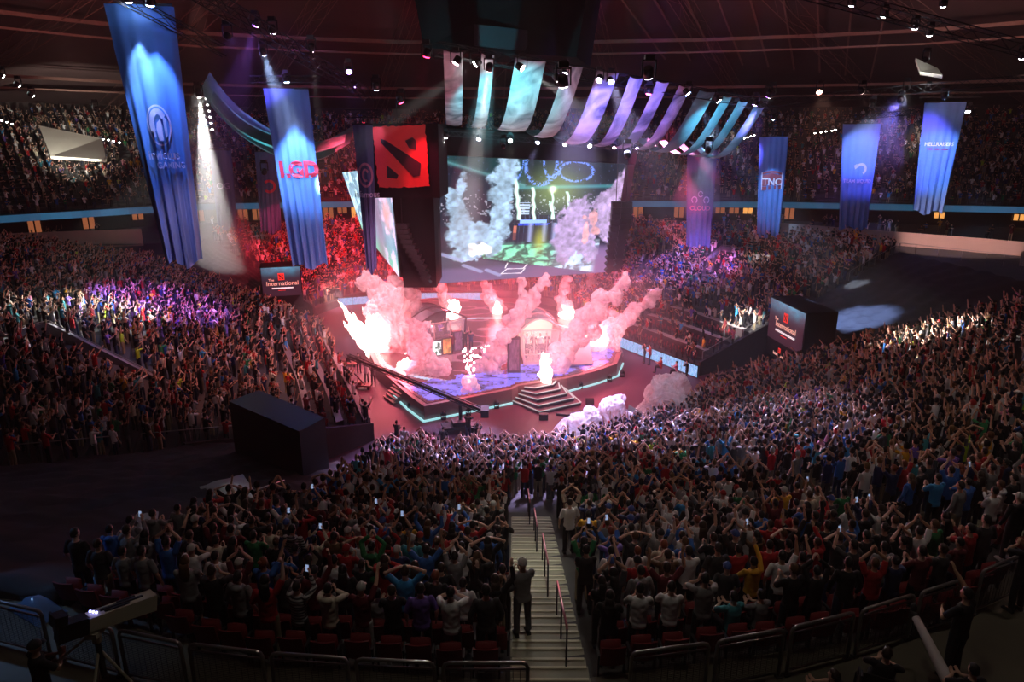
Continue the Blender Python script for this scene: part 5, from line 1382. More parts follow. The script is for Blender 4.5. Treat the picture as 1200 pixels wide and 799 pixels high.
# front stairs of the stage
r = empty('stage_stairs', atz(636, 464, 0)); dirx = (SP[3]-SP[1]).normalized(); out = Vector((dirx.y, -dirx.x, 0)).normalized()
mid = (SP[1].lerp(SP[3], .5)); Wst = (SP[3]-SP[1]).length*.92
step_m = mat('step_dark', (.10, .07, .08), .5); edge_m = mat('step_edge', (.3, .5, .48), .4, emit=(.55, .95, .90), es=.22)
for k in range(5):
    z1 = SZ-.22*k; wd = Wst*(.62+.11*k); dp = .55*(k+1)
    a = mid-dirx*wd/2; b = mid+dirx*wd/2; c = b+out*dp-dirx*.6; d = a+out*dp+dirx*.6
    mb = MB(); mb.prism([(a.x, a.y), (d.x, d.y), (c.x, c.y), (b.x, b.y)], max(0, z1-.22), z1-.02); wbuild(mb, 'step', step_m, r)
    s_ = [x for x in r.children][-1]
    mb = MB()
    for p, q in ((a, d), (d, c), (c, b)): mb.bar((p.x, p.y, z1-.02), (q.x, q.y, z1-.02), .10, .05)
    wl = r.location; mb.v = [(p[0]-wl.x, p[1]-wl.y, p[2]-wl.z) for p in mb.v]; mb.build('edge_light', edge_m, s_)
tag(r, 'five-step front stairs of the stage with pale lit edges', 'stairs')
r = empty('stage_stairs', atz(452, 466, 0)); p0 = atz(450, 467, 0); p1 = atz(466, 447, SZ); d = Vector((p1.x-p0.x, p1.y-p0.y, 0)); sd = Vector((d.y, -d.x, 0)).normalized()
plank = mat('step_wood', (.55, .36, .30), .5)
for k in range(6):
    q = Vector((p0.x, p0.y, 0))+d*((k+.5)/6); zz = SZ*(k+1)/6; mb = MB(); mb.box((q.x+sd.x*.7, q.y+sd.y*.7, zz-.03), (d.length/6*1.05, 1.7, .06), math.atan2(d.y, d.x)); wbuild(mb, 'tread', plank, r)
for s_ in (0, 1.45):
    a = Vector((p0.x, p0.y, 0))+sd*s_; b = a+d; mb = MB(); n_ = sd*.04
    mb.hexa([a, a+d, a+d+n_, a+n_], [a+Vector((0, 0, .1)), a+d+Vector((0, 0, SZ-.05)), a+d+n_+Vector((0, 0, SZ-.05)), a+n_+Vector((0, 0, .1))]); wbuild(mb, 'stringer', stage_side, r)
tag(r, 'small wooden side stairs at the left of the stage', 'stairs')
# booths
glass = bpy.data.materials.new('booth_glass'); glass.use_nodes = True; b_ = glass.node_tree.nodes['Principled BSDF']; b_.inputs['Base Color'].default_value = (.8, .85, .9, 1); b_.inputs['Roughness'].default_value = .08; b_.inputs['Alpha'].default_value = .16; b_.inputs['Specular IOR Level'].default_value = .8
cream_e = mat('booth_wall_glow', (.6, .5, .45), .6, emit=(1., .72, .58), es=.75); frame_m = mat('booth_frame', (.70, .55, .52), .4, metal=.3); frame_d = mat('booth_frame_dark', (.08, .05, .06), .4, metal=.4); roofglass = mat('booth_roof', (.42, .40, .48), .15, alpha=.55)  # booth back wall glows: its lit look is put in as emission
def booth(c, rz, w, d, h, flare, label, lit, pics=False):
    r = empty('player_booth', (c.x, c.y, SZ+.05), rz)
    w2 = w*(1+flare)
    def P(x, y, z): k = z/h; ww = w*(1-k)+w2*k; return (x*ww, y*d, z)
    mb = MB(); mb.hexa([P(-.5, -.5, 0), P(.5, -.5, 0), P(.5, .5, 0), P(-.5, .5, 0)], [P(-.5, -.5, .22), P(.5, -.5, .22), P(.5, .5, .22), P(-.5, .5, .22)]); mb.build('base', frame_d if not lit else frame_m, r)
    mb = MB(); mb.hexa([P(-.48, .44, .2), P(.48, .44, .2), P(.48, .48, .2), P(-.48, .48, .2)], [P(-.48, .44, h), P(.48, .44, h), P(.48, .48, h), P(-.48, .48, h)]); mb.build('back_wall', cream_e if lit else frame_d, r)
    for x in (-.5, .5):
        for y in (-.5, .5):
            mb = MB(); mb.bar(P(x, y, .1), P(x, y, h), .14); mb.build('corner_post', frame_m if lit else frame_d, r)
    mb = MB()
    for x in (-.17, .17): mb.bar(P(x, -.5, .2), P(x, -.5, h), .07)
    for z in (.22, h*.30, h*.985): mb.bar(P(-.5, -.5, z), P(.5, -.5, z), .08)
    mb.build('front_frame', frame_m, r)
    mb = MB(); mb.hexa([P(-.49, -.50, .2), P(.49, -.50, .2), P(.49, -.492, .2), P(-.49, -.492, .2)], [P(-.49, -.50, h), P(.49, -.50, h), P(.49, -.492, h), P(-.49, -.492, h)]); mb.build('front_glass', glass, r)
    for x in (-.5, .5):
        mb = MB(); mb.hexa([P(x-.004, -.49, .2), P(x+.004, -.49, .2), P(x+.004, .49, .2), P(x-.004, .49, .2)], [P(x-.004, -.49, h), P(x+.004, -.49, h), P(x+.004, .49, h), P(x-.004, .49, h)]); mb.build('side_glass', glass, r)
    # arched roof
    n = 8; mb = MB(); V = []; F = []
    for k in range(n+1):
        a = -.5+k/n; z = h+.9*math.cos(a*PI)
        for y in (-.52, .52): V.append((a*w2, y*d, z))
    for k in range(n): F.append((2*k, 2*k+2, 2*k+3, 2*k+1))
    mb.add(V, F); mb.add([(x, y, z-.05) for x, y, z in V], [tuple(reversed(f)) for f in F]); mb.build('roof', roofglass, r)
    for y in (-.52, 0, .52):
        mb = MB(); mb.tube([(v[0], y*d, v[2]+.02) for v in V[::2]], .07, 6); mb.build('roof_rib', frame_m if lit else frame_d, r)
    mb = MB(); mb.box((0, -.15*d, .95), (w*.86, .6, .06)); 
    for x in (-.4, 0, .4): mb.box((x*w, -.15*d, .6), (.06, .5, .7))
    mb.build('desk', frame_d, r)
    for x in (-.32, -.11, .11, .32):
        mb = MB(); mb.box((x*w, -.18*d, 1.25), (.5, .05, .32)); mb.box((x*w, -.18*d, 1.04), (.08, .08, .14)); mb.build('monitor', blk0, r)
    tag(r, label, 'booth'); return r
blk0 = mat('monitor_black', (.02, .02, .025), .35)
cR = atz(629, 428, SZ); B1 = booth(cR+Vector((.1, 1.8, 0)), .10, 2.55, 3.6, 2.9, .24, 'brightly lit glass player booth on the right half of the stage', True)
cL = atz(508, 409, SZ); B2 = booth(cL+Vector((-.1, .6, 0)), .62, 4.2, 3.4, 2.6, .12, 'dark glass player booth on the left half of the stage', False)
def on(B, x, y, z=.25): q = Matrix.Rotation(B.rotation_euler.z, 3, 'Z') @ Vector((x, y, z)); return B.location+q
for i, (x, sh_) in enumerate(((-.8, 'white'), (-.25, 'black'), (.3, 'white'), (.85, 'black'))):
    person(on(B1, x, .45, .22), B1.rotation_euler.z+PI, ['with both arms up', 'with arms hanging down', 'with hands at the face', 'clapping before the chest'][i], sh_, i % 4, label='player number %s from left standing inside the lit booth' % ['one', 'two', 'three', 'four'][i], group='players in the booths')
for i, (x, y) in enumerate(((-1.6, .5), (-.9, .7), (-.3, .4), (.4, .7), (1.0, .4), (1.6, .6))):
    person(on(B2, x, y, .22), B2.rotation_euler.z+PI+.3, ['with arms hanging down', 'clapping before the chest', 'with both arms up'][i % 3], ['purple', 'black', 'navy', 'white', 'purple', 'black'][i], i % 4, label='%s person from the left inside the dark left booth' % nth(i), group='players in the booths')
# picture panels and dark totems beside the booths
def totem(u, v0, v1, wpx, label, paint, rz=.5):
    p = atz(u, v1, SZ); top = aty(u, v0, p.y); h = top.z-SZ; w = wpx/FPX*(p-Vector((0, 0, CAMZ))).length
    r = empty('picture_totem', (p.x, p.y, SZ+.04), rz); mb = MB(); mb.box((0, 0, h/2), (w*1.25, .4, h)); mb.build('housing', frame_d, r)
    n = 16; x, y = np.meshgrid(np.arange(n)/n, np.arange(2*n)/n/2)
    grid_led('picture', [Vector(q) for q in ((-w*.5, -.23, h*.96), (w*.5, -.23, h*.96), (w*.5, -.23, h*.06), (-w*.5, -.23, h*.06))], n, 2*n, paint(x, y), led_screen, r)
    tag(r, label, 'display'); return r
def pw_(x, y):
    n = fbm(x*5, y*5, 3); k = (n > .52)[..., None]*1.; return np.clip(np.array([.9, .9, .9])*(1-k)+np.array([.06, .12, .09])*k, 0, 1)
def po_(x, y):
    n = fbm(x*5, y*5, 8); n2 = fbm(x*7, y*6, 9); return np.stack([.75*n+.3, .35*n2+.05, .04+.12*n2*n], -1)*(.3+1.1*n[..., None])
def pp_(x, y): n = fbm(x*6, y*6, 4); return np.stack([.25*n+.03, .10*n, .15*n+.02], -1)
totem(511, 399, 417, 11, 'tall panel showing a black and white picture at the left booth', pw_)
totem(523, 396, 415, 10, 'tall panel showing an orange and yellow picture beside the white one', po_)
totem(536, 388, 411, 9, 'dim narrow panel at the right end of the left booth', pp_)
totem(602, 396, 436, 12, 'dark totem with a faint figure left of the lit booth', pp_, .1)
r = empty('trophy', atz(580, 420, SZ)+Vector((0, 0, .03))); gold = mat('pale_gold', (.6, .45, .35), .3, metal=.8)
mb = MB(); mb.cyl((0, 0, 0), (0, 0, 1.0), .28, 12, .22); mb.build('pedestal', frame_d, r); mb = MB(); mb.cyl((0, -.04, 1.25), (0, .04, 1.25), .22, 16); mb.cyl((0, 0, 1.0), (0, 0, 1.1), .06); mb.build('shield', gold, r); tag(r, 'small trophy on a dark pedestal in mid-stage', 'trophy')
# white podium wall right of the lit booth
r = empty('stage_ramp', atz(682, 436, SZ)); a, b, c, d = atz(665, 430, SZ), atz(695, 428, SZ), atz(690, 412, SZ), atz(664, 408, SZ)
mb = MB(); mb.hexa([a, b, c, d], [a+Vector((0, 0, .15)), b+Vector((0, 0, .15)), c+Vector((0, 0, 1.2)), d+Vector((0, 0, 1.2))]); wbuild(mb, 'slope', mat('ramp_white', (.55, .6, .62), .5), r); tag(r, 'pale sloped panel on the stage right of the lit booth', 'ramp')
# platform at the left rear of the stage
r = empty('side_platform', atz(470, 414, SZ)); q = atz(470, 412, SZ); mb = MB(); mb.box((q.x, q.y+.8, SZ+.35), (2.3, 1.8, .6), .3); wbuild(mb, 'riser', mat('riser_red', (.30, .10, .10), .5), r)
for x in (-.8, .9): mb = MB(); mb.cyl((q.x+x, q.y, SZ+.6), (q.x+x, q.y, SZ+3.4), .09); wbuild(mb, 'post', frame_m, r)
mb = MB(); mb.bar((q.x-.8, q.y, SZ+3.4), (q.x+.9, q.y, SZ+3.4), .12); wbuild(mb, 'beam', frame_m, r); tag(r, 'small platform with two pale posts left of the dark booth', 'platform')
# LED boards round the floor
def board_paint(nx, ny, seed):
    x, y = np.meshgrid(np.arange(nx)/nx*14, np.arange(ny)/ny*1.); n = fbm(x*2.2, y*3, seed); n2 = fbm(x*6, y*5, seed+3)
    return np.stack([.10+.25*n2, .22+.3*n, .42+.45*n], -1)*(.5+.8*n2[..., None])
def led_board(a, b, h, label, seed, panels=6, z=.05):
    r = empty('led_board', a); d = (b-a)
    n = Vector((-d.y, d.x, 0)).normalized()*.12
    if n.dot(Vector((-a.x, 50-a.y, 0))) > 0: n = -n
    for i in range(panels):
        p = a+d*(i/panels); q = a+d*((i+.985)/panels)
        mb = MB(); mb.hexa([(p.x, p.y, z), (q.x, q.y, z), (q.x+n.x, q.y+n.y, z), (p.x+n.x, p.y+n.y, z)], [(p.x, p.y, z+h), (q.x, q.y, z+h), (q.x+n.x, q.y+n.y, z+h), (p.x+n.x, p.y+n.y, z+h)]); c_ = wbuild(mb, 'panel', box_black, r)
        o_ = -n*.2; L0 = r.location
        grid_led('picture', [Vector((p.x+o_.x, p.y+o_.y, z+h*.98))-L0, Vector((q.x+o_.x, q.y+o_.y, z+h*.98))-L0, Vector((q.x+o_.x, q.y+o_.y, z+h*.04))-L0, Vector((p.x+o_.x, p.y+o_.y, z+h*.04))-L0], 26, 10, board_paint(26, 10, seed+i), led_screen, c_)
    tag(r, label, 'led board'); return r
led_board(Vector((7.6, 64.3, 0)), Vector((14.9, 51.8, 0)), 1.0, 'row of pale blue LED boards in front of the red seats at right', 3, 8)
led_board(Vector((-20.0, 76.5, 0)), Vector((-12, 79.3, 0)), .9, 'LED boards at the far left end of the floor', 14, 5)
led_board(Vector((-12, 79.3, 0)), Vector((-2, 79.6, 0)), .9, 'LED boards behind the stage under the far crowd', 24, 6)
# crew, photographers and gear on the floor
FLOORP = [(475, 531, 'with arms hanging down', 'white', 0, 'crew member in white shirt standing at the left floor corner'), (466, 523, 'with arms crossed', 'black', 1, 'crew member in black with a tablet at the left floor corner'),
 (520, 531, 'with arms hanging down', 'charcoal', 3, 'crew member in dark shirt and light shorts left of the crane cart'), (549, 514, 'with hands at the face', 'black', 1, 'crane operator in black behind the crane cart'),
 (560, 527, 'filming with raised hands', 'black', 3, 'cameraman in black shirt and shorts right of the crane'), (421, 437, 'with arms hanging down', 'black', 0, 'crew member in black by the left stage stairs'),
 (430, 449, 'filming with raised hands', 'grey', 0, 'camera operator in grey crouching by the left stage stairs'), (438, 452, 'with arms crossed', 'black', 0, 'crew member in black beside the left stage stairs'),
 (755, 425, 'with hands at the face', 'black', 0, 'photographer in black by the blue boards, left of the pair'), (761, 427, 'clapping before the chest', 'red', 1, 'person in red by the blue boards, right of the pair'),
 (774, 437, 'seated with a phone', 'red', 0, 'photographer in red sitting in front of the blue boards'), (792, 442, 'seated with a phone', 'pink', 0, 'person in pink sitting in front of the blue boards'), (804, 447, 'with hands at the face', 'black', 0, 'person in black standing at the near end of the blue boards'),
 (545, 410, 'with both arms up', 'black', 0, 'player in black celebrating beside the left booth'), (552, 411, 'clapping before the chest', 'navy', 0, 'player in navy beside the left booth, right of the celebrating one'), (530, 414, 'with arms hanging down', 'maroon', 0, 'player in maroon in front of the left booth')]
for u, v, po, sh_, tr_, lab in FLOORP:
    on_stage = v < 416 and u < 560
    p = atz(u, v, SZ+.04 if on_stage else 0.0); person(p, facing(p.x, p.y)+(0 if u > 700 or v > 480 else 1.), po, sh_, random.choice([0, 1]), label=lab, trou=tr_, short=(tr_ == 3))
def gear(p, label, kind):
    r = empty(kind, p)
    if kind == 'floor_light':
        mb = MB(); mb.box((0, 0, .06), (.36, .30, .12)); mb.build('base', black_metal, r); mb = MB(); mb.box((-.17, 0, .28), (.04, .12, .34)); mb.box((.17, 0, .28), (.04, .12, .34)); mb.build('yoke', black_metal, r); mb = MB(); mb.cyl((0, -.12, .36), (0, .18, .48), .15, 14, .12); mb.build('head', black_metal, r, True)
    elif kind == 'monitor_wedge':
        mb = MB(); mb.hexa([(-.3, -.22, 0), (.3, -.22, 0), (.3, .22, 0), (-.3, .22, 0)], [(-.3, -.05, .36), (.3, -.05, .36), (.3, .2, .40), (-.3, .2, .40)]); mb.build('cabinet', black_metal, r); mb = MB(); mb.hexa([(-.25, -.235, .03), (.25, -.235, .03), (.25, -.22, .03), (-.25, -.22, .03)], [(-.25, -.08, .34), (.25, -.08, .34), (.25, -.06, .34), (-.25, -.06, .34)]); mb.build('grille', mat('grille', (.06, .06, .065), .6), r)
    else:
        mb = MB(); mb.box((0, 0, .28), (1.3, .7, .10)); mb.box((-.3, 0, .45), (.5, .5, .25)); mb.build('bed', mat('cart_red', (.18, .05, .05), .5), r)
        for x in (-.5, .5):
            for y in (-.3, .3): mb = MB(); mb.cyl((x, y-.05, .12), (x, y+.05, .12), .12, 12); mb.build('wheel', black_metal, r)
        mb = MB(); mb.tube([(.2, 0, .3), (-.6, .1, 1.2)], .05, 8); mb.build('handle', black_metal, r)
    tag(r, label, kind.replace('_', ' ')); return r
for u, v, lab in ((582, 478, 'black floor light at the stage front below the sparks'), (481, 480, 'black floor light at the front left stage corner'), (520, 491, 'black floor light left of the crane cart at the stage front'), (680, 455, 'black floor light right of the stage stairs'), (714, 447, 'black floor light at the front right stage edge'), (729, 441, 'black floor light at the far right stage corner'), (549, 486, 'black flame projector by the crane on the floor')): gear(atz(u, v, 0), lab, 'floor_light')
gear(atz(637, 491, 0), 'black monitor box standing alone on the floor before the stairs', 'monitor_wedge'); gear(atz(691, 473, 0), 'black monitor box on the floor right of the lone one', 'monitor_wedge')
gear(atz(425, 455, 0), 'small red cart with a raised handle left of the stage', 'equipment_cart'); gear(atz(409, 429, 0), 'small cart at the far end of the crane arm', 'equipment_cart')
# camera crane
base = atz(538, 503, 0); tip = atz(408, 417, 2.6); r = empty('camera_crane', base)
piv = base+Vector((.1, .2, 1.9)); back = piv+(piv-tip).normalized()*2.2
mb = MB(); mb.box((base.x, base.y, .30), (2.2, 1.1, .16), .3); mb.box((base.x, base.y, .5), (.9, .8, .3), .3); wbuild(mb, 'dolly', black_metal, r)
for sx in (-.85, .85):
    for sy in (-.5, .5): mb = MB(); mb.cyl((base.x+sx, base.y+sy-.08, .2), (base.x+sx, base.y+sy+.08, .2), .2, 14); wbuild(mb, 'wheel', black_metal, r)
mb = MB(); mb.cyl((base.x+.1, base.y+.2, .5), piv, .12, 10); wbuild(mb, 'column', black_metal, r)
mb = truss_bar(back, tip, .26) if 'truss_bar' in globals() else MB(); mb.bar(back, tip, .16); wbuild(mb, 'boom', black_metal, r)
mb = MB(); mb.box(back, (.5, .9, .5)); wbuild(mb, 'counterweight', black_metal, r)
mb = MB(); mb.box(tip+Vector((0, 0, -.25)), (.3, .45, .3)); mb.cyl(tip+Vector((0, .2, -.25)), tip+Vector((.1, .55, -.3)), .09, 10); wbuild(mb, 'camera_head', black_metal, r)
tag(r, 'long black camera crane reaching over the floor left of the stage', 'crane')
# entry wings at the near floor edge
wing_m = mat('wing_panel', (.45, .42, .44), .5, noise_amt=.15); wing_d = mat('wing_dark', (.03, .03, .035), .6)
r = empty('entrance_wing', atz(655, 528, 0))
a, b, c, d = atz(636, 538, 0), atz(688, 528, 0), atz(694, 505, 0), atz(668, 506, 0)
mb = MB(); mb.hexa([a, b, c, d], [p+Vector((0, 0, h_)) for p, h_ in zip((a, b, c, d), (.45, .5, 1.1, 1.1))]); wbuild(mb, 'ramp', wing_m, r)
e, f = atz(654, 512, .2), atz(694, 508, .2)
mb = MB(); mb.hexa([d+Vector((-.2, -.1, 1.1)), c+Vector((0, -.1, 1.1)), c+Vector((0, .9, 1.1)), d+Vector((-.9, .6, .9))], [p+Vector((0, 0, .18)) for p in (d+Vector((-.2, -.1, 1.1)), c+Vector((0, -.1, 1.1)), c+Vector((0, .9, 1.1)), d+Vector((-.9, .6, .9)))]); wbuild(mb, 'top_slab', wing_d, r)
mb = MB(); 
for k in range(7):
    p = d.lerp(c, k/7); q = d.lerp(c, (k+.8)/7); w_ = .6; mb.add([(p.x, p.y-.35, 1.0), (q.x, q.y-.35, 1.0), ((p.x+q.x)/2, p.y-.75, .45)], [(0, 1, 2)]); mb.add([(p.x, p.y-.30, 1.0), (q.x, q.y-.30, 1.0), ((p.x+q.x)/2, p.y-.70, .45)], [(2, 1, 0)])
wbuild(mb, 'toothed_edge', wing_d, r)['kind'] = 'stuff'
tag(r, 'angular pale and black entrance wing left of the white smoke', 'ramp')
r = empty('entrance_wing', atz(742, 516, 0)); a, b, c, d = atz(733, 517, 0), atz(750, 514, 0), atz(747, 506, 0), atz(735, 507, 0)
mb = MB(); mb.hexa([a, b, c, d], [p+Vector((0, 0, h_)) for p, h_ in zip((a, b, c, d), (.9, .5, 1.5, 2.0))]); wbuild(mb, 'panel', mat('wing_pale', (.55, .58, .58), .5), r); tag(r, 'pale angular entrance wing right of the white smoke', 'ramp')
r = empty('monitor_screen', atz(757, 513, 0)); mb = MB(); q = r.location; mb.box((q.x, q.y, .75), (1.5, .12, .8), -.3); mb.box((q.x, q.y+.1, .2), (.3, .3, .4)); wbuild(mb, 'case', mat('blue_grey', (.10, .16, .24), .4), r); tag(r, 'small blue-grey monitor behind the heads near the smoke', 'monitor')
# round press desk at the near left floor edge
r = empty('press_desk', atz(500, 549, 0)); q = atz(500, 547, .75); mb = MB(); mb.tube([(q.x-2.2, q.y+.9, .76), (q.x-.6, q.y+.6, .76), (q.x+1.1, q.y-.2, .76), (q.x+1.9, q.y-1.0, .76)], (.55, .04), 10, ref=(0, 1, 0)); wbuild(mb, 'desk_top', mat('desk_white', (.65, .63, .66), .5), r); mb = MB()
for k, (dx, dy) in enumerate(((-2.0, .85), (-.6, .6), (.9, 0), (1.8, -.9))): mb = MB(); mb.box((q.x+dx, q.y+dy, .37), (.08, .5, .74)); wbuild(mb, 'leg', steel0 if 0 else black_metal, r)
tag(r, 'curved white desk at the near left edge of the floor', 'desk')
# long desks and red seats in the first rows of the left tier and the right tier
desk_m = mat('desk_grey', (.34, .30, .30), .5, noise_amt=.2); seatdesk = mat('desk_front', (.05, .03, .035), .6)
def tier_desk(nm, k, u0, u1, label):
    sp = BL[nm]['sp']; NN_ = BL[nm]['N']; r = empty('long_desk', S(sp, u0, (k+.1)/NN_)); n = 10
    P = [S(sp, u0+(u1-u0)*i/n, (k+.12)/NN_) for i in range(n+1)]; Q = [S(sp, u0+(u1-u0)*i/n, (k+.62)/NN_) for i in range(n+1)]; z = S(sp, (u0+u1)/2, (k+.5)/NN_).z
    zs = [S(sp, u0+(u1-u0)*i/n, (k+.5)/NN_).z+.74 for i in range(n+1)]
    mb = MB()
    for i in range(n): mb.hexa([(P[i].x, P[i].y, zs[i]-.05), (P[i+1].x, P[i+1].y, zs[i+1]-.05), (Q[i+1].x, Q[i+1].y, zs[i+1]-.05), (Q[i].x, Q[i].y, zs[i]-.05)], [(P[i].x, P[i].y, zs[i]), (P[i+1].x, P[i+1].y, zs[i+1]), (Q[i+1].x, Q[i+1].y, zs[i+1]), (Q[i].x, Q[i].y, zs[i])])
    wbuild(mb, 'desk_top', desk_m, r); mb = MB()
    for i in range(n): mb.hexa([(P[i].x, P[i].y, zs[i]-.75), (P[i+1].x, P[i+1].y, zs[i+1]-.75), (P[i+1].x+.05, P[i+1].y+.03, zs[i+1]-.75), (P[i].x+.05, P[i].y+.03, zs[i]-.75)], [(P[i].x, P[i].y, zs[i]-.05), (P[i+1].x, P[i+1].y, zs[i+1]-.05), (P[i+1].x+.05, P[i+1].y+.03, zs[i+1]-.05), (P[i].x+.05, P[i].y+.03, zs[i]-.05)])
    wbuild(mb, 'front_panel', seatdesk, r); tag(r, label, 'desk')
tier_desk('left', 0, .05, 3.7, 'long grey desk on the lowest step of the left tier')
tier_desk('left', 2, .05, 3.6, 'long grey desk on the second desk row of the left tier')
tier_desk('left', 4, .05, 3.4, 'long grey desk on the uppermost desk row of the left tier')
tier_desk('right', 1, 1.3, 2.9, 'lower white-grey desk among the red seats at right')
tier_desk('right', 3, 1.5, 2.9, 'middle white-grey desk among the red seats at right')
tier_desk('right', 5, 1.6, 2.9, 'upper white-grey desk among the red seats at right')
cnt = 0
for nm, ks, u0, u1, txt in (('left', (1, 3), .1, 3.3, 'left'), ('right', (0, 2, 4), 1.4, 2.85, 'right')):
    for k in ks:
        sp = BL[nm]['sp']; NN_ = BL[nm]['N']; a = S(sp, u0, k/NN_); n = 26 if nm == 'left' else 15
        for i in range(n):
            u = u0+(u1-u0)*i/(n-1); p = S(sp, u, (k+.35)/NN_); z = S(sp, u, (k+.5)/NN_).z
            place_seat(p.x, p.y, z, facing(p.x, p.y), 'red folding seat on the %s tier, %s desk row, %s from near end' % (txt, nth(ks.index(k)), nth(i if nm == 'left' else n-1-i)), 'red seats between the desks')
# ------------------------------------------------------------------ roof
roof_m = mat('roof_panels', (.07, .035, .035), .85, noise_amt=.5, noise_scale=.15, bump=.2); beam_m = mat('roof_beam', (.20, .10, .08), .7, noise_amt=.3)
EAVE = [outw(p, 27.5) for p in RIB]+[Vector((80, -20, 0)), Vector((30, -40, 0)), Vector((-30, -40, 0)), Vector((-80, -20, 0))]
EAVE = [Vector((p.x, p.y, 23.5)) for p in EAVE]; PEAK = Vector((0, 42, 40)); n = len(EAVE)
mb = MB(); V = [tuple(p) for p in EAVE]+[tuple(PEAK)]; mb.add(V, [(i, (i+1) % n, n) for i in range(n)]); o = mb.build('ceiling', roof_m); o['kind'] = 'structure'
mb = MB(); V = [(p.x, p.y, 0) for p in EAVE]+[tuple(p) for p in EAVE]; mb.add(V, [(i, (i+1) % n, n+(i+1) % n, n+i) for i in range(n)]); o = mb.build('wall_outer', suite_wall); o['kind'] = 'structure'
R48 = resample([outw(p, 26) for p in RIB], 17); k_ = 0
for p in R48:
    a = Vector((p.x, p.y, 22.9)); u_, v_, d_ = proj(a)
    if u_ < -200 or u_ > 1400: continue
    b = a.lerp(PEAK, .93); b.z -= 1.2; k_ += 1
    mb = truss_bar(a, b, 1.5, 14); o = mb.build('trim_%d' % k_, beam_m); o['kind'] = 'structure'
for f in (.22, .45, .68):
    Q = [p.lerp(Vector((PEAK.x, PEAK.y, PEAK.z)), f) for p in resample([outw(p, 26) for p in RIB], 17)]
    mb = MB(); base_z = 23.2
    for a, b in zip(Q[:-1], Q[1:]):
        za = base_z+(PEAK.z-base_z)*f-1.4; mb.bar((a.x, a.y, za), (b.x, b.y, za), .35); mb.bar((a.x, a.y, za-1.3), (b.x, b.y, za-1.3), .2)
    k_ += 1; o = mb.build('trim_%d' % k_, beam_m); o['kind'] = 'structure'
# thin purlins near the top right of the view
mb = MB()
for i in range(9):
    a = Vector((6+i*3.4, 66, 0)); b = Vector((20+i*3.4, 96, 0))
    def rz_(p): return 23.5+(40-23.5)*max(0, 1-math.hypot(p.x/95, (p.y-42)/86))-.6
    mb.bar((a.x, a.y, rz_(a)), (b.x, b.y, rz_(b)), .18)
k_ += 1; o = mb.build('trim_%d' % k_, beam_m); o['kind'] = 'structure'
# lighting trusses
def ltruss(u0, v0, y0, u1, v1, y1, label, s=.7):
    a = aty(u0, v0, y0); b = aty(u1, v1, y1); mb = truss_bar(a, b, s); o = mb.build('truss', truss_m); tag(o, label, 'truss'); return a, b
LT = {}
LT['l'] = ltruss(215, -20, 34, 432, 112, 58, 'long dark lighting truss running from the top left towards the screen')
LT['l2'] = ltruss(130, -10, 40, 262, 60, 44, 'black truss carrying the nearest tall blue banner', .6)
LT['r'] = ltruss(880, 122, 62, 1210, 92, 62, 'long dark lighting truss above the right banners')
LT['r2'] = ltruss(940, -12, 40, 1210, 60, 44, 'dark truss with white lamps at the top right')
LT['s'] = ltruss(512, 155, 56.2, 760, 176, 64.5, 'thin truss with a row of lamps along the top of the main screen', .35)
LT['c'] = ltruss(980, 140, 66, 1065, 132, 66, 'short truss between the two right-hand banners', .4)
# dark scoreboard housing above the canopy
a = aty(556, 30, 58); b = aty(618, 42, 60); r = empty('scoreboard', (a.x, 58, a.z-2))
mb = MB(); mb.hexa([(a.x-4, 58, a.z-1.6), (b.x+4, 60, b.z-1.6), (b.x+6, 68, b.z-1.6), (a.x-4, 66, a.z-1.6)], [(a.x-5, 57, a.z+5), (b.x+5, 60, b.z+5), (b.x+7, 69, b.z+5), (a.x-5, 67, a.z+5)]); wbuild(mb, 'housing', box_black, r)
mb = MB(); mb.hexa([(a.x, 57.5, a.z-1.5), (b.x, 59.4, b.z-1.2), (b.x, 59.6, b.z-1.2), (a.x, 57.7, a.z-1.5)], [(a.x, 57.2, a.z+.0), (b.x, 59.1, b.z+.3), (b.x, 59.6, b.z+.3), (a.x, 57.7, a.z)]); wbuild(mb, 'sign_face', mat('dim_sign', (.03, .028, .038), .5, emit=(.22, .18, .30), es=.0), r)
tag(r, 'dark centre scoreboard hanging above the striped canopy', 'scoreboard')

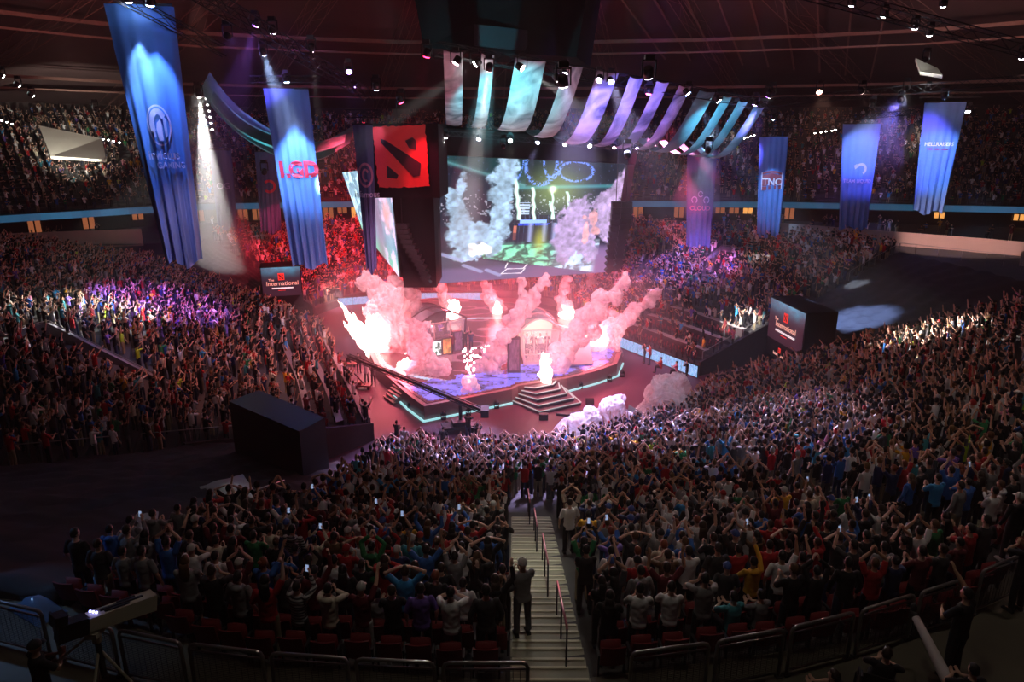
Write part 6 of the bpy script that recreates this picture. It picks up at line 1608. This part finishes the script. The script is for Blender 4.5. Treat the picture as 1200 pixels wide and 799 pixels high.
# ------------------------------------------------------------------ lamps
lens = {}
def lens_mat(col, s):
    k = (tuple(round(c, 2) for c in col), s)
    if k not in lens: lens[k] = mat('lamp_lens_%d' % len(lens), (.5, .5, .5), .3, emit=col, es=s)
    return lens[k]
def spotlight(loc, tgt, pw, col=(1, 1, 1), ang=30, label='', es=30., size=.30, blend=.6, r=.15, body=True, group=None, cat='spotlight'):
    loc = Vector(loc); tgt = Vector(tgt); d = (tgt-loc).normalized(); q = d.to_track_quat('-Z', 'Y')
    root = empty('spotlight', loc) if body else None
    if body:
        M = q.to_matrix(); mb = MB(); mb.tube([(0, 0, size*1.5), (0, 0, size*1.2), (0, 0, 0)], [size*.55, size*.75, size*.8], 12); mb.v = [tuple(M @ Vector(p)) for p in mb.v]; mb.build('head', black_metal, root, True)
        mb = MB(); mb.ball((0, 0, -.02), (size*.7, size*.7, size*.25), 12, 8); mb.v = [tuple(M @ Vector(p)) for p in mb.v]; mb.build('lens', lens_mat(col, es), root, True)
        mb = MB(); s_ = size; mb.bar((-s_*1.0, 0, 0), (-s_*1.0, 0, s_*2.2), s_*.2); mb.bar((s_*1.0, 0, 0), (s_*1.0, 0, s_*2.2), s_*.2); mb.bar((-s_*1.1, 0, s_*2.2), (s_*1.1, 0, s_*2.2), s_*.3); mb.box((0, 0, s_*2.6), (s_*1.4, s_*1.2, s_*.8)); mb.build('yoke', black_metal, root)
        tag(root, label, cat, group)
    if pw > 0:
        l = bpy.data.lights.new('spot', 'SPOT'); l.energy = pw; l.color = col; l.spot_size = R(ang); l.spot_blend = blend; l.shadow_soft_size = r
        o = bpy.data.objects.new('spot', l); COL.objects.link(o); o.location = loc+d*.12; o.rotation_euler = q.to_euler()
    return root
W_ = (1, .97, .92); CB = (.45, .6, 1.); BLU = (.22, .38, 1.); PUR = (.38, .18, 1.); RED = (1, .10, .12); PNK = (1, .28, .38); TEA = (.12, .75, .85); WRM = (1, .82, .58)
def px(u, v, y): return aty(u, v, y)
def g0(u, v, z=0): return atz(u, v, z)
# banner lights
spotlight(px(176, 6, 40.5), px(185, 150, 42), 6500, BLU, 40, 'blue-white lamp at the top of the nearest banner', 60)
spotlight(px(150, 2, 40.6), px(170, 110, 42), 4500, (.6, .75, 1), 26, 'lamp at the top left corner of the nearest banner', 60)
spotlight(px(309, 63, 52), px(352, 200, 60), 22000, (.42, .58, 1), 26, 'bright lamp with a beam falling on the blue LGD banner', 90)
spotlight(px(336, 96, 58.2), px(356, 240, 60), 9000, (.5, .68, 1), 34, 'lamp on the truss right above the blue LGD banner', 30)
spotlight(px(267, 43, 46), px(300, 80, 60), 14000, PUR, 28, 'violet lamp on the long left truss near its top', 90)
spotlight(px(409, 84, 55), px(424, 180, 50), 9000, PUR, 26, 'violet lamp on the long left truss at its lower end', 60)
spotlight(px(441, 104, 50), px(444, 180, 53), 2200, (.4, .5, 1), 18, 'small blue lamp above the red emblem', 60)
spotlight(px(906, 139, 72), px(905, 230, 78), 7000, (.35, .6, 1), 26, 'pale blue lamp above the crest banner', 70)
spotlight(px(895, 136, 72), px(870, 190, 80), 12000, PUR, 30, 'violet lamp left of the crest banner', 90)
spotlight(px(1055, 119, 66), px(1010, 190, 76), 14000, (.28, .22, 1), 34, 'violet-blue lamp between the two right banners', 110)
spotlight(px(1022, 124, 66), px(1005, 180, 76), 9000, (.45, .6, 1), 26, 'white-blue lamp on the short truss', 40)
spotlight(px(1107, 113, 60), px(1098, 190, 72), 14000, (.40, .66, 1), 26, 'brilliant lamp above the right blue banner', 130)
spotlight(px(1107, 117, 62), px(1060, 190, 76), 14000, PUR, 40, 'second lamp just below the brilliant right one', 60, size=.2)
spotlight(px(836, 147, 68), px(818, 240, 74), 9000, (.5, .65, 1), 24, 'pale lamp with a beam left of the CLOUD banner', 80)
spotlight(px(854, 140, 68), px(835, 220, 74), 3000, PUR, 26, 'small violet lamp right of the pale beam', 60)
spotlight(px(365, 58, 50), g0(392, 328, 4), 160000, (1, .9, .88), 7, 'lamp on the long left truss aimed past the LGD banner', 50)
spotlight(px(320, 38, 46), g0(412, 399), 70000, (.9, .85, 1), 5, 'lamp on the long left truss throwing a round spot on the floor', 60)
# big beams and patches of light on the crowd
spotlight(px(233, 112, 60), px(262, 345, 76), 150000, W_, 15, 'white lamp throwing the broad pale beam at left', 90, size=.35)
spotlight(px(240, 142, 62), g0(25, 405, 6), 70000, (1, 1, .92), 18, 'white lamp beside the broad beam', 60, size=.25)
spotlight(px(534, 74, 44.5), g0(330, 440, 3), 14000, (1, .6, .6), 16, 'lamp at the left end of the canopy truss', 30)
spotlight(px(557, 75, 47), g0(110, 380, 5.5), 150000, (.95, 1, .95), 12, 'lamp with a glowing face near the left canopy strips', 90)
spotlight(px(573, 82, 46), px(540, 300, 58), 30000, W_, 12, 'lamp throwing a beam past the left canopy strips', 90)
spotlight(px(612, 80, 46.5), g0(1150, 432, 5), 300000, (1, .95, .88), 11, 'lamp hanging below the broadest canopy strip', 90)
spotlight(px(654, 93, 48), g0(870, 380, 3), 150000, W_, 9, 'lamp with a beam slanting to the right of the canopy', 90)
spotlight(px(661, 87, 48.3), g0(715, 545, 1), 170000, (.55, .46, 1), 30, 'round lamp below the first violet strip', 90)
spotlight(px(702, 94, 50), g0(560, 560, 2), 150000, (.62, .5, 1), 30, 'left of two round lamps below the broad violet strip', 90)
spotlight(px(716, 96, 51), g0(900, 560, 4), 110000, (.62, .56, 1), 26, 'right of two round lamps below the broad violet strip', 90)
spotlight(px(806, 110, 55.5), g0(1018, 388, 4), 200000, (.35, .5, 1), 15, 'lamp over the right part of the canopy', 60)
spotlight(px(842, 118, 56.5), g0(1000, 328, 6.5), 80000, (.8, .9, 1), 6, 'lamp near the right end of the canopy', 60)
spotlight(px(862, 128, 62), px(880, 290, 70), 9000, W_, 14, 'lamp with a narrow beam right of the canopy', 90)
spotlight(px(885, 122, 58.5), g0(760, 340, 3), 30000, (.6, .4, 1), 20, 'end lamp of the canopy truss', 60)
names_ = ['first', 'second', 'third', 'fourth', 'fifth', 'sixth', 'seventh', 'eighth']
tg = [(430, 430, 0), (520, 470, 0), (640, 700, 9), (500, 540, 0), (820, 620, 7), (1000, 500, 6), (700, 470, 0), (860, 420, 1)]; pwv = [9000, 9000, 9000, 40000, 9000, 9000, 6000, 9000]; cols = [(1, .9, .9), (.85, .8, 1), (1, .97, .85), (.5, .5, 1), (1, .9, .85), (1, .9, .8), PNK, (.6, .4, 1)]; an = [20, 20, 11, 22, 26, 26, 30, 22]
for i, (u, v) in enumerate(((522, 161), (561, 163), (598, 165), (630, 167), (662, 169), (691, 171), (720, 173), (746, 174))):
    spotlight(px(u, v, 55.6+i*1.1), g0(*tg[i]), pwv[i], cols[i], an[i], '%s lamp from the left in the row on top of the main screen' % names_[i], 80, size=.22, group='lamps along the top of the main screen')
for i, (u, v) in enumerate(((998, 6), (1036, 19), (1072, 33), (1105, 7), (1197, 68), (1089, 41))):
    spotlight(px(u, v, 42), px(u-120, v+500, 60), 0, (.85, .9, 1), 30, '%s white lamp at the top right, hanging from the dark truss' % names_[i], 40, size=.22, group='white lamps at the top right')
for i, (u, v) in enumerate(((3, 89), (22, 100), (38, 112))):
    spotlight(px(u, v, 60), px(u+90, v+60, 66), 1500 if i == 2 else 0, (.9, 1, .95), 24, '%s white lamp in the slanting row at the far left' % names_[i], 50, size=.25, group='white lamps at the far left')
def lamp_row(pts, Y, col, lab, group, s=.16, es=40):
    for i, (u, v) in enumerate(pts): spotlight(px(u, v, Y), px(u, v+200, Y-8), 0, col, 30, '%s lamp from the left in %s' % (nth(i), lab), es, size=s, group=group)
lamp_row([(239+1.4*i, 101+7.2*i) for i in range(8)], 74, (1, 1, .95), 'the steep row beside the white beam', 'steep row of small lamps')
lamp_row([(2, 141), (8, 143), (14, 145)], 84, (.95, 1, 1), 'the short row at the left edge', 'short row of lamps at the left edge')
lamp_row([(121, 163), (127, 164), (133, 165), (140, 167)], 84, (.95, 1, 1), 'the short row left of the nearest banner', 'short row of lamps by the banner')
lamp_row([(955, 156), (962, 155), (968, 154), (975, 153), (979, 152)], 96, (1, 1, .95), 'the small row right of the crest banner', 'row of small lamps right of the crest banner')
lamp_row([(806, 174), (811, 174), (816, 173)], 96, (1, 1, .95), 'the tiny row left of the CLOUD banner', 'tiny row of lamps')
lamp_row([(860+4*i, 166-1.3*i) for i in range(7)], 96, (1, 1, .9), 'the row among bright panels right of the canopy', 'row of lamps right of the canopy')
lamp_row([(1127, 130), (1134, 131)], 72, (.9, .9, 1), 'the pair right of the bright banner', 'pair of lamps by the right banner', .3, 60)
# soffit lights washing the roof
spotlight(px(112, 128, 70), px(85, 160, 88), 1500, (1, .98, .85), 40, 'lamp washing the white soffit at the far left', 60)
spotlight(px(1085, 70, 60), px(1088, 80, 66), 500, (1, 1, .95), 60, 'lamp near the white glare under the roof at right', 60, size=.3)
# canopy washes
spotlight(px(590, 170, 43), px(592, 112, 52), 9500, TEA, 58, 'teal wash lamp below the left canopy strips', 2, size=.2)
spotlight(px(735, 180, 46), px(722, 122, 57), 13000, (.24, .18, 1), 54, 'violet wash lamp below the middle canopy strips', 2, size=.3)
spotlight(px(830, 175, 54), px(840, 130, 64), 3500, (.2, .6, 1), 60, 'blue wash lamp below the right canopy strips', 2, size=.3)
spotlight(px(310, 200, 60), px(320, 150, 67), 1400, TEA, 70, 'teal wash lamp below the cloth swags', 2, size=.3)
spotlight(px(1010, 108, 60), Vector((46, 70, 8)), 26000, (1, .62, .55), 30, 'added warm lamp brightening the beige wall at right', 20)  # fill lamp added to brighten the beige wall
spotlight(px(1062, 104, 61), px(1060, 160, 101), 60000, (1, .98, .95), 8, 'lamp aimed at the small bright patch of the upper deck at right', 20)
spotlight(px(905, 110, 60), px(864, 168, 108), 50000, (1, 1, .92), 6, 'lamp aimed at the bright patch right of the canopy', 20)
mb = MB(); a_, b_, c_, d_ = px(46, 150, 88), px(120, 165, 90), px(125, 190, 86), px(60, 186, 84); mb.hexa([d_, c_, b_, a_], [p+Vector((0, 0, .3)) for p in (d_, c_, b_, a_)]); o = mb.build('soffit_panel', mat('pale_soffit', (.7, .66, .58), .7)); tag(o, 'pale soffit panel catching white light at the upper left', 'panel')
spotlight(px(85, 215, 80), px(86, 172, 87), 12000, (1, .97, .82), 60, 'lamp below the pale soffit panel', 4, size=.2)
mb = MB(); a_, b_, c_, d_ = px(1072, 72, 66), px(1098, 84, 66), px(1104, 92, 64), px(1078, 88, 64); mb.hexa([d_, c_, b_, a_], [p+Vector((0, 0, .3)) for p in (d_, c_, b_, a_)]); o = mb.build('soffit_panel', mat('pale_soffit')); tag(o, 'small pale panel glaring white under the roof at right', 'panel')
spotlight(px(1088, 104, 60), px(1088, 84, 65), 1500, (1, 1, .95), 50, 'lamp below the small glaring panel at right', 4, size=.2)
spotlight(px(300, 30, 49), g0(190, 380, 4), 90000, (.45, .16, 1), 30, 'violet wash lamp aimed at the left crowd', 20)
spotlight(px(230, -12, 36), g0(250, 450, 3), 9000, (1, .35, .30), 46, 'warm red wash lamp aimed at the left crowd', 20)
spotlight(px(900, 112, 58), g0(800, 330, 3), 60000, (.42, .20, 1), 30, 'violet wash lamp aimed at the right crowd', 20)
spotlight(px(960, 108, 60), g0(1000, 480, 6), 9000, (1, .45, .35), 44, 'warm red wash lamp aimed at the near right crowd', 20)
spotlight((0, 9, 30), (0, 15, 8), 1300, (1, .9, .75), 110, 'dim house lamp high above the near rows', 2, size=.4)
spotlight((14, 14, 29), (16, 24, 6), 1300, (1, .85, .75), 100, 'dim house lamp high above the near right rows', 2, size=.4)
spotlight((.7, 26, 27), (.7, 17, 6.5), 4200, (1, .98, .8), 16, 'narrow house lamp over the middle stairs', 2, size=.4)
spotlight((-11, 24, 26), (-10, 21.5, 6), 1600, (.85, .95, 1), 9, 'narrow lamp over the grey plastic sheet', 2, size=.3)
spotlight((-17.5, 15, 16), (-9.8, 12.3, 9), 900, (.25, .5, 1), 24, 'blue lamp aimed at the folded sheets by the left rail', 2, size=.3)
def pointl(loc, pw, col, r=.6):
    l = bpy.data.lights.new('glow', 'POINT'); l.energy = pw; l.color = col; l.shadow_soft_size = r; o = bpy.data.objects.new('glow', l); COL.objects.link(o); o.location = loc; return o

# ------------------------------------------------------------------ smoke and flame
def smoke_mat(name, thin):
    m = bpy.data.materials.new(name); m.use_nodes = True; nt = m.node_tree; nt.nodes.clear()
    out_ = nt.nodes.new('ShaderNodeOutputMaterial'); df = nt.nodes.new('ShaderNodeBsdfDiffuse'); tl = nt.nodes.new('ShaderNodeBsdfTranslucent'); tp = nt.nodes.new('ShaderNodeBsdfTransparent')
    df.inputs[0].default_value = (.93, .91, .93, 1); tl.inputs[0].default_value = (.93, .90, .92, 1)
    m1 = nt.nodes.new('ShaderNodeMixShader'); m1.inputs[0].default_value = .5; nt.links.new(df.outputs[0], m1.inputs[1]); nt.links.new(tl.outputs[0], m1.inputs[2])
    tc = nt.nodes.new('ShaderNodeTexCoord'); nz = nt.nodes.new('ShaderNodeTexNoise'); nz.inputs['Scale'].default_value = 1.4; nz.inputs['Detail'].default_value = 5; nt.links.new(tc.outputs['Object'], nz.inputs['Vector'])
    mr = nt.nodes.new('ShaderNodeMapRange'); mr.inputs[1].default_value = .35; mr.inputs[2].default_value = .68; mr.inputs[3].default_value = thin*.25; mr.inputs[4].default_value = min(.95, thin*1.6); nt.links.new(nz.outputs['Fac'], mr.inputs[0])
    m2 = nt.nodes.new('ShaderNodeMixShader'); nt.links.new(mr.outputs[0], m2.inputs[0]); nt.links.new(m1.outputs[0], m2.inputs[1]); nt.links.new(tp.outputs[0], m2.inputs[2]); nt.links.new(m2.outputs[0], out_.inputs['Surface']); return m
smoke_m = smoke_mat('smoke', .40)
flame_m = mat('flame', (1, .8, .7), .5, emit=(1., .62, .55), es=7.); spark_m = mat('spark', (1, .8, .8), .5, emit=(1., .75, .75), es=5.)
def puffdisp(amp, fr):
    def f(co):
        c = co.mean(0); out = co.copy()
        n = np.array([1.3*(.45-abs(mnoise.fractal(Vector(p)*fr*1.5, .6, 2.3, 5))) for p in co]); d = co-c
        nn = np.array([mnoise.noise_vector(Vector(p)*fr*.7) for p in co]); return out+nn*amp*1.2+(d/(np.linalg.norm(d, axis=1, keepdims=True)+1e-6))*(n*amp)[:, None]
    return f
def smoke(pts, rad, label, seed, vox=.075, amp=.24, m=None):
    random.seed(seed); P = [Vector(p) for p in pts]; mb = MB()
    base = P[0].copy(); tot = resample(P, 3+int(sum((b-a).length for a, b in zip(P[:-1], P[1:]))/.30))
    n = len(tot)
    for i, p in enumerate(tot):
        f = i/(n-1)*(len(rad)-1); k = min(int(f), len(rad)-2); r0 = rad[k]+(rad[k+1]-rad[k])*(f-k)
        for _ in range(3):
            j = Vector((random.gauss(0, 1), random.gauss(0, 1), random.gauss(0, .8)))*r0*.42; rr = r0*random.uniform(.45, .85)
            mb.ball(p-base+j, rr, 10, 8)
    me = remeshed(mb, 'smoke_plume', m or smoke_m, max(vox, max(rad)*.06), 0, puffdisp(amp*max(rad), 1.5/max(rad)**.6))
    o = link('smoke_plume', me, None, base); tag(o, label, 'smoke'); o['kind'] = 'stuff'; return o
def pl(Y, *pp): return [aty(u, v, Y) for u, v in pp]
smoke(pl(56.5, (458, 432), (470, 400), (462, 370), (452, 345), (430, 328)), [.9, 1.6, 1.7, 1.2, .5], 'big pink smoke cloud rising at the far left of the stage', 1)
smoke(pl(57, (468, 380), (480, 352), (462, 330)), [1.0, .8, .5], 'pink smoke drifting above the left platform', 2)
smoke(pl(50.5, (512, 444), (500, 425), (492, 400), (486, 378)), [1.1, 1.1, .75, .5], 'pink smoke column in front of the left booth', 3)
smoke(pl(66, (531, 372), (520, 352), (515, 333)), [.7, .6, .4], 'smoke trail behind the left booth', 4)
smoke(pl(70, (584, 370), (576, 350), (568, 330)), [.8, .6, .4], 'thin pink smoke at the back centre of the stage', 5)
smoke(pl(50.5, (568, 442), (585, 410), (604, 376), (614, 350), (612, 328)), [.9, .72, .6, .5, .3], 'long leaning smoke column in mid-stage', 6)
smoke(pl(52, (606, 370), (626, 348), (640, 325)), [.6, .5, .35], 'branch of pale smoke leaning right above mid-stage', 7)
smoke(pl(50, (648, 430), (672, 400), (700, 362), (732, 328)), [.75, .85, .68, .42], 'long smoke column leaning right in front of the lit booth', 8)
smoke(pl(68, (664, 378), (658, 350), (664, 325)), [.8, .55, .35], 'smoke behind the lit booth', 9)
smoke(pl(57, (700, 424), (704, 400), (722, 382), (745, 362), (768, 344)), [1.3, 1.1, .75, .6, .35], 'smoke column leaning far right at the stage edge', 10)
smoke(pl(74, (690, 352), (694, 335), (690, 318)), [.5, .4, .3], 'thin smoke trail behind the right side of the stage', 11)
smoke(pl(46, (548, 462), (550, 450), (549, 444)), [.45, .5, .4], 'small smoke puff under the sparks', 12)
smoke(pl(39.5, (673, 532), (682, 510), (684, 492)), [.7, 1.0, .75], 'white smoke puff beside the left entrance wing', 13)
smoke(pl(39.8, (706, 524), (718, 500), (722, 480)), [.7, 1.1, .85], 'white smoke puff before the right entrance wing', 14)
smoke(pl(42, (772, 496), (776, 476), (788, 456)), [.9, 1.3, 1.0], 'large lilac smoke cloud at the right edge of the floor', 15)
smoke(pl(42.5, (776, 460), (782, 450)), [.5, .45], 'small lilac smoke puff above the large one', 16)
def jet(base, top, w, label, n=9, seed=0, m=None, fan=.35):
    random.seed(seed); base = Vector(base); top = Vector(top); ax_ = top-base; mb = MB()
    for i in range(n):
        d = ax_+Vector((random.uniform(-1, 1), random.uniform(-.4, .4), random.uniform(-.2, .3)))*ax_.length*fan*(0 if i == 0 else 1); L = random.uniform(.55, 1.)
        pts = [Vector((0, 0, 0)), d*L*.3, d*L*.65, d*L]; mb.tube(pts, [w*.35, w*random.uniform(.5, .9), w*random.uniform(.35, .6), w*.06], 7)
        for _ in range(2): q = d*L*random.uniform(.3, 1.)+Vector((random.gauss(0, .2), 0, random.gauss(0, .2))); mb.ball(q, w*random.uniform(.15, .35), 6, 5)
    me = remeshed(mb, 'flame_jet', m or flame_m, max(.05, w*.16), 1, puffdisp(w*.35, 1.6/w)); o = link('flame_jet', me, None, base); tag(o, label, 'flame'); o['kind'] = 'stuff'; return o
jet(aty(450, 428, 56), aty(428, 355, 56), .55, 'huge fanned white flame at the far left of the stage', 17, 1, fan=.5)
jet(aty(470, 442, 51), aty(470, 418, 51), .45, 'bright white flame near the left stage stairs', 7, 2)
jet(aty(531, 374, 65), aty(532, 351, 65), .7, 'white flame behind the left booth', 6, 3, fan=.15)
jet(aty(584, 374, 69), aty(583, 356, 69), .7, 'white flame at the back centre of the stage', 6, 4, fan=.3)
jet(aty(640, 450, 48), aty(640, 414, 48), .5, 'tall white flame in front of the lit booth', 8, 5, fan=.14)
jet(aty(664, 382, 67), aty(666, 360, 67), .75, 'white flame behind the lit booth', 7, 6, fan=.4)
jet(aty(700, 415, 57.5), aty(704, 384, 57.5), .8, 'white-hot flame at the right edge of the stage', 9, 7, fan=.5)
jet(aty(470, 372, 60), aty(478, 350, 60), .6, 'small flame above the left platform', 6, 8, fan=.4)
# sparks: a loose fan of glowing bits
random.seed(9); mb = MB(); b0 = aty(548, 446, 46.5)
for i in range(60):
    f = random.random()**.7; q = aty(549+9*f+random.uniform(-17, 17)*f, 448-42*f+random.uniform(-4, 4), 46.5+random.uniform(-.8, .8)); mb.ball(q-b0, random.uniform(.05, .10), 5, 4)
o = mb.build('sparks', spark_m, None, False, b0); tag(o, 'fan of small glowing pink-white sparks above the stage front', 'sparks'); o['kind'] = 'stuff'
random.seed(10)
HOT = (1, .09, .12)
pointl(aty(440, 385, 55), 3300, (1, .12, .16), 1.2); pointl(aty(470, 420, 50), 990, (1, .12, .18), .8); pointl(aty(640, 400, 46.5), 1320, (1, .22, .26), .8); pointl(aty(700, 385, 56), 2640, (1, .11, .16), 1.); pointl(aty(583, 345, 68), 2420, HOT, 1.); pointl(aty(531, 345, 64), 1760, HOT, 1.); pointl(aty(664, 350, 66), 1540, HOT, 1.); pointl(aty(548, 430, 45.5), 550, HOT, .6)
pointl(on(B1, 0, -.1, 2.4), 110, (1, .75, .6), .3); pointl(on(B2, 0, 0, 2.3), 160, (1, .6, .7), .3)
# overhead red stage wash
spotlight(px(470, 120, 50), g0(600, 430), 5000, (1, .05, .14), 60, 'red wash lamp over the stage', 10)
spotlight(px(760, 110, 54), g0(700, 440), 4500, (1, .10, .34), 56, 'pink wash lamp over the right side of the floor', 10)
spotlight(px(500, 66, 43), g0(430, 460), 4500, (1, .03, .12), 44, 'crimson wash lamp over the left side of the floor', 10)
spotlight((-4, 72, 19), (-8, 88, 3), 60000, (1, .04, .07), 100, 'red wash lamp aimed at the crowd behind the stage', 10)
spotlight((-13, 63, 20), (-20, 78, 2), 50000, (1, .04, .08), 80, 'red wash lamp over the left rear of the floor', 10)
spotlight((14.5, 66, 20), (16, 78, 3), 26000, (1, .12, .30), 90, 'pink wash lamp aimed at the seats right of the stage', 10)
def fill(loc, tgt, pw, col, ang):
    l = bpy.data.lights.new('glow', 'SPOT'); l.energy = pw; l.color = col; l.spot_size = R(ang); l.spot_blend = 1.; l.shadow_soft_size = 1.; o = bpy.data.objects.new('glow', l); COL.objects.link(o); o.location = loc; o.rotation_euler = (Vector(tgt)-Vector(loc)).to_track_quat('-Z', 'Y').to_euler()
for a_, t_, e_ in (((-6, 42, 16), (-8, 54, 2), 9000), ((3, 44, 16), (4, 54, 2), 9000), ((-14, 50, 15), (-12, 58, 2), 7000), ((11, 48, 16), (8, 58, 2), 7000)): fill(a_, t_, e_, (1, .42, .50), 75)  # unseen fill lamps added to brighten the stage smoke
spotlight(px(660, 100, 30), g0(690, 515, 0), 2500, (.95, .9, 1), 16, 'added white lamp brightening the smoke by the entrance wings', 10)  # this lamp and the next are added to brighten the floor smoke
spotlight(px(760, 90, 32), g0(778, 490, 0), 7000, (.8, .75, 1), 16, 'added lilac lamp brightening the smoke at the right floor edge', 10)
# ------------------------------------------------------------------ haze and darkness
w = bpy.data.worlds.new('world'); scene.world = w; w.use_nodes = True; w.node_tree.nodes['Background'].inputs[0].default_value = (.5, .25, .3, 1); w.node_tree.nodes['Background'].inputs[1].default_value = .0
haze_m = bpy.data.materials.new('haze'); haze_m.use_nodes = True; nt = haze_m.node_tree; nt.nodes.clear(); o1 = nt.nodes.new('ShaderNodeOutputMaterial'); vsn = nt.nodes.new('ShaderNodeVolumeScatter'); vsn.inputs['Density'].default_value = HAZE; vsn.inputs['Anisotropy'].default_value = .25; nt.links.new(vsn.outputs[0], o1.inputs['Volume'])
if HAZE > 0:
    mb = MB(); mb.box((0, 50, 15.5), (150, 150, 31)); o = mb.build('haze', haze_m); tag(o, 'thin stage haze hanging in the whole hall', 'haze'); o['kind'] = 'stuff'
def hazebody(pts, rad, dens, label, name='local_haze'):  # local haze; the narrow cones are added to make lamp beams show
    m = bpy.data.materials.new('local_haze'); m.use_nodes = True; nt = m.node_tree; nt.nodes.clear(); o1 = nt.nodes.new('ShaderNodeOutputMaterial'); v_ = nt.nodes.new('ShaderNodeVolumeScatter'); v_.inputs['Density'].default_value = dens; v_.inputs['Color'].default_value = (.95, .95, .97, 1); nt.links.new(v_.outputs[0], o1.inputs['Volume'])
    mb = MB(); b = Vector(pts[0]); mb.tube([Vector(p)-b for p in pts], rad, 20); o = mb.build(name, m, None, True, b); tag(o, label, 'haze'); o['kind'] = 'stuff'
hazebody([px(233, 110, 60), px(240, 190, 66), px(248, 265, 71), px(252, 318, 75)], [.5, 2.3, 3.8, 5.5], .05, 'pale drifting haze shaped into a cone to show the broad white beam at left')
hazebody([px(1055, 117, 66), px(1035, 150, 70), px(1015, 190, 74)], [.6, 2.2, 3.6], .035, 'haze cone added to show the violet beam between the right banners')
hazebody([px(836, 146, 68), px(826, 190, 71), px(815, 240, 74)], [.5, 1.6, 2.6], .05, 'haze cone added to show the pale beam left of the CLOUD banner')
hazebody([px(309, 63, 52), px(330, 110, 55), px(348, 160, 58)], [.3, .9, 1.5], .018, 'haze cone added to show the beam above the LGD banner')
hazebody([px(573, 82, 46), px(556, 190, 52), px(540, 300, 57)], [.4, 1.4, 2.4], .03, 'haze cone added to show the beam crossing the left edge of the main screen')
hazebody([(-2, 60, 1.3), (-2, 60, 4), (-2, 60, 7.5), (-2, 60, 9)], [17, 18, 15, 6], .012, 'pink haze hanging over the stage')
pointl((0, 30, 30), 350, (1, .5, .45), 3.); fill((-34, 56, 24), (-40, 80, 38), 3600, (1, .42, .36), 120); fill((20, 62, 26), (30, 85, 38), 3600, (1, .48, .42), 120); fill((45, 60, 24), (50, 85, 36), 3500, (1, .5, .4), 120)  # unseen fill lamps added to lift the dark roof
scene.cycles.volume_bounces = 0
scene.cycles.use_adaptive_sampling = True; scene.cycles.adaptive_threshold = .04
scene.cycles.max_bounces = 5; scene.cycles.transparent_max_bounces = 8
scene.cycles.use_light_tree = True; scene.cycles.sample_clamp_indirect = 3.0
